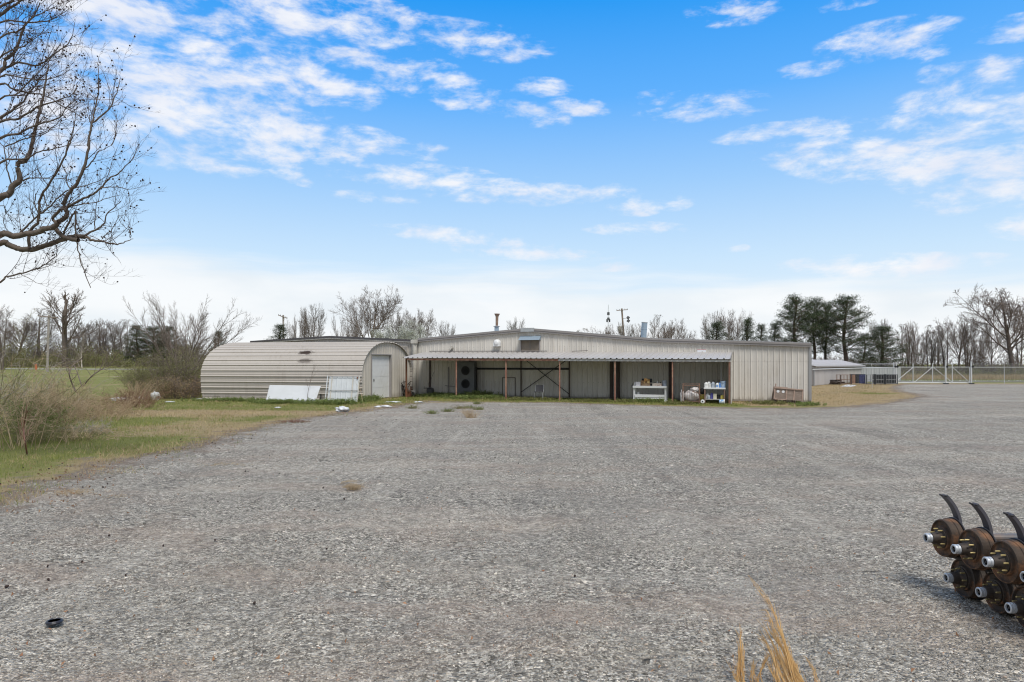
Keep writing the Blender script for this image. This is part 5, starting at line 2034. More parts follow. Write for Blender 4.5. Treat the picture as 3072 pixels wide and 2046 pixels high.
def bare(seed, kind):
    rg = np.random.default_rng(seed)
    out, tips = [], []
    if kind == 'round':        # full round-headed winter tree, 10 m
        cfg = [dict(seg=5, wob=.04, up=.05, tip=.6, kids=12, ang=52, ratio=.98, n=8, **{'from': .45}, rr=.42, taper=.22),
               dict(seg=6, wob=.08, up=.13, tip=.3, kids=9, ang=38, ratio=.46, n=5, **{'from': .25}, rr=.55, rmin=.024, taper=.35),
               dict(seg=4, wob=.12, up=.06, tip=.4, kids=6, ang=40, ratio=.58, n=4, **{'from': .15}, rr=.6, rmin=.015),
               dict(seg=3, wob=.14, up=.05, tip=.5, kids=5, ang=42, ratio=.62, n=3, **{'from': .15}, rr=.7, rmin=.011),
               dict(seg=2, wob=.15, up=.03, tip=.6, n=3, rmin=.009)]
        grow(rg, np.zeros(3), np.array([0, 0, 1.0]), 4.4, .17, 0, cfg, out, tips)
    elif kind == 'fan':        # low tree of long arching stems
        cfg = [dict(seg=9, wob=.04, up=-.012, tip=.25, kids=9, ang=24, ratio=.50, n=6, **{'from': .22}, rr=.65, minz=.05, taper=.5),
               dict(seg=5, wob=.07, up=.02, tip=.3, kids=7, ang=26, ratio=.50, n=4, **{'from': .2}, rr=.7, rmin=.022),
               dict(seg=4, wob=.10, up=.02, tip=.4, kids=5, ang=34, ratio=.55, n=3, **{'from': .2}, rr=.7, rmin=.014),
               dict(seg=2, wob=.15, up=.02, tip=.6, n=3, rmin=.009)]
        for k in range(12):
            a = k * 2.4 + rg.uniform(-.2, .2)
            tl = rg.uniform(.25, 1.0)
            grow(rg, np.array([.15 * math.cos(a), .15 * math.sin(a), 0]), np.array([math.cos(a) * tl, math.sin(a) * tl, 1.0]), rg.uniform(6.5, 8.5), .085, 0, cfg, out, tips)
    elif kind == 'vase':       # several stems fanning out from near the ground
        cfg = [dict(seg=6, wob=.06, up=.06, tip=.35, kids=10, ang=28, ratio=.5, n=6, **{'from': .25}, rr=.5, minz=.1),
               dict(seg=4, wob=.10, up=.07, tip=.4, kids=8, ang=32, ratio=.55, n=4, **{'from': .15}, rr=.6, rmin=.022),
               dict(seg=3, wob=.12, up=.05, tip=.5, kids=6, ang=36, ratio=.6, n=3, **{'from': .1}, rr=.65, rmin=.015),
               dict(seg=2, wob=.15, up=.04, tip=.6, n=3, rmin=.011)]
        for k in range(8):
            a = k * .85 + rg.uniform(-.2, .2)
            tl = rg.uniform(.30, 1.05)
            grow(rg, np.array([.1 * math.cos(a), .1 * math.sin(a), 0]), np.array([math.cos(a) * tl, math.sin(a) * tl, 1.0]), rg.uniform(6.5, 8.0), .10, 0, cfg, out, tips)
    elif kind == 'slim':       # edge-of-wood tree, two or three upright stems
        cfg = [dict(seg=7, wob=.04, up=.05, tip=.3, kids=12, ang=40, ratio=.36, n=6, **{'from': .25}, rr=.38, taper=.40),
               dict(seg=4, wob=.12, up=.10, tip=.4, kids=8, ang=34, ratio=.5, n=4, **{'from': .15}, rr=.6, rmin=.020),
               dict(seg=3, wob=.12, up=.06, tip=.5, kids=6, ang=36, ratio=.62, n=3, **{'from': .1}, rr=.7, rmin=.013),
               dict(seg=2, wob=.15, up=.03, tip=.6, n=3, rmin=.009)]
        for k in range(3):
            a = k * 2.1 + rg.uniform(-.4, .4)
            grow(rg, np.array([.12 * math.cos(a), .12 * math.sin(a), 0]), np.array([math.cos(a) * .13, math.sin(a) * .13, 1.0]), rg.uniform(6.6, 8.8), .11, 0, cfg, out, tips)
    elif kind == 'broken':     # topped thick trunk with regrowth
        cfg = [dict(seg=6, wob=.02, up=.05, tip=.7, kids=16, ang=50, ratio=.42, n=9, **{'from': .38}, rr=.30, taper=.1, cont=True),
               dict(seg=5, wob=.12, up=.14, tip=.4, kids=7, ang=36, ratio=.5, n=5, **{'from': .25}, rr=.55, rmin=.035),
               dict(seg=3, wob=.12, up=.12, tip=.5, kids=7, ang=32, ratio=.6, n=3, **{'from': .1}, rr=.65, rmin=.022),
               dict(seg=2, wob=.15, up=.06, tip=.6, n=3, rmin=.016)]
        grow(rg, np.zeros(3), np.array([0, 0, 1.0]), 6.2, .22, 0, cfg, out, tips)
    env = {'round': (5.4, 4.2, 4.2), 'slim': (5.6, 2.5, 4.4)}.get(kind)
    if env:                    # draw stray leaders in to a rounded head
        cz, rx, rz_ = env
        o2 = []
        for p, r, n, l in out:
            q = np.sqrt((p[:, 0] ** 2 + p[:, 1] ** 2) / rx ** 2 + ((p[:, 2] - cz) / rz_) ** 2)
            k = np.where((q > 1) & (p[:, 2] > 2.4), (1 + .22 * (q - 1)) / np.maximum(q, 1), 1.0)[:, None]
            c = np.array([0, 0, cz])
            o2.append((c + (p - c) * k, r, n, l))
        out = o2
    return out, tips


def pine(seed, hgt=10.0, kind='tall'):
    rg = np.random.default_rng(seed)
    out = []
    k = 10
    pts = [np.array([.12 * math.sin(i * .7 + seed), .1 * math.cos(i * .9), hgt * .97 * i / k]) for i in range(k + 1)]
    out.append((np.array(pts), np.linspace(.20, .045, k + 1), 9, 0))
    cen = []
    nb = 60 if kind == 'tall' else 56
    lo = .30 if kind == 'tall' else .10
    for j in range(nb):
        f = lo + (1 - lo) * ((j + rg.uniform(0, 1)) / nb) ** .9
        z = hgt * .97 * f
        a = j * 2.4 + rg.uniform(-.5, .5)
        g = (f - lo) / (1 - lo)
        env = 1.12 * max(math.sin(math.pi * (.16 + .80 * g)), .05) ** .75 if kind == 'tall' else (1 - g) ** .75 * 1.35 + .1
        if kind == 'cedar':
            env = (1 - g) * .75 + .08
        L = hgt * .17 * env * rg.uniform(.55, 1.25) + .25
        if kind == 'tall' and f < .55 and rg.random() < .45:
            L *= .55
        b0 = np.array([np.interp(z, [0, hgt], [0, .1]), 0, z])
        d = np.array([math.cos(a), math.sin(a), .15 + .35 * g + rg.uniform(-.25, .35)])
        P_ = [b0]
        q = b0
        dd = d
        for i in range(4):
            dd = dd + np.array([0, 0, .13]) + rg.normal(0, .08, 3)
            dd = dd / np.linalg.norm(dd)
            q = q + dd * L / 4
            P_.append(q)
        out.append((np.array(P_), np.linspace(.05, .015, 5), 4, 1))
        nc = max(4, int(L * 4.0))
        for i in range(nc):
            f2 = .30 + .75 * (i + rg.uniform(0, 1)) / nc
            i0 = min(int(f2 * 4), 3)
            c = P_[i0] + (P_[i0 + 1] - P_[i0]) * (f2 * 4 - i0)
            lat = np.array([-d[1], d[0], 0]) * rg.normal(0, L * .22)
            e = c + lat + np.array([0, 0, rg.uniform(-.05, .38)])
            cen.append(e)
            out.append((np.array([c, (c + e) / 2, e]), np.array([.02, .014, .008]), 3, 2))
    cen = np.array(cen)
    dens = 62 if kind != 'cedar' else 70
    LV, LF = leaf_cloud(rg, cen, dens, .19 if kind != 'cedar' else .22, .050, .75)
    return out, (LV, LF)


for i, (k, s) in enumerate((('round', 3), ('round', 8), ('vase', 5), ('slim', 2), ('slim', 6), ('broken', 4), ('vase', 11), ('fan', 7))):
    br, tp_ = bare(s, k)
    PROTO[k + str(sum(1 for q in PROTO if q.startswith(k)))] = assemble('bare_tree', br, 1 if k not in ('vase', 'broken') else (1), (M_BARK, M_TWIGG if i in (1, 3) else M_TWIG))
for i, (s, k) in enumerate(((1, 'tall'), (4, 'tall'), (9, 'low'), (12, 'cedar'))):
    br, lv_ = pine(s, 10.0, k)
    PROTO['pine' + str(i)] = assemble('pine_tree', br, 1, (M_BARKP, M_BARKP), lv_, M_NEEDLE if True else None)
br, tp_ = bare(21, 'round')
rg = np.random.default_rng(3)
cen = np.array([t_[0] for t_ in tp_])
cen = cen[rg.random(len(cen)) < .5]
PROTO['bloom'] = assemble('blossom_tree', br, 1, (M_BARK, M_TWIGG), leaf_cloud(rg, cen, 11, .20, .055), M_BLOOM)
PSIZE = {}
for k, o in PROTO.items():
    z = max(np.percentile([v.co.z for v in c.data.vertices], 99.6) for c in o.children)
    xw = max(np.percentile(np.abs([v.co.x for v in c.data.vertices]), 97) for c in o.children)
    PSIZE[k] = (z, xw)
USED = set()
GROUPS = {'b': 'leafless trees along the back of the lot', 'p': 'dark evergreen trees beyond the buildings'}


def tree(proto, px, pyt, D, wpx, label, cat='tree', rot=0.0, group=None, lean=0.0, zb=None, name=None):
    """stand a tree so that its top reaches row pyt and its crown is wpx wide"""
    src = PROTO[proto]
    if proto in USED:
        o = copy_tree(src)
    else:
        o = src
        USED.add(proto)
    X = (px - CX) / F * D
    z0 = float(zt(X, D)) - .05 if zb is None else zb
    top = P(px, pyt, D).z - z0
    h0, w0 = PSIZE[proto]
    sz = top / h0
    sx = wpx / F * D / 2 / w0
    o.location = (X, D, z0)
    o.scale = (sx, sx, sz)
    o.rotation_euler = (0, lean, rot)
    tag(o, label, cat, group)
    return o


GB, GP = 'leafless trees along the skyline', 'evergreen trees along the skyline'
# left field edge
tree('broken0', 195, 868, 140, 150, 'topped thick trunked bare tree with upright regrowth in the far left treeline', rot=.6, group=GB)
tree('slim0', 118, 925, 150, 95, 'bare tree just left of the topped trunk behind the field pole', group=GB, rot=1)
tree('round0', 52, 948, 148, 130, 'round bare tree at the far left behind the field pole', group=GB, rot=2)
tree('slim1', 5, 915, 120, 70, 'tall bare tree cut by the left picture edge', group=GB)
lbl = ['slim bare tree directly right of the topped trunk', 'slender bare tree, second right of the topped trunk', 'slender bare tree, third right of the topped trunk',
       'straight bare tree, fourth right of the topped trunk', 'fine bare tree, fifth right of the topped trunk', 'bushy bare tree just left of the dark pines',
       'bare tree close against the left dark pine', 'low bare tree between the field track and the dark pines']
for i, (px, py, w_) in enumerate(((243, 968, 60), (266, 962, 55), (288, 972, 60), (306, 955, 46), (326, 968, 64), (350, 964, 74), (375, 958, 70), (222, 985, 60))):
    tree('slim' + str(i % 2), px, py, 158 + 3 * (i % 3), w_, lbl[i], rot=i * 1.3, group=GB)
for px, py, w_, pr, lb in ((412, 975, 90, 'pine2', 'dark round topped pine at the left of the far dark grove'), (462, 978, 84, 'pine0', 'dark pine in the middle of the far dark grove'),
                       (505, 978, 96, 'pine2', 'dark spreading pine at the right of the far dark grove')):
    tree(pr, px, py, 150, w_, lb, rot=px * .1, group=GP)
tree('fan0', 545, 893, 62, 330, 'wide fan shaped bare tree with many arching stems left of the hut', rot=.4, zb=.1)
tree('pine2', 655, 993, 118, 62, 'dark pine standing just left of the hut roof line', rot=1, group=GP)
tree('pine2', 842, 973, 105, 98, 'broad dark pine behind the pole with the tilted crossarm', rot=2.4, group=GP)
tree('vase1', 905, 930, 95, 75, 'thin bare tree leaning left behind the hut roof', rot=2, lean=-.12, group=GB)
tree('round1', 942, 912, 98, 88, 'fine bare tree right of the leaning one behind the hut', rot=1, group=GB)
tree('vase1', 1052, 922, 96, 100, 'fan shaped bare tree just left of the tallest one', rot=.3, group=GB)
tree('round0', 1106, 866, 92, 150, 'tallest bare tree behind the hut door end', rot=.9, group=GB)
tree('round1', 1190, 932, 100, 90, 'bare tree behind the white blossom', rot=2.0, group=GB)
tree('round0', 1262, 928, 100, 110, 'bushy bare tree right of the white blossom', rot=3.0, group=GB)
tree('round1', 1340, 966, 104, 62, 'small bare tree over the left slope of the gabled roof', rot=4.0, group=GB)
tree('bloom', 1212, 968, 84, 145, 'white blossoming tree peeping over the roof junction', rot=1)
tree('round1', 1550, 956, 100, 84, 'small bare tree right of the rusty flue', rot=5, group=GB)
tree('slim0', 1752, 985, 150, 60, 'faint bare tree on the right roof slope, left of the mast', rot=2, group=GB)
tree('round0', 1810, 975, 130, 70, 'low bare tree beside the radio mast', rot=1.7, group=GB)
tree('round1', 1870, 968, 120, 66, 'bare tree behind the transformer pole', rot=2.7, group=GB)
tree('slim1', 1912, 972, 120, 50, 'bare tree just left of the tilted roof duct', rot=2.7, group=GB)
tree('slim0', 1972, 944, 115, 56, 'narrow bare tree just right of the tilted roof duct', rot=.7, group=GB)
tree('round0', 2012, 958, 112, 100, 'round bare tree right of the tilted roof duct', rot=2.2, group=GB)
tree('slim1', 2068, 992, 125, 60, 'thin faint bare tree left of the cedar behind the right wall', rot=1.2, group=GB)
tree('round1', 2140, 936, 118, 70, 'bare tree rising behind the bushy evergreen', rot=.2, group=GB)
tree('pine2', 2150, 966, 105, 100, 'bushy evergreen behind the right part of the roof', rot=.8, group=GP)
tree('round0', 2206, 928, 116, 80, 'tall open bare tree between the two evergreens', rot=3.9, group=GB)
tree('pine3', 2243, 954, 100, 58, 'narrow pointed cedar left of the big pines', rot=.8, group=GP)
tree('pine2', 2285, 972, 104, 70, 'low ragged pine right of the cedar', rot=2.8, group=GP)
tree('pine2', 2326, 968, 102, 84, 'low ragged pine directly left of the big pines', rot=1.9, group=GP)
tree('pine0', 2386, 887, 98, 118, 'tall pine at the left of the group of big pines', rot=.3, group=GP)
tree('pine1', 2442, 893, 100, 92, 'tall pine second in the group of big pines', rot=1.3, group=GP)
tree('pine0', 2478, 905, 104, 76, 'tall pine squeezed in the middle of the big pines', rot=4.3, group=GP)
tree('pine1', 2536, 887, 98, 130, 'tall round headed pine standing right of the other big pines', rot=2.6, group=GP)
tree('pine2', 2648, 978, 96, 150, 'wide dark pine above the corner of the fence', rot=3.6, group=GP)
tree('pine2', 2592, 1000, 104, 84, 'lower pine filling in right of the big pines', rot=5.6, group=GP)
tree('round1', 2640, 958, 118, 96, 'bare tree top showing above the wide dark pine', rot=.9, group=GB)
names = ['first', 'second', 'third', 'fourth', 'fifth', 'sixth', 'seventh', 'eighth']
for i, (px, py, w_, pr, D) in enumerate(((2706, 972, 52, 'slim0', 108), (2728, 966, 60, 'slim1', 104), (2755, 968, 66, 'vase1', 110), (2790, 975, 66, 'slim0', 106),
                                         (2812, 984, 56, 'slim1', 114), (2836, 968, 60, 'slim0', 104), (2902, 978, 66, 'slim1', 110), (2934, 984, 74, 'vase1', 105))):
    tree(pr, px, py, D, w_, '%s tree counted from the wide dark pine in the bare row behind the gate' % names[i], rot=i * 1.7, group=GB)
tree('round0', 2872, 944, 102, 96, 'rounded bushy bare tree above the right half of the gate', rot=.5, group=GB)
tree('round1', 2972, 975, 108, 80, 'small bare tree left of the biggest one at the right edge', rot=2.5, group=GB)
tree('round0', 3042, 863, 96, 240, 'biggest bare tree at the right picture edge', rot=4.4, group=GB)
tree('slim1', 3060, 930, 112, 70, 'straight bare tree behind the biggest one at the right edge', rot=4.4, group=GB)
for k, o in PROTO.items():
    if k not in USED:
        for c in list(o.children):
            bpy.data.objects.remove(c)
        bpy.data.objects.remove(o)


# undergrowth at the wood's edge: nobody could count it
def thicket(name, label, cat, path, n, hgt, mats, leafmat, seed, leafn=3, depth=5.0, size=.05, spread=.3, twr=.012, leaves=True, top=None):
    """mass of brushwood along a list of (px, D) points"""
    rg = np.random.default_rng(seed)
    br, cen = [], []
    px_ = [a for a, _, _ in path]
    for i in range(n):
        px = rg.uniform(px_[0], px_[-1])
        D = float(np.interp(px, px_, [b_ for _, b_, _ in path])) + rg.uniform(0, depth)
        hh = float(np.interp(px, px_, [c for _, _, c in path])) * hgt * (.75 + .35 * math.sin(px * .09 + seed) * math.sin(px * .023)) * rg.uniform(.55, 1.1)
        X = (px - CX) / F * D
        q = np.array([X, D, float(zt(X, D)) - .05])
        d = np.array([rg.normal(0, .22), rg.normal(0, .22), 1.0])
        P_ = [q]
        for k in range(4):
            d = d + rg.normal(0, .14, 3)
            d[2] = abs(d[2])
            d = d / np.linalg.norm(d)
            q = q + d * hh / 4
            P_.append(q)
        br.append((np.array(P_), np.linspace(twr * 1.6, twr * .6, 5), 3))
        for k in range(7):
            f = rg.uniform(.12, 1)
            i0 = min(int(f * 4), 3)
            c = P_[i0] + (P_[i0 + 1] - P_[i0]) * (f * 4 - i0)
            e = c + np.array([rg.normal(0, .3), rg.normal(0, .3), rg.uniform(.05, .5)]) * hh * .28
            m_ = (c + e) / 2 + rg.normal(0, .03 * hh, 3)
            br.append((np.array([c, m_, e]), np.array([twr, twr * .7, twr * .4]), 3))
            cen.append(e)
            for _ in range(2):
                e2 = m_ + np.array([rg.normal(0, .2), rg.normal(0, .2), rg.uniform(.0, .35)]) * hh * .22
                br.append((np.array([m_, (m_ + e2) / 2, e2]), np.array([twr * .8, twr * .6, twr * .4]), 3))
                cen.append(e2)
    V, Q = tubes(br)
    F3 = np.concatenate([Q[:, [0, 1, 2]], Q[:, [0, 2, 3]]])
    mi = np.zeros(len(F3), int)
    if leaves:
        LV, LF = leaf_cloud(rg, np.array(cen), leafn, spread, size, 1.0)
        F3 = np.concatenate([F3, LF + len(V)])
        V = np.concatenate([V, LV])
        mi = np.concatenate([mi, np.ones(len(LF), int)])
    o = np_mesh(name, V, F3, [mats, leafmat], mi=mi)
    return tag(o, label, cat, kind='stuff')


M_BRN = leaf_mat('brown_brush_leaves', (.085, .065, .045), (.19, .15, .10), trans=.2, patch=.5)
thicket('brushwood', 'dark tangled brushwood along the far edge of the left field', 'brushwood', [(-200, 146, 1.0), (60, 146, 1.0), (230, 150, 1.0), (330, 152, .9), (520, 152, 1.1), (640, 150, .9)],
        1300, 6.6, M_TWIGG, M_BRN, 31, leafn=1, depth=9, size=.14, spread=.35, twr=.035)
thicket('green_brush', 'olive green brush before the far left treeline', 'brush', [(-200, 138, 1.0), (40, 138, 1.1), (140, 138, .8), (200, 139, 1.3), (330, 139, .9), (400, 139, .4)],
        260, 4.6, M_TWIGO, M_OLIVE, 33, leafn=2, depth=5, size=.13, spread=.35, twr=.03)
thicket('brushwood', 'low brushwood running behind the whole building line', 'brushwood', [(600, 120, .5), (1200, 120, .6), (1900, 125, .6), (2400, 112, 1.0), (2700, 108, 1.0)],
        700, 4.0, M_TWIG, M_BRN, 35, leafn=1, depth=9, size=.10, spread=.35, twr=.025)
thicket('brushwood', 'brown brushwood under the bare trees behind the gate', 'brushwood', [(2420, 100, .9), (2600, 100, 1.0), (2800, 101, .8), (3080, 100, 1.0), (3400, 100, 1.0)],
        1300, 4.0, M_TWIG, M_BRN, 36, leafn=2, depth=7, size=.07, spread=.3, twr=.018)
thicket('green_brush', 'mixed green brush along the verge behind the fence', 'brush', [(2690, 95, .85), (2800, 95, .9), (3000, 95, 1.1), (3080, 95, 1.7), (3400, 95, 1.7)],
        460, 1.75, M_TWIGO, M_OLIVE, 37, leafn=3, depth=3, size=.055, spread=.2, twr=.014)

# tall straw-coloured grass behind the road
rg = np.random.default_rng(8)
n = 26000
X = rg.uniform(36, 86, n)
Y = rg.uniform(88.5, 93.5, n) + X * .02
tag(blades('tall_grass', np.stack([X, Y], -1), .45 + .5 * rg.random(n) * (.7 + .3 * np.sin(X * 1.3)), np.full(n, .05), M_STRAW, 9, lean=.3, z=np.zeros(n)),
    'tall tan grass in a band behind the fence and road', 'tall grass', kind='stuff')
n = 9000
X = rg.uniform(36, 86, n)
Y = rg.uniform(84, 88.5, n)
tag(blades('verge_grass', np.stack([X, Y], -1), .08 + .1 * rg.random(n), np.full(n, .06), M_GRASS, 9, z=np.zeros(n)), 'short green verge between road and tall grass', 'grass', kind='stuff')

# ------------------------------------------------------------------ shrubs and weeds near the left edge


def shrub(name, label, cat, px, py, hgt, wid, n, mat, seed, leafmat=None, leafn=2, leafs=.02, curl=.25, up=1.0, twr=.006, twigs=8, spread=.08, depth=None, lean=(0, 0), group=None, sub=2):
    rg = np.random.default_rng(seed)
    g0 = G(px, py)
    g0.z = float(zt(g0.x, g0.y))
    br, cen = [], []
    dp = depth if depth is not None else wid * .6
    for i in range(n):
        q = np.array([rg.normal(0, wid * .28), rg.normal(0, dp * .28), -.02])
        d = np.array([q[0] / wid * 1.1 + rg.normal(0, .25) + lean[0], q[1] / max(dp, .1) * .6 + rg.normal(0, .2) + lean[1], up])
        hh = hgt * rg.uniform(.55, 1.12)
        P_ = [q]
        k = 5
        for j in range(k):
            d = d / np.linalg.norm(d)
            q = q + d * hh / k
            if q[2] < .02:
                q[2] = .02
            P_.append(q)
            d = d + rg.normal(0, .12, 3) + np.array([0, 0, -curl * (j + 1) / k])
        br.append((np.array(P_), np.linspace(twr * 1.5, twr * .6, k + 1), 3))
        for j in range(twigs):
            f = rg.uniform(.15, 1)
            i0 = min(int(f * k), k - 1)
            c = P_[i0] + (P_[i0 + 1] - P_[i0]) * (f * k - i0)
            e = c + np.array([rg.normal(0, .35), rg.normal(0, .35), rg.uniform(-.1, .5)]) * hh * .25
            m_ = (c + e) / 2 + rg.normal(0, .02 * hh, 3)
            br.append((np.array([c, m_, e]), np.array([twr * .8, twr * .6, twr * .35]), 3))
            cen.append(e)
            for _ in range(sub):
                e2 = m_ + rg.normal(0, .07 * hh, 3)
                br.append((np.array([m_, (m_ + e2) / 2, e2]), np.array([twr * .6, twr * .5, twr * .3]), 3))
                cen.append(e2)
    V, Q = tubes(br)
    root = thing(name, label, cat, g0, 0, group)
    np_mesh('stems', V, Q, mat, parent=root)
    if leafmat is not None:
        LV, LF = leaf_cloud(rg, np.array(cen), leafn, spread, leafs)
        np_mesh('foliage', LV, LF, leafmat, parent=root)
    return root


shrub('dead_shrub', 'large pale dead shrub of long arching canes at the left picture edge', 'shrub', 20, 1345, 2.4, 2.3, 34, M_STALK, 41, curl=.42, twr=.0065, twigs=8)
shrub('dead_shrub', 'pale brush standing behind the dead shrub at the left picture edge', 'shrub', 15, 1278, 2.7, 2.4, 44, M_STALKG, 141, curl=.30, twr=.007, twigs=9)
shrub('cane_bush', 'bush of long bare green canes reaching over the left picture edge', 'bush', -60, 1310, 3.9, 2.0, 22, M_TWIGO, 42, curl=.30, twr=.007, twigs=6, lean=(.55, 0))
shrub('leafy_bush', 'dark green leafy bush among the dead stalks at the left', 'bush', 92, 1300, 1.15, 1.0, 40, M_TWIGO, 43, M_LEAFG, 7, .024, spread=.09, curl=.2)
shrub('brush_clump', 'brown brushy clump just right of the leafy bush', 'brush', 165, 1292, 1.65, 1.2, 90, M_STALK, 44, M_STALK and leaf_mat('dry_leaves', (.22, .15, .085), (.42, .31, .18)), 2, .016, curl=.2, twigs=10)
shrub('brush_clump', 'low olive brush at the foot of the brown clump', 'brush', 118, 1325, .55, 1.4, 60, M_TWIGO, 45, M_OLIVE, 3, .016, curl=.3)
shrub('twig_pile', 'low pile of arching dead twigs on the lawn in the left foreground', 'twig pile', 225, 1318, .75, 1.5, 46, M_STALK, 46, curl=.75, up=.5, twr=.006)
shrub('twig_pile', 'grey tangle of fine twigs behind the arching twig pile', 'twig pile', 268, 1300, .5, .9, 60, M_STALKG, 47, curl=.5, up=.6, twr=.004)
shrub('weed_clump', 'brown weeds right of the thin sapling trunk', 'weeds', 275, 1258, .70, 2.2, 80, M_STALK, 48, MATS['dry_leaves'], 2, .018, curl=.3, twigs=8)
shrub('weed_clump', 'reddish brown weeds between the saplings and the white plastic', 'weeds', 330, 1240, 0.85, 2.3, 80, M_STALK, 49, MATS['dry_leaves'], 2, .018, curl=.25, twigs=8)
shrub('weed_clump', 'brown weeds standing behind the white plastic sheets', 'weeds', 395, 1222, .95, 2.2, 90, M_REDST, 50, MATS['dry_leaves'], 2, .02, curl=.25, twigs=8)
shrub('weed_clump', 'thin olive weeds at the left above the leafy bush', 'weeds', 150, 1232, 1.2, 2.6, 60, M_STALK, 51, M_OLIVE, 1, .02, curl=.2, twigs=8)
shrub('weed_clump', 'dull brown weeds filling in behind the dead shrub', 'weeds', 40, 1240, 1.3, 2.6, 60, M_STALK, 52, MATS['dry_leaves'], 2, .02, curl=.2, twigs=8)
shrub('grass_tussock', 'upright orange tan grass tussock in front of the thicket', 'grass tussock', 403, 1212, 1.25, .75, 150, M_STALK, 53, curl=.12, twr=.007, twigs=1, sub=0)
shrub('grass_tussock', 'flattened tan grass mound beside the curved sapling', 'grass tussock', 252, 1222, .65, 1.0, 220, M_STALK, 54, curl=.9, up=.7, twr=.005, twigs=1, sub=0)
for i, (px, py, h_, w_, n_, lm, lb) in enumerate(((455, 1182, 2.6, 2.3, 80, M_OLIVE, 'tall brown green thicket bush at the left of the hut thicket'), (520, 1184, 3.3, 2.4, 90, M_OLIVE, 'tallest olive bush in the hut thicket'),
                                              (572, 1180, 3.4, 2.0, 90, M_OLIVE, 'dense olive bush touching the far end of the hut'), (548, 1195, 1.5, 2.2, 90, MATS['dry_leaves'], 'brown undergrowth at the foot of the hut thicket'),
                                              (478, 1196, 1.2, 2.0, 80, MATS['dry_leaves'], 'low brown undergrowth left of the hut thicket'), (425, 1172, 1.9, 1.8, 60, M_OLIVE, 'thin green bush at the left end of the hut thicket'))):
    shrub('thicket_bush', lb, 'bush', px, py, h_ * .95, w_, int(n_ * .95), M_TWIG if i % 2 else M_TWIGO, 60 + i, lm, 3, .030, curl=.10, twr=.010, twigs=10, spread=.12, group='bushes beside the arched hut')


def sapling(label, pts, D, r0, r1, seed, mat, twn=14, twl=.5, up=.25):
    """slender stem traced through points seen in the photo, with twigs"""
    rg = np.random.default_rng(seed)
    base = P(pts[0][0], pts[0][1], D)
    q = [np.array(P(x, y, D + .25 * math.sin(i * 1.7 + seed))) - np.array(base) for i, (x, y) in enumerate(pts)]
    p, r = curve_pts(q, [r0, r1], 3)
    t = thing('sapling', label, 'sapling', base)
    br = [(p, r, 6)]
    V, Q = tubes(br)
    np_mesh('stem', V, Q, mat, smooth=True, parent=t)
    out, tips = [], []
    cfg = [dict(seg=4, wob=.12, up=up * .3, tip=.4, kids=4, ang=34, ratio=.5, n=3, **{'from': .2}, rr=.6), dict(seg=3, wob=.16, up=.04, tip=.5, n=3, rmin=.004)]
    for i in range(twn):
        f = .25 + .74 * (i + rg.uniform(0, 1)) / twn
        k = min(int(f * (len(p) - 1)), len(p) - 2)
        d = (p[k + 1] - p[k])
        d = d / np.linalg.norm(d) + rg.normal(0, .55, 3) + np.array([0, 0, up])
        grow(rg, p[k], d, twl * rg.uniform(.5, 1.3), r[k] * .55, 0, cfg, out, tips)
    V, Q = tubes([(a, b_, n_) for a, b_, n_, l in out])
    np_mesh('twigs', V, Q, mat, parent=t)
    return t


sapling('thin curved sapling whose stem bends right above the weeds', [(228, 1176), (216, 1150), (208, 1125), (213, 1105), (224, 1092), (250, 1070), (262, 1040)], 30, .035, .010, 1, M_TWIG, 16, 1.0)
sapling('sapling stem arching far to the left from the curved one', [(219, 1098), (200, 1085), (175, 1070), (150, 1060)], 30.2, .02, .006, 2, M_TWIG, 8, .6)
sapling('multi stemmed sapling leaning right behind the weeds', [(248, 1160), (275, 1128), (300, 1110), (330, 1094), (352, 1060), (385, 1025)], 31, .03, .008, 3, M_TWIG, 18, 1.1)
sapling('straight left leaning sapling behind the curved one', [(246, 1162), (236, 1130), (226, 1105), (205, 1080), (168, 1058), (140, 1048)], 32, .028, .007, 4, M_TWIG, 14, .9)
sapling('slim upright sapling in the middle of the weeds', [(246, 1105), (244, 1070), (246, 1040), (252, 1010)], 40, .03, .008, 5, M_STALKG, 16, .9)
sapling('bare green cane rising across the far left treeline', [(-30, 1150), (15, 1105), (60, 1060), (100, 1040), (140, 1028)], 20, .016, .004, 6, M_TWIGO, 10, .5)
sapling('second bare cane arching across the left picture edge', [(-40, 1060), (20, 1040), (60, 1010), (85, 950)], 21, .014, .003, 7, M_TWIGO, 10, .5)
sapling('long pale dead cane lying over the dead shrub', [(-10, 1200), (35, 1180), (60, 1162), (78, 1150)], 17.5, .012, .004, 8, M_STALKG, 6, .4)
sapling('thin reddish sapling standing alone at the lawn edge', [(81, 1362), (76, 1330), (72, 1305), (72, 1275), (78, 1245), (84, 1232)], 15.9, .020, .006, 9, M_REDST, 9, .35, .4)
sapling('slim bare sapling growing up in front of the white panel', [(921, 1202), (925, 1170), (932, 1140), (939, 1112)], 37.3, .014, .005, 10, M_TWIG, 7, .7, .5)
sapling('dry weed stem leaning on the hut corner', [(1087, 1206), (1084, 1180), (1078, 1160), (1082, 1140)], 36.9, .014, .005, 11, M_STALK, 6, .4, .3)

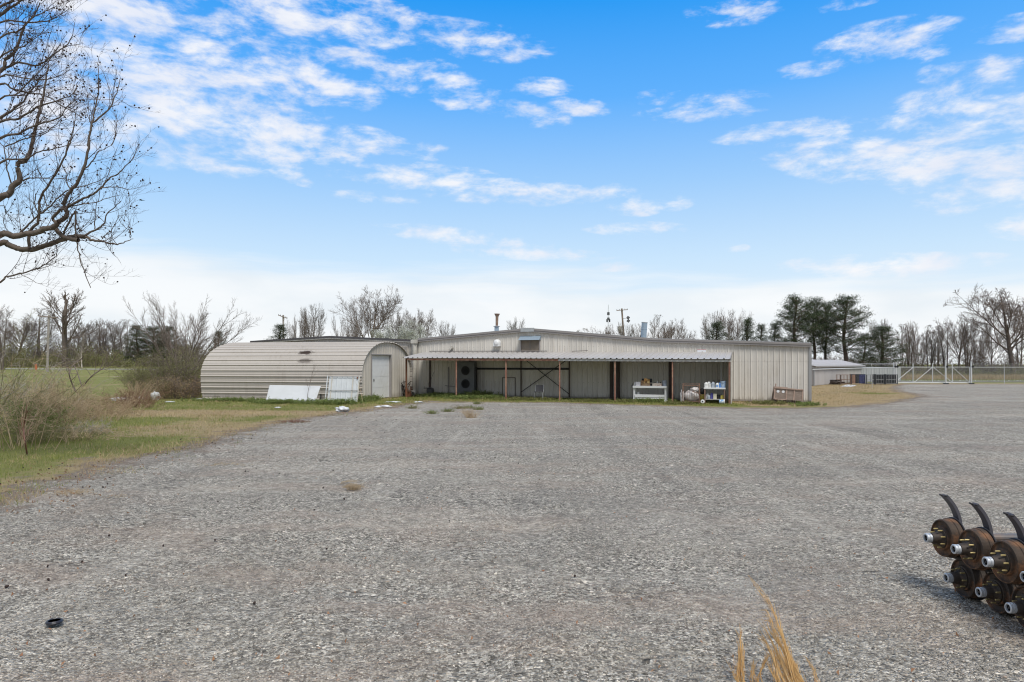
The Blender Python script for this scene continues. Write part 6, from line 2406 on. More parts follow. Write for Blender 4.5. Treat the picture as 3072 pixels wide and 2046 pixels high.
# weeds along the wall under the awning
for i, (px, py, w_, h_, n_, m_) in enumerate(((1315, 1190, 1.9, .26, 130, 0), (1350, 1192, 1.6, .22, 100, 0), (1395, 1197, 1.9, .22, 120, 0), (1432, 1192, 1.6, .42, 150, 0), (1475, 1196, 1.6, .24, 100, 0),
                                             (1540, 1200, 2.0, .10, 60, 1), (1610, 1200, 2.2, .09, 50, 1), (1760, 1205, 2.2, .09, 50, 1), (1880, 1206, 1.6, .10, 40, 1), (1950, 1206, 1.8, .20, 70, 0),
                                             (2035, 1212, 1.3, .12, 40, 1), (2300, 1212, 1.6, .13, 70, 1), (2420, 1216, 1.2, .13, 60, 0), (1078, 1205, 1.0, .35, 60, 0), (1120, 1200, .9, .3, 50, 0),
                                             (700, 1203, 3.6, .16, 160, 0), (850, 1210, 3.2, .20, 180, 0), (1000, 1212, 2.2, .26, 130, 0))):
    lb = ['left end of the awning', 'foot of the standpipe', 'first awning post', 'right side of the cooling unit', 'left of the second awning post', 'hatch outline', 'metal chair',
          'third and fourth awning posts', 'left legs of the work table', 'underside of the work table', 'rusty cage', 'wall right of the awning', 'right corner of the long building',
          'hut corner', 'hut door', 'timber along the hut', 'white panel on the hut', 'ribbed gate on the hut'][i]
    shrub('weed_patch', 'low weeds growing at the ' + lb, 'weeds', px, py, h_, w_, n_, M_TWIGO, 80 + i, M_LEAFG if m_ == 0 else M_OLIVE, 4, .030, curl=.35, twr=.004, twigs=6, spread=.05, depth=.7,
          group='weed patches along the walls', sub=1)
# tufts on the bare gravel
for i, (px, py, lb) in enumerate(((1296, 1242, 'green grass tuft nearest the camera in front of the awning'), (1344, 1236, 'green grass tuft before the first awning post'),
                                  (1431, 1213, 'small green tuft close to the cooling unit'), (1406, 1226, 'ragged green tuft among straw on the gravel'),
                                  (1434, 1230, 'small green tuft right of the ragged one'), (1237, 1226, 'yellow green tuft at the left before the down duct'), (1380, 1227, 'flat yellowish patch of grass left of the ragged tuft'))):
    shrub('grass_tuft', lb, 'grass tuft', px, py, .17, .4, 60, M_TWIGO, 110 + i, M_LEAFG if i < 5 else M_OLIVE, 2, .02, curl=.3, twr=.004, twigs=3, spread=.03, group='tufts growing on the gravel', sub=0)
shrub('straw_clump', 'upright pale orange straw clump on the gravel before the awning', 'straw clump', 1411, 1254, .42, .38, 120, M_STALK, 120, curl=.25, twr=.003, twigs=2, sub=0)
shrub('straw_clump', 'thin wispy straw stalks left of the orange clump', 'straw clump', 1397, 1243, .5, .25, 26, M_STALK, 121, curl=.15, twr=.0025, twigs=2, sub=0)
shrub('straw_clump', 'flattened tan straw patch just before the weeds by the standpipe', 'straw clump', 1318, 1209, .12, 1.2, 120, M_STALK, 122, curl=.6, up=.3, twr=.003, twigs=2, sub=0)
shrub('straw_clump', 'round tumbled straw ball alone in the middle of the gravel', 'straw clump', 1060, 1466, .17, .17, 120, M_STALK, 123, curl=1.2, up=.8, twr=.0014, twigs=4, sub=1)
shrub('straw_clump', 'long root trailing left from the tumbled straw ball', 'straw clump', 1024, 1448, .35, .10, 14, M_STALK, 124, curl=.1, up=.12, twr=.0014, twigs=2, lean=(1.2, 0))
shrub('straw_clump', 'low tan straw tuft in the left foreground gravel', 'straw clump', 222, 1480, .13, .5, 110, M_STALK, 125, curl=.9, up=.4, twr=.0016, twigs=3)
shrub('straw_clump', 'faint straw tuft right of the one in the left foreground', 'straw clump', 350, 1494, .08, .35, 50, M_STALK, 126, curl=.9, up=.4, twr=.0014, twigs=3)
shrub('straw_clump', 'flat orange straw mark on the gravel beyond the left foreground', 'straw clump', 676, 1397, .08, .7, 90, M_STALK, 127, curl=.9, up=.3, twr=.002, twigs=3)
shrub('straw_clump', 'brown dead weed clump at the corner of lawn and gravel', 'straw clump', 885, 1268, .2, .8, 80, M_REDST, 128, curl=.6, up=.5, twr=.004, twigs=4)

# tall golden grass right in front of the camera
M_GOLD = leaf_mat('golden_grass', (.60, .33, .11), (.86, .62, .30), trans=.3, patch=8)


def gold(label, stems, D0, seed, wid=1.0):
    rg = np.random.default_rng(seed)
    x0, y0 = stems[0][0]
    root = thing('golden_grass', label, 'dry grass', P(x0, YH + F * H / D0, D0))
    br = []
    for k, pts in enumerate(stems):
        D = D0 + rg.uniform(-.12, .12)
        for j in range(5):
            jit = rg.normal(0, 3.0, (len(pts), 2)) * np.linspace(1.2, .35, len(pts))[:, None]
            sh = rg.uniform(.78, 1.0)
            pp = [(a + ja, b_ + jb) for (a, b_), (ja, jb) in zip(pts, jit)]
            g_ = [pp[0]] + [(pp[0][0] + (a - pp[0][0]) * sh, pp[0][1] + (b_ - pp[0][1]) * sh) for a, b_ in pp[1:]]
            q = [np.array(P(a, b_, D + j * .02 + .15 * i)) for i, (a, b_) in enumerate(g_)]
            b0 = q[0].copy()                           # carry the stem down to the ground
            b0[0] += rg.normal(0, .02) + .10 * (len(pts) > 2)
            b0[2] = -.01
            p, r = curve_pts([b0] + q, [.0032 * wid, .0009], 3)
            br.append((p, r, 4))
            for m_ in range(5):                        # awns and blades hugging the stem
                i0 = rg.integers(2, len(p) - 3)
                d = p[i0 + 1] - p[i0]
                d = d / np.linalg.norm(d)
                e = p[i0] + (d + rg.normal(0, .13, 3)) * rg.uniform(.06, .20)
                br.append((np.array([p[i0], (p[i0] + e) / 2 + rg.normal(0, .004, 3), e]), np.array([.0018, .0015, .0005]) * wid, 3))
    V, Q = tubes(br)
    V = V - np.array(root.location)
    np_mesh('stems', V, Q, M_GOLD, parent=root)
    return root


gold('tall clump of golden grass leaning left at the bottom of the picture', [
    [(2390, 2046), (2352, 1926), (2317, 1822), (2285, 1771), (2243, 1722)], [(2385, 2046), (2340, 1930), (2315, 1870), (2300, 1830), (2278, 1827)],
    [(2400, 2046), (2360, 1950), (2335, 1880), (2318, 1840)], [(2372, 2046), (2345, 1985), (2310, 1910), (2270, 1855)], [(2395, 2046), (2350, 1950), (2310, 1890), (2295, 1858)],
    [(2335, 2046), (2320, 1970), (2295, 1920), (2265, 1895)], [(2405, 2046), (2380, 1985), (2365, 1950)], [(2330, 2046), (2302, 2000)], [(2275, 2046), (2292, 1990), (2312, 1948)],
    [(2365, 2046), (2350, 2000), (2325, 1960)], [(2382, 2046), (2368, 2010), (2345, 1965), (2330, 1925)], [(2352, 2046), (2330, 1990), (2316, 1940)]], 4.15, 3)
gold('narrow upright clump of golden grass left of the leaning clump', [[(2222, 2046), (2221, 1960), (2222, 1900), (2223, 1870)], [(2228, 2046), (2227, 1960), (2229, 1915)], [(2217, 2046), (2217, 1980), (2214, 1925)]], 4.2, 4)
gold('single dry grass stem right of the leaning golden clump', [[(2455, 2046), (2440, 2005), (2425, 1980), (2413, 1966)]], 4.2, 5, .6)
gold('short pale stem standing between the two golden clumps', [[(2256, 2046), (2259, 2000), (2260, 1968)]], 4.25, 6, .6)

# ------------------------------------------------------------------ big bare tree at the left edge
T1 = lambda x, y: (x / 3.565, y / 3.564)
T2 = lambda x, y: (x / 3.408, 420 + y / 3.408)
DT = 14.0
TX = -12.6
limbs = [   # (zoom frame, points, start thickness px, end thickness px, joined to the trunk?)
    (T2, [(0, 965), (140, 985), (250, 960), (370, 945), (470, 905), (550, 885), (595, 840)], 18, 14, 1),
    (T2, [(595, 840), (670, 790), (685, 750), (655, 650), (700, 550), (780, 450), (850, 310), (885, 170), (915, 0)], 13, 6, 0),
    (T1, [(937, 1560), (975, 1350), (1010, 1200), (1045, 1000), (1050, 800), (1060, 600)], 6, 1, 0),
    (T2, [(550, 885), (600, 940), (650, 990), (720, 1010), (800, 1025)], 13, 12, 0),
    (T2, [(0, 1055), (70, 1065), (150, 1100), (230, 1120), (350, 1115), (450, 1080), (560, 1050), (660, 1010), (760, 985), (880, 990)], 17, 12, 1),
    (T2, [(880, 990), (950, 1025), (1040, 1035), (1100, 1050), (1200, 1065), (1280, 1040), (1360, 1010)], 8, 1.6, 0),
    (T2, [(840, 980), (960, 930), (1050, 870), (1100, 750), (1180, 680), (1240, 620)], 6, 1.4, 0),
    (T2, [(590, 850), (540, 800), (610, 720), (700, 680), (830, 610), (950, 560), (1030, 490), (1110, 400), (1210, 345), (1290, 260), (1360, 190), (1415, 50)], 9, 1.2, 0),
    (T2, [(200, 960), (300, 860), (400, 760), (520, 680), (600, 580), (720, 500), (870, 465), (980, 430), (1100, 370)], 5.5, 1.4, 0),
    (T2, [(300, 1090), (300, 940), (380, 850), (400, 760), (400, 640), (450, 530), (540, 390), (620, 250), (680, 120), (715, 0)], 9, 4, 0),
    (T1, [(735, 1568), (790, 1350), (820, 1150)], 4, 1, 0),
    (T2, [(0, 590), (90, 560), (130, 470), (200, 420), (190, 340), (190, 240), (270, 200), (320, 80), (340, 0)], 18, 9, 1),
    (T1, [(340, 1540), (390, 1330), (430, 1150), (480, 950), (500, 780), (520, 700), (510, 480)], 9, 1.4, 0),
    (T2, [(0, 235), (120, 200), (280, 185), (400, 120), (560, 90), (700, 55), (880, 60)], 5.5, 1.2, 1),
    (T2, [(200, 430), (300, 395), (430, 390), (560, 395), (680, 385)], 4.5, 1.3, 0),
    (T2, [(650, 960), (700, 850), (740, 770), (770, 730)], 6, 5, 0),
    (T2, [(768, 725), (772, 850), (772, 960), (790, 1060), (815, 1200), (860, 1340), (930, 1510)], 5, 2, 0),
    (T2, [(0, 1450), (60, 1400), (200, 1370), (330, 1330), (440, 1280), (530, 1220), (590, 1140), (560, 1090)], 5.5, 1.4, 1),
    (T2, [(330, 1330), (430, 1310), (560, 1260), (660, 1200)], 2.4, .8, 0),
    (T2, [(200, 1370), (290, 1410), (370, 1460), (440, 1475)], 2.2, .8, 0),
    (T2, [(1045, 1000), (1130, 930), (1190, 830), (1215, 770)], 2.6, 1.2, 0),
    (T2, [(1330, 1010), (1330, 940), (1240, 860), (1215, 770), (1270, 780)], 2.2, .9, 0),
    (T2, [(1330, 1000), (1332, 900), (1332, 835)], 1.8, .9, 0),
    (T2, [(1040, 490), (1200, 480), (1300, 510), (1320, 600), (1310, 710)], 3, .9, 0),
    (T2, [(700, 680), (850, 655), (1000, 630), (1120, 590), (1240, 560)], 3.6, 1, 0),
    (T2, [(715, 500), (680, 420), (680, 340), (630, 260)], 3.4, 2, 0),
    (T2, [(850, 300), (940, 230), (1000, 130), (1060, 100), (1150, 40)], 4, 1.2, 0),
    (T2, [(970, 910), (970, 800), (980, 700), (1010, 580), (1050, 400)], 3, 1, 0),
    (T2, [(440, 540), (480, 690), (540, 780)], 3, 1.4, 0),
    (T2, [(350, 640), (370, 700), (395, 745)], 3.6, 3, 0),
    (T2, [(355, 640), (370, 560), (390, 500)], 3, 1, 0),
    (T2, [(0, 680), (60, 740), (100, 800), (160, 900)], 2.5, 1, 1),
    (T2, [(100, 945), (50, 880), (40, 790), (100, 700), (160, 600)], 2.4, 1, 0),
    (T2, [(120, 460), (80, 340), (60, 200), (40, 80), (0, 30)], 4, 2, 0),
    (T1, [(0, 1270), (130, 1180), (250, 1080), (400, 880), (500, 760)], 8, 1.6, 1),
    (T1, [(0, 1480), (200, 1430), (350, 1350), (600, 1270), (680, 1200), (760, 1090)], 7, 1.4, 1),
    (T1, [(0, 1310), (200, 1270), (400, 1150), (600, 1080), (780, 1010), (830, 880)], 7, 1.3, 1),
    (T1, [(0, 760), (60, 640), (150, 560), (220, 400), (270, 270), (350, 180), (430, 30)], 11, 2.5, 1),
    (T1, [(0, 760), (60, 730), (200, 670), (380, 700), (470, 660), (600, 560), (700, 500), (850, 470)], 8, 1.3, 1),
    (T1, [(690, 510), (760, 400), (795, 280), (795, 180)], 3, .8, 0),
    (T1, [(0, 240), (300, 240), (500, 225), (620, 170), (745, 90)], 5, 1, 1),
    (T1, [(0, 170), (100, 90), (230, 0), (330, -90)], 8, 4, 1),
    (T1, [(0, 80), (120, 20), (200, -60)], 7, 4, 1),
    (T1, [(0, 900), (150, 960), (350, 1000), (500, 1030), (750, 1180), (900, 1270)], 6, 1.6, 1),
    (T1, [(985, 1310), (1150, 1180), (1230, 1030), (1280, 880), (1275, 790)], 5, 1, 0),
    (T1, [(1190, 1140), (1280, 1100), (1350, 1010)], 2.2, .8, 0),
    (T1, [(965, 1310), (920, 1170), (910, 1150)], 1.8, .8, 0),
    (T1, [(1030, 1060), (930, 980), (890, 860)], 2, .8, 0),
    (T1, [(1190, 1560), (1245, 1400), (1245, 1220)], 3, .9, 0),
    (T1, [(0, 620), (120, 540), (300, 470), (480, 320)], 5, 1.2, 1),
    (T1, [(0, 400), (200, 330), (330, 200), (480, 120), (620, 60)], 5, 1.1, 1),
    (T1, [(0, 1060), (160, 1010), (330, 860), (480, 700), (600, 560)], 5, 1.2, 1),
    (T1, [(60, 1568), (250, 1490), (450, 1440), (560, 1360), (700, 1230)], 4, 1.2, 0),
    (T1, [(0, 820), (200, 830), (450, 850), (640, 810), (750, 740)], 4.5, 1.1, 1)]
rg = np.random.default_rng(17)
big_ = thing('bare_tree', 'large leafless tree reaching into the left of the picture, hung with small seed balls', 'tree', (TX, DT + .6, 0))
O_ = np.array([TX, DT + .6, 0])
tr = [np.array([TX + .12 * math.sin(z * .8), DT + .6 + .1 * math.cos(z), z]) - O_ for z in np.linspace(-.1, 11.5, 14)]
p, r = curve_pts(tr, [.46, .40, .36, .33, .31, .28, .24, .20, .14], 2)
V, Q = tubes([(p, r, 14)])
np_mesh('trunk', V, Q, M_BARK, smooth=True, parent=big_)
main_b, twig_b, tips = [], [], []
m2px = DT / F
cfgT = [dict(seg=4, wob=.13, up=.10, tip=.4, kids=4, ang=38, ratio=.5, n=3, **{'from': .2}, rr=.6), dict(seg=3, wob=.16, up=.06, tip=.45, kids=2, ang=36, ratio=.6, n=3, rr=.7, rmin=.0028),
        dict(seg=2, wob=.16, up=.04, tip=.5, n=3, rmin=.0022)]
for fr, pts, w0, w1, joined in limbs:
    ph = rg.uniform(0, 6)
    q = []
    base_d = DT + (rg.uniform(-.25, .25) if joined else 0)
    for i, (x, y) in enumerate(pts):
        px, py = fr(x, y)
        q.append(np.array(P(px, py, base_d + .22 * math.sin(px * .012 + 1.0) + .15 * math.sin(py * .01))) - O_)
    rad = [w0 * m2px / 2 * 1.05, w1 * m2px / 2 * 1.05]
    if joined:
        q0 = q[0]
        zj = max(q0[2] - .55 - .12 * abs(q0[2] - 4), 2.2)
        q = [np.array([.05, 0, zj]), np.array([(q0[0]) * .5, -.15, (q0[2] + zj) / 2 - .05])] + q
        rad = [rad[0] * 1.5, rad[0] * 1.2] + list(np.linspace(rad[0], rad[1], len(q) - 2))
    p, r = curve_pts(q, rad, 4)
    p = p + rg.normal(0, .006, p.shape)
    main_b.append((p, r, 8 if w0 > 7 else 6))
    L = np.sum(np.linalg.norm(np.diff(p, axis=0), axis=1))
    nt = int(L * (4.2 if w0 < 9 else 2.2)) + 2
    for j in range(nt):
        f = rg.uniform(.12 if not joined else .3, 1)
        k = min(int(f * (len(p) - 1)), len(p) - 2)
        t = p[k + 1] - p[k]
        t = t / (np.linalg.norm(t) + 1e-9)
        d = t * .6 + np.array([rg.normal(.15, .5), rg.normal(0, .35), rg.normal(.25, .5)])
        grow(rg, p[k], d, rg.uniform(.25, .85), min(r[k] * .5, .009), 0, cfgT, twig_b, tips)
V, Q = tubes(main_b)
np_mesh('limbs', V, Q, pmat('limb_bark', (.125, .098, .078), .95, var=.45, scale=9, col2=(.22, .19, .15), amt=.5, bump=.006, bscale=40), smooth=True, parent=big_)
V, Q = tubes([(a, b_, n_) for a, b_, n_, l in twig_b])
tp_ = np.array([t_[0] for t_ in tips])
tp_ = tp_[rg.random(len(tp_)) < .10]
v0, f0 = ico()
nB = len(tp_)
BV = (v0[None] * rg.uniform(.014, .021, nB)[:, None, None] * (1 + rg.uniform(-.2, .2, (nB, 12, 1))) + (tp_ - np.array([0, 0, .012]))[:, None, :]).reshape(-1, 3)
BF = (f0[None] + (np.arange(nB) * 12)[:, None, None]).reshape(-1, 3) + len(V)
F3 = np.concatenate([Q[:, [0, 1, 2]], Q[:, [0, 2, 3]], BF])
np_mesh('crown', np.concatenate([V, BV]), F3, [pmat('fine_twig', (.11, .075, .062), .9, var=.3, scale=6), pmat('seed_ball', (.045, .028, .022), .9, var=.3, scale=30)],
        mi=np.concatenate([np.zeros(2 * len(Q), int), np.ones(len(BF), int)]), parent=big_)

# fallen leaves, bark and seed balls
rg = np.random.default_rng(77)
n = 20000
X = rg.uniform(-13, 5, n)
Y = 5 * (44 / 5) ** rg.random(n)
sd = sd_lot(X, Y)
k = (np.abs(sd - .2) < 1.6 * rg.random(n) ** 1.5 + .1) & (np.abs(X) < .8 * Y)
X, Y = X[k], Y[k]
LV, LF = leaf_cloud(rg, np.stack([X, Y, rut(X, Y) * 0 + .03], -1), 1, .002, .024, .5)
tag(np_mesh('leaf_litter', LV, LF, leaf_mat('litter_brown', (.14, .075, .045), (.42, .28, .17), trans=.1)), 'brown fallen leaves and chaff along the edge of the lawn', 'leaf litter', kind='stuff')
n = 260
X = rg.uniform(-11, 4, n)
Y = rg.uniform(6, 30, n)
k = (np.abs(X) < .8 * Y) & (sd_lot(X, Y) > -1.5) & (X < -1 + 3 * rg.normal(0, .6, n))
XY = np.stack([X, Y], -1)[k]
tag(scatter_lumps('seed_balls', XY, rg.uniform(.012, .017, len(XY)), MATS['seed_ball'], flat=(.9, 1.0), z0=rut(XY[:, 0], XY[:, 1]) + .012, lift=.9, seed=9), 'dark fallen seed balls scattered over the left of the yard', 'seed balls', kind='stuff')
n = 500
XY = cone_points(n, 4.3, 16, 1.0, 91)
LV, LF = leaf_cloud(rg, np.stack([XY[:, 0], XY[:, 1], rut(XY[:, 0], XY[:, 1]) + .025], -1), 1, .002, .016, .3)
tag(np_mesh('bark_chips', LV, LF, leaf_mat('chip_brown', (.20, .085, .045), (.50, .30, .17), trans=.1)), 'small orange brown bark chips among the stones', 'bark chips', kind='stuff')

# ------------------------------------------------------------------ stack of trailer axles, right foreground
M_DRUM = pmat('rusty_drum', (0.050, 0.036, 0.026), .7, .2, var=.5, scale=11, col2=(.34, .15, .065), amt=.8, bump=.002, bscale=60, thr=(.49, .68))
M_HUB = pmat('dark_hub', (0.05, 0.038, 0.03), .65, .3, var=.5, scale=20, col2=(.16, .09, .05), amt=.6)
M_CAP = pmat('aluminium_cap', (.56, .58, .60), .35, .45, var=.1, scale=20)
M_BRASS = pmat('brass_stud', (.48, .38, .17), .45, .5, var=.3, scale=40)
M_BLK = pmat('black_steel', (.035, .033, .035), .5, .2, var=.3, scale=10)
M_AXT = pmat('grey_axle_tube', (.13, .13, .135), .45, .3, var=.25, scale=8, col2=(.22, .14, .09), amt=.5)


M_ARM = pmat('arm_steel', (.075, .07, .08), .5, .2, var=.3, scale=10)


M_DRUMO = pmat('rust_orange_drum', (0.062, 0.042, 0.028), .8, .1, var=.55, scale=9, col2=(.27, .125, .055), amt=.8, bump=.003, bscale=50, thr=(.45, .64))


def make_axle():
    t = thing('trailer_axle', 'rusty trailer axle at the far end', 'trailer axle', (0, 0, 0), 0, 'trailer axles stacked in the right foreground')
    RY = Matrix.Rotation(math.radians(-90), 4, 'Y')      # local z -> -x
    # drum
    mb = MB()
    mb.lathe([(.168, -.105), (.176, -.10), (.178, -.06), (.171, -.055), (.171, -.02), (.166, .002), (.156, .004), (.148, -.012), (.112, -.014), (.104, .008), (.092, .010)], 40, RY)
    dr_ = mb.build('brake_drum', M_DRUM, t, smooth=False)
    for k in range(8):
        a_ = math.pi / 8 + k * math.pi / 4
        y, z = .083 * math.cos(a_), .083 * math.sin(a_)
        mb = MB()
        mb.lathe([(.0075, .005), (.0075, .055), (.005, .060), (0, .060)], 8, Matrix.Translation((0, y, z)) @ RY)
        mb.build('wheel_stud', M_BRASS, dr_)
    for k in range(4):
        a_ = k * math.pi / 2 + .4
        y, z = .125 * math.cos(a_), .125 * math.sin(a_)
    mb = MB()
    mb.lathe([(.092, .010), (.092, .020), (.066, .026), (.052, .05), (.046, .100), (.040, .103)], 28, RY)
    hb = mb.build('hub', M_HUB, t, smooth=False)
    mb = MB()
    RY = Matrix.Translation((.042, 0, 0)) @ RY
    mb.lathe([(.034, .146), (.041, .147), (.041, .166), (.036, .168), (.036, .173), (.041, .175), (.041, .190), (.037, .194), (.028, .194), (.026, .180)], 28, RY)
    mb.build('hub_cap', M_CAP, hb)
    MB().lathe([(.0259, .181), (.010, .181), (.010, .187), (0, .187)], 20, RY).build('plug', M_BLK, hb)
    RY = Matrix.Rotation(math.radians(-90), 4, 'Y')
    mb = MB()
    mb.lathe([(.0, -.118), (.186, -.118), (.190, -.112), (.186, -.106), (.0, -.106)], 36, RY)
    mb.build('backing_plate', M_BLK, t)
    mb = MB()
    mb.tube([(.12, 0, 0), (.30, 0, 0), (.34, 0, 0), (2.1, 0, 0)], [.030, .030, .040, .040], 16)
    mb.build('axle_tube', M_AXT, t)
    mb = MB()                                             # curved flat arm behind the drum
    pts, w0 = [], .038
    for i in range(9):
        q = i / 8
        pts.append((.160 - .11 * q ** 2.5, .02 * q, .10 + .285 * q))
    rows = []
    for (x, y, z) in pts:
        rows.append([(x, y - w0, z), (x, y + w0, z)])
    mb.sheet(rows)
    arm = mb.build('spring_arm', M_ARM, t, solid=.026)
    mb = MB()
    mb.tube([(.05, -.03, .38), (.02, -.03, .388)], .009, 6)
    mb.tube([(.05, .03, .38), (.015, .035, .392)], .009, 6)
    mb.build('eye_bolt', M_BLK, arm)
    mb = MB()
    mb.box(.13, -.05, -.05, .20, .05, .06)
    mb.build('flange', M_HUB, t, bevel=.01)
    return t


ax = make_axle()
rowsA = [(3.955, 6.28, .49, 'rusty trailer axle at the far left end of the upper row', .05, True),
         (3.965, 5.90, .49, 'rusty trailer axle second from the far end of the upper row', .5, True),
         (3.975, 5.52, .49, 'large rust orange trailer axle, third from the far end of the upper row', .25, True),
         (3.995, 5.13, .49, 'trailer axle cut by the right picture edge in the upper row', .9, True),
         (4.02, 6.09, .182, 'dark trailer axle at the far left of the bottom row, touching the gravel', .35, False),
         (4.05, 5.71, .182, 'dark trailer axle in the middle of the bottom row', .1, False),
         (4.03, 5.34, .182, 'dark trailer axle nearest the camera in the bottom row', .7, False),
         (4.04, 4.97, .182, 'bottom row trailer axle mostly beyond the right picture edge', .4, False)]
for i, (x, y, z, lb, ro, up) in enumerate(rowsA):
    o = ax if i == 0 else copy_tree(ax)
    o.location = (x, y, z + .01)
    o['label'] = lb
    for ch in o.children:
        if ch.name.startswith('brake_drum') or ch.name.startswith('hub'):
            ch.rotation_euler = (ro, 0, 0)
        if ch.name.startswith('brake_drum'):
            ch.material_slots[0].link = 'OBJECT'
            ch.material_slots[0].material = M_DRUMO if up else M_DRUM
        if ch.name.startswith('spring_arm') and not up:
            ch.rotation_euler = (math.radians(205 + 12 * i), 0, 0)
            ch.scale = (1, 1, .42)
        if ch.name.startswith('spring_arm') and up:
            ch.rotation_euler = (math.radians(-4 + 3 * i), 0, 0)

# ------------------------------------------------------------------ fence and gate
M_FEN = pmat('fence_galvanised', (.60, .61, .60), .5, .1, var=.15, scale=3)
M_WIRE = pmat('fence_wire', (.36, .37, .37), .6, .2)
FD = 71.7
FX = lambda px: (px - CX) / F * FD
ZT = 1.77


def mesh_run(name, p0, p1, h, parent, step=.11, th=.0045):
    """chain-link: two families of diagonal wires"""
    p0, p1 = Vector(p0), Vector(p1)
    L = (p1 - p0).length
    u = (p1 - p0).normalized()
    mb = MB()
    n = int((L + h) / step)
    for k in range(n + 1):
        for sgn in (1, -1):
            a_ = k * step - h if sgn == 1 else k * step
            s0, z0, s1, z1 = a_, .04, a_ + sgn * h, .04 + h
            for _ in range(2):
                if s0 > s1:
                    s0, z0, s1, z1 = s1, z1, s0, z0
            if s1 <= 0 or s0 >= L:
                continue
            if s0 < 0:
                z0 += (z1 - z0) * (0 - s0) / (s1 - s0)
                s0 = 0
            if s1 > L:
                z1 = z0 + (z1 - z0) * (L - s0) / (s1 - s0)
                s1 = L
            q0, q1 = p0 + u * s0, p0 + u * s1
            q0.z, q1.z = z0, z1
            if (q1 - q0).length > .05:
                d = (q1 - q0).normalized()
                s = Vector((-d.z * u.x, -d.z * u.y, d.x * u.x + d.y * u.y)) * th
                mb.add([q0 - s, q0 + s, q1 + s, q1 - s], [(0, 1, 2, 3)])
    return mb.build(name, M_WIRE, parent)


def fence_run(label, p0, p1, post_at, h, arms=True, rail_r=.032):
    t = thing('chain_link_fence', label, 'fence', p0)
    d = Vector(p1) - Vector(p0)
    L = d.length
    u = d.normalized()
    mesh_run('wire_mesh', (0, 0, 0), u * L, h - .06, t, *((.20, .001) if abs(u.y) > .3 else (.11, .0045)))
    MB().tube([(0, 0, h), tuple(u * L + Vector((0, 0, h)))], rail_r, 8).build('top_rail', M_FEN, t)
    for s, r in post_at:
        q = u * s
        mb = MB()
        mb.tube([(q.x, q.y + .06, -.05), (q.x, q.y + .06, h + .04)], r, 8)
        ps = mb.build('post', M_FEN, t)
        if arms:
            side = Vector((-u.y, u.x, 0)) * .0 + u * -.0
            mb = MB()
            mb.tube([(q.x, q.y + .06, h + .041), (q.x - .16, q.y - .12, h + .36)], .018, 6)
            mb.build('barb_arm', M_FEN, ps)
    if arms:
        mb = MB()
        for k in range(3):
            f = (k + 1) / 3
            mb.tube([(-.16 * f, .06 - .18 * f, h + .04 + .30 * f), (u.x * L - .16 * f, u.y * L + .06 - .18 * f, h + .04 + .30 * f)], .006, 3)
        rr = np.random.default_rng(3)
        for k in range(int(L / .35)):
            s = k * .35 + rr.uniform(0, .1)
            z = h + .34 + rr.uniform(-.02, .02)
            mb.tube([(u.x * s - .17, u.y * s - .12, z - .05), (u.x * s - .13, u.y * s - .12, z + .05)], .010, 3)
        mb.build('barbed_wire', M_FEN, t)
    return t


p_near = (18.15, 41.2, 0)
p_cor = (FX(2686), FD, 0)
L1 = (Vector(p_cor) - Vector(p_near)).length
fence_run('chain link fence running from the building corner back to the gate', p_near, p_cor, [(L1 * .60, .022)], ZT, True)
x0, x1 = FX(2916), FX(3072) + 14
fence_run('chain link fence right of the gate with barbed wire on slanted arms', (x0, FD, 0), (x1, FD, 0),
          [(.0, .05), (FX(3014) - x0, .03), (FX(3112) - x0, .03), (FX(3210) - x0, .03)], ZT, True)
# gate posts
for px, lb in ((2677.5, 'thin galvanised gate post at the fence corner, left of its pair'), (2684.5, 'thin galvanised gate post at the fence corner, right of its pair'),
               (2832.5, 'thick gate post with a black roller in the middle of the sliding gate'), (2909, 'thick gate post with a black roller at the right end of the gate')):
    thick = px > 2800
    gp = thing('gate_post', lb, 'gate post', (FX(px), FD - .25, 0), 0, 'gate posts')
    MB().tube([(0, 0, 0), (0, 0, 2.32 if not thick else 2.36)], .075 if thick else .05, 12).build('tube', M_FEN, gp)
    MB().lathe([(0, 0), (.12, 0), (.12, .08), (0, .08)], 14, Matrix.Translation((.10, -.0, ZT + .06)) @ Matrix.Rotation(math.radians(90), 4, 'X')).build('roller', M_DARK, gp)
    if thick:
        MB().box(-.2, -.12, 0, .26, .12, .10).build('base', M_DARK, gp)
# the sliding gate
gx0, gx1 = FX(2688), FX(2911)
gate = thing('sliding_gate', 'long galvanised sliding gate with diagonal braces and wire mesh', 'gate', (gx0, FD + .12, 0))
L_ = gx1 - gx0
mesh_run('wire_mesh', (0, 0, 0), (L_, 0, 0), ZT - .12, gate)
MB().tube([(0, 0, ZT), (L_, 0, ZT)], .034, 8).build('top_rail', M_FEN, gate)
MB().tube([(0, 0, .12), (L_, 0, .12)], .05, 8).build('bottom_rail', M_FEN, gate)
for px in (2688, 2741, 2800, 2859, 2911):
    x = FX(px) - gx0
    MB().tube([(x, 0, .12), (x, 0, ZT + (.42 if px in (2741, 2800, 2859) else 0))], .04, 8).build('upright', M_FEN, gate)
for (a, b_) in (((2690, 1144), (2740, 1102.5)), ((2743, 1148), (2798, 1102.5)), ((2803, 1103), (2858, 1147)), ((2861, 1103), (2910, 1147))):
    pa, pb = P(*a, FD), P(*b_, FD)
    MB().tube([(pa.x - gx0, -.03, pa.z), (pb.x - gx0, -.03, pb.z)], .032, 8).build('brace', M_FEN, gate)

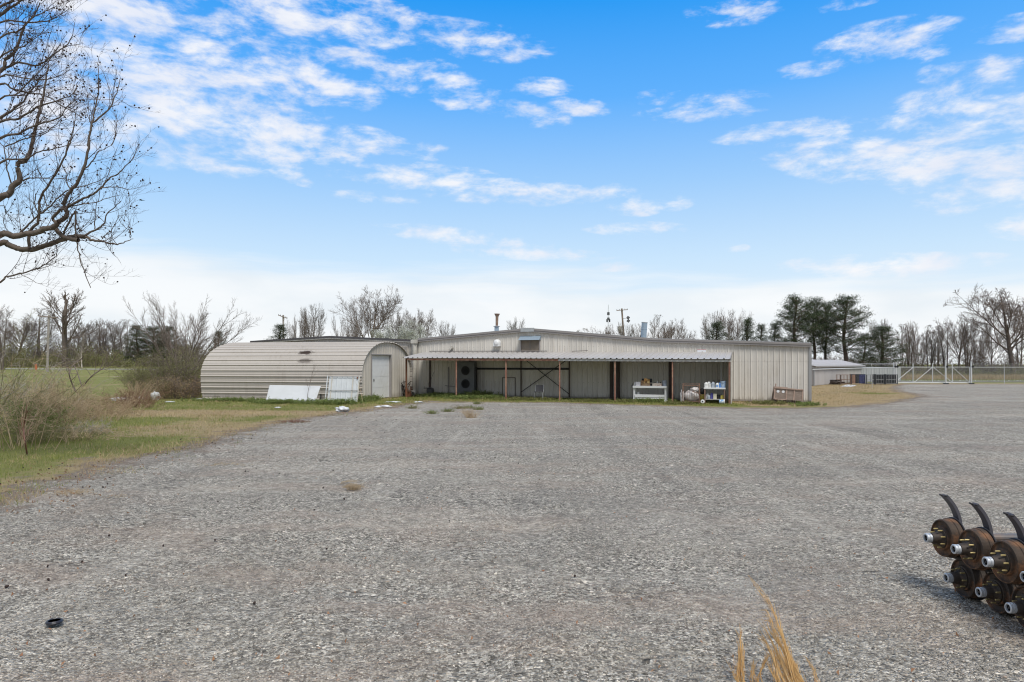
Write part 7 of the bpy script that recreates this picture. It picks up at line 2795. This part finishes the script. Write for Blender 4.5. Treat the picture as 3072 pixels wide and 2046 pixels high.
# ------------------------------------------------------------------ storage shed and the rest beyond the corner
SA = P(2441, 1157, 66.0)
SA.z = 0
sdx = Vector((13.5, 17.0, 0))
SLen = sdx.length
M_SHED = siding_mat('shed_sheet', (0.43, 0.41, 0.40), stain=(.34, .30, .27), amt=.3, low=.1)
shd = thing('storage_shed', 'low grey ribbed storage shed with a shallow pale roof beyond the corner', 'shed', SA, math.atan2(sdx.y, sdx.x))
hS, dS = 1.92, 5.0
mb = MB()
wall_sheet(mb, 0, SLen, 0, hS, period=.45, rib=.05, w=.12, top=.05)
mb.sheet([[(0, 0, 0), (0, 0, hS)], [(0, dS, 0), (0, dS, hS)]])
mb.sheet([[(SLen, 0, 0), (SLen, 0, hS)], [(SLen, dS, 0), (SLen, dS, hS)]])
mb.add([(0, 0, hS), (0, dS, hS), (0, dS / 2, hS + .62)], [(0, 1, 2)])
mb.build('wall', M_SHED, shd)
mb = MB()
prof = corr(-.25, SLen + .2, period=.45, rib=.04, w=.14, top=.05, minor=0)
mb.sheet([[(x, -.25, hS - .02 + h) for x, h in prof], [(x, dS / 2, hS + .64 + h) for x, h in prof], [(x, dS + .25, hS - .02 + h) for x, h in prof]])
mb.build('roof', pmat('pale_roof', (.40, .39, .40), .5, .1, var=.2, scale=2), shd)
mb = MB()
mb.box(-.25, -.30, hS - .12, SLen + .2, -.253, hS + .0)
mb.build('gutter', M_TRIM, shd)
mb = MB()
mb.box(-.08, -.08, 0, .10, -.003, hS - .13)
mb.build('corner_trim', M_CORN, shd)
# long grey ribbed screen behind the racks
SB = P(2600, 1140, 82)
SB.z = 0
sc = thing('metal_screen', 'plain grey ribbed metal wall running behind the racks to the gate corner', 'wall', SB, math.radians(-6))
mb = MB()
wall_sheet(mb, -1.5, 3.9, 0, 1.66, period=.30, rib=.04)
mb.build('sheet', pmat('screen_sheet', (.42, .43, .43), .5, var=.1, scale=2), sc, solid=.01)
MB().box(-1.5, -.03, 1.662, 3.9, .03, 1.72).build('cap_rail', M_GALV, sc)

# racks, drums and pallets along the corner fence
M_BLUE = pmat('blue_drum', (.028, .035, .10), .5, var=.3, scale=4)
M_BLKP = pmat('black_drum', (.02, .022, .025), .5, var=.3, scale=4)
rk = lambda px: P(px, 1148, 70.5).x


M_RKG = pmat('rack_grey', (.30, .31, .31), .6, .2, var=.2, scale=5)


def rack(px0, px1, h, label, mat, nb, deck=True):
    x0, x1 = rk(px0), rk(px1)
    w_ = x1 - x0
    t = thing('wire_rack', label, 'rack', (x0 + w_ / 2, 70.6, 0), .0, 'racks standing along the corner fence')
    for x in (-w_ / 2 + .06, w_ / 2 - .06):
        MB().box(x - .035, -.44, 0, x + .035, -.4221, h + .03).build('post', M_BLKP, t)
    for y in (-.4, .4):
        for z in (.12, h * .5, h):
            MB().box(-w_ / 2, y - .02, z - .02, w_ / 2, y + .02, z + .02).build('rail', mat, t)
        mb = MB()
        for k in range(nb + 1):
            x = -w_ / 2 + w_ * k / nb
            q = .03 if k in (0, nb) else .008
            mb.box(x - q, y - .018 if y < 0 else y + .021, 0 if k in (0, nb) else .14, x + q, y + (-.0225 if y < 0 else .04), h)
        mb.build('bars', mat, t)
    MB().box(-w_ / 2, -.37, .06, w_ / 2, .37, .095).build('base', M_WOODD, t)
    return t


rack(2516, 2551, .98, 'brown open rack of thin bars at the left of the rack row', M_CAGE, 8)
rack(2593, 2620, .98, 'pale wire rack right of the blue drums', M_RKG, 6)
rack(2620, 2650, 1.0, 'wire cage holding the first pair of black drums', M_RKG, 6)
rack(2650, 2688, 1.0, 'wire cage holding black drums at the foot of the fence corner', M_RKG, 8)


def drum(px, mat, label, grp, h=.92, r=.27, y=70.6):
    t = thing('drum', label, 'drum', (rk(px), y, .096), 0, grp)
    MB().lathe([(r, 0), (r, h * .3), (r * 1.04, h * .33), (r, h * .36), (r, h * .64), (r * 1.04, h * .67), (r, h * .70), (r, h)], 16).build('body', mat, t)
    MB().lathe([(r * 1.03, h + .001), (r * 1.03, h + .03), (0, h + .03)], 16).build('lid', M_BLKP, t)


for px, m_, lb in ((2559, M_CAGE, 'rust brown drum left of the blue drums'), (2571, M_BLKP, 'black drum just left of the two blue drums'),
                   (2580, M_BLUE, 'dark blue drum, left of the pair by the racks'), (2589, M_BLUE, 'dark blue drum, right of the pair by the racks')):
    drum(px, m_, lb, 'drums in the rack row')
for px, lb in ((2627, 'black drum in the left rack cage'), (2643, 'black drum in the right half of the left cage'), (2657, 'black drum at the left of the corner cage'),
               (2668, 'black drum in the middle of the corner cage'), (2681, 'black drum at the right end of the corner cage')):
    drum(px, M_BLKP, lb, 'drums in the rack row', h=.92, r=.30)
for k, (px, z) in enumerate(((2503, 0), (2508, 0.16), (2500, .16), (2506, .32))):
    t = thing('pallet', ['dark pallet at the bottom of the heap left of the racks', 'dark pallet second up in the heap left of the racks',
                         'pallet end poking out of the left side of the pallet heap', 'dark pallet topmost in the heap left of the racks'][k], 'pallet', (rk(px), 70.8 if k != 2 else 69.6, z), .1 * k)
    for y in (-.45, -.15, .15, .45):
        MB().box(-.5, y - .06, .115, .5, y + .06, .14).build('deck_board', M_WOODD, t)
    for x in (-.45, 0, .45):
        MB().box(x - .05, -.5, 0, x + .05, .5, .114).build('bearer', M_WOODD, t)

# ------------------------------------------------------------------ poles and mast
M_POLE = pmat('pole_wood', (.22, .17, .13), .9, var=.3, scale=3, col2=(.36, .30, .25), amt=.5)
M_POLEG = pmat('pole_grey', (.34, .31, .28), .9, var=.3, scale=3)


def pole(label, px, pyb, pyt, D, r, arm=1.2, lean=0.0, arm_tilt=0.0, extras='', mat=None, z0=None, armdy=0.0):
    b_ = P(px, pyb, D)
    z0 = b_.z if z0 is None else z0
    top = P(px, pyt, D).z - z0
    t = thing('utility_pole', label, 'utility pole', (b_.x, D, z0))
    t.rotation_euler = (0, lean, 0)
    m_ = mat or M_POLE
    MB().tube([(0, 0, 0), (0, 0, top * .5), (0, 0, top)], [r * 1.25, r * 1.1, r], 10).build('pole', m_, t)
    c = MB()
    c.bar((-arm, -r - .06, top - .35 + arm_tilt), (arm, -r - .06, top - .35 - arm_tilt), .11, .14)
    ca = c.build('crossarm', M_POLE, t)
    for x in (-arm * .92, -arm * .5, arm * .5, arm * .92):
        MB().lathe([(.04, 0), (.06, .05), (.04, .12), (.05, .18), (0, .2)], 8, Matrix.Translation((x, -r - .06, top - .28 - arm_tilt * x / arm))).build('insulator', M_DARK, ca)
    if 'b' in extras:
        MB().bar((arm * .6, -r - .05, top - .5), (.05, -r - .03, top - 1.1), .04, .04).build('brace', M_POLE, t)
    if 't' in extras:
        z = top - 4.95
        tr = MB().lathe([(.0, 0), (.36, 0), (.40, .1), (.40, 1.25), (.35, 1.4), (0, 1.42)], 14, Matrix.Translation((-.62, 0, z))).build('transformer', M_TRIML, t)
        MB().tube([(-.62, 0, z + 1.05), (-.62, 0, z + 1.35)], .05, 6).build('bushing', M_DARK, tr)
        MB().box(-.3, -.04, z + .6, -r, .04, z + .75).build('bracket', M_DARK, t)
    if 'l' in extras:
        for dz in (1.95, 2.6):
            z = top - dz
            ff = MB().bar((.9, -.3, z + .12), (1.3, -.45, z - .20), .5, .32, up=(0, -1, .3)).build('floodlight', M_BLKP, t)
        MB().bar((r, 0, top - 2.1), (1.0, -.2, top - 2.0), .06, .06).build('bracket', M_DARK, t)
    return t


pole('brown utility pole with transformer and floodlights behind the roof', 1877, 1092, 925, 140, .17, arm=1.15, lean=math.radians(-4), extras='tl')
pole('utility pole with a tilted crossarm behind the dark edged roof', 851, 1092, 945, 130, .17, arm=.85, arm_tilt=.30, extras='b', mat=M_POLEG, lean=math.radians(-.5))
zf_ = float(zt((143 - CX) / F * 107, 107))
pole('grey utility pole with a long crossarm in the field on the left', 142, 1117, 944, 107, .15, arm=1.6, arm_tilt=.12, mat=M_POLEG, z0=zf_, lean=math.radians(1.6))
ms = thing('radio_mast', 'thin lattice radio mast with antenna clusters far behind the roof', 'mast', (P(1825, 1092, 420).x, 420, 0))
tp = P(1825, 913, 420).z
mb = MB()
for k in range(3):
    a_ = k * 2.094
    mb.tube([(.45 * math.cos(a_), .45 * math.sin(a_), 0), (.3 * math.cos(a_), .3 * math.sin(a_), tp * .9), (0, 0, tp)], [.07, .06, .05], 4)
for i in range(40):
    z = i * tp * .9 / 40
    mb.bar((-.4, .1, z), (.4, -.1, z + tp * .9 / 40), .05, .05)
mb.build('lattice', M_GALV, ms)
for py, r_, n_ in ((957, .5, 3), (962, .9, 4), (941, .5, 3)):
    z = P(1825, py, 420).z
    for k in range(n_):
        a_ = k * 2 * math.pi / n_ + .4
        MB().box(-.2, -.2, -.9, .2, .2, .9, M=Matrix.Translation((r_ * 1.3 * math.cos(a_), r_ * 1.3 * math.sin(a_), z))).build('antenna', M_BLKP, ms)
# orange survey marker in the field, bird in the sky
D = 118
zg = float(zt((108 - CX) / F * D, D))
o = thing('marker_post', 'small orange marker post beside the field track', 'marker', ((108 - CX) / F * D, D, zg))
MB().box(-.17, -.05, 0, .17, .05, 1.0).build('post', pmat('orange_marker', (.55, .16, .07), .7), o)
MB().box(-.5, -.06, 1.001, .5, .06, 1.12).build('cap', M_TRIM, o)
p = P(424, 601, 38)
o = thing('bird', 'tiny bird gliding in the blue sky right of the bare tree', 'bird', p, .3)
mb = MB()
mb.tube([(-.12, 0, 0), (-.07, 0, .01), (0, 0, .012), (.08, 0, .004), (.15, 0, 0)], [.008, .022, .026, .016, .004], 8)
for s in (-1, 1):
    mb.add([(-.05, 0, .015), (.04, 0, .015), (.02, s * .14, .03), (-.06, s * .24, .02)], [(0, 1, 2, 3)])
mb.add([(.12, -.01, 0), (.12, .01, 0), (.19, .03, 0), (.19, -.03, 0)], [(0, 1, 2, 3)])
mb.build('body', pmat('bird_blue', (.04, .13, .20), .7), o)
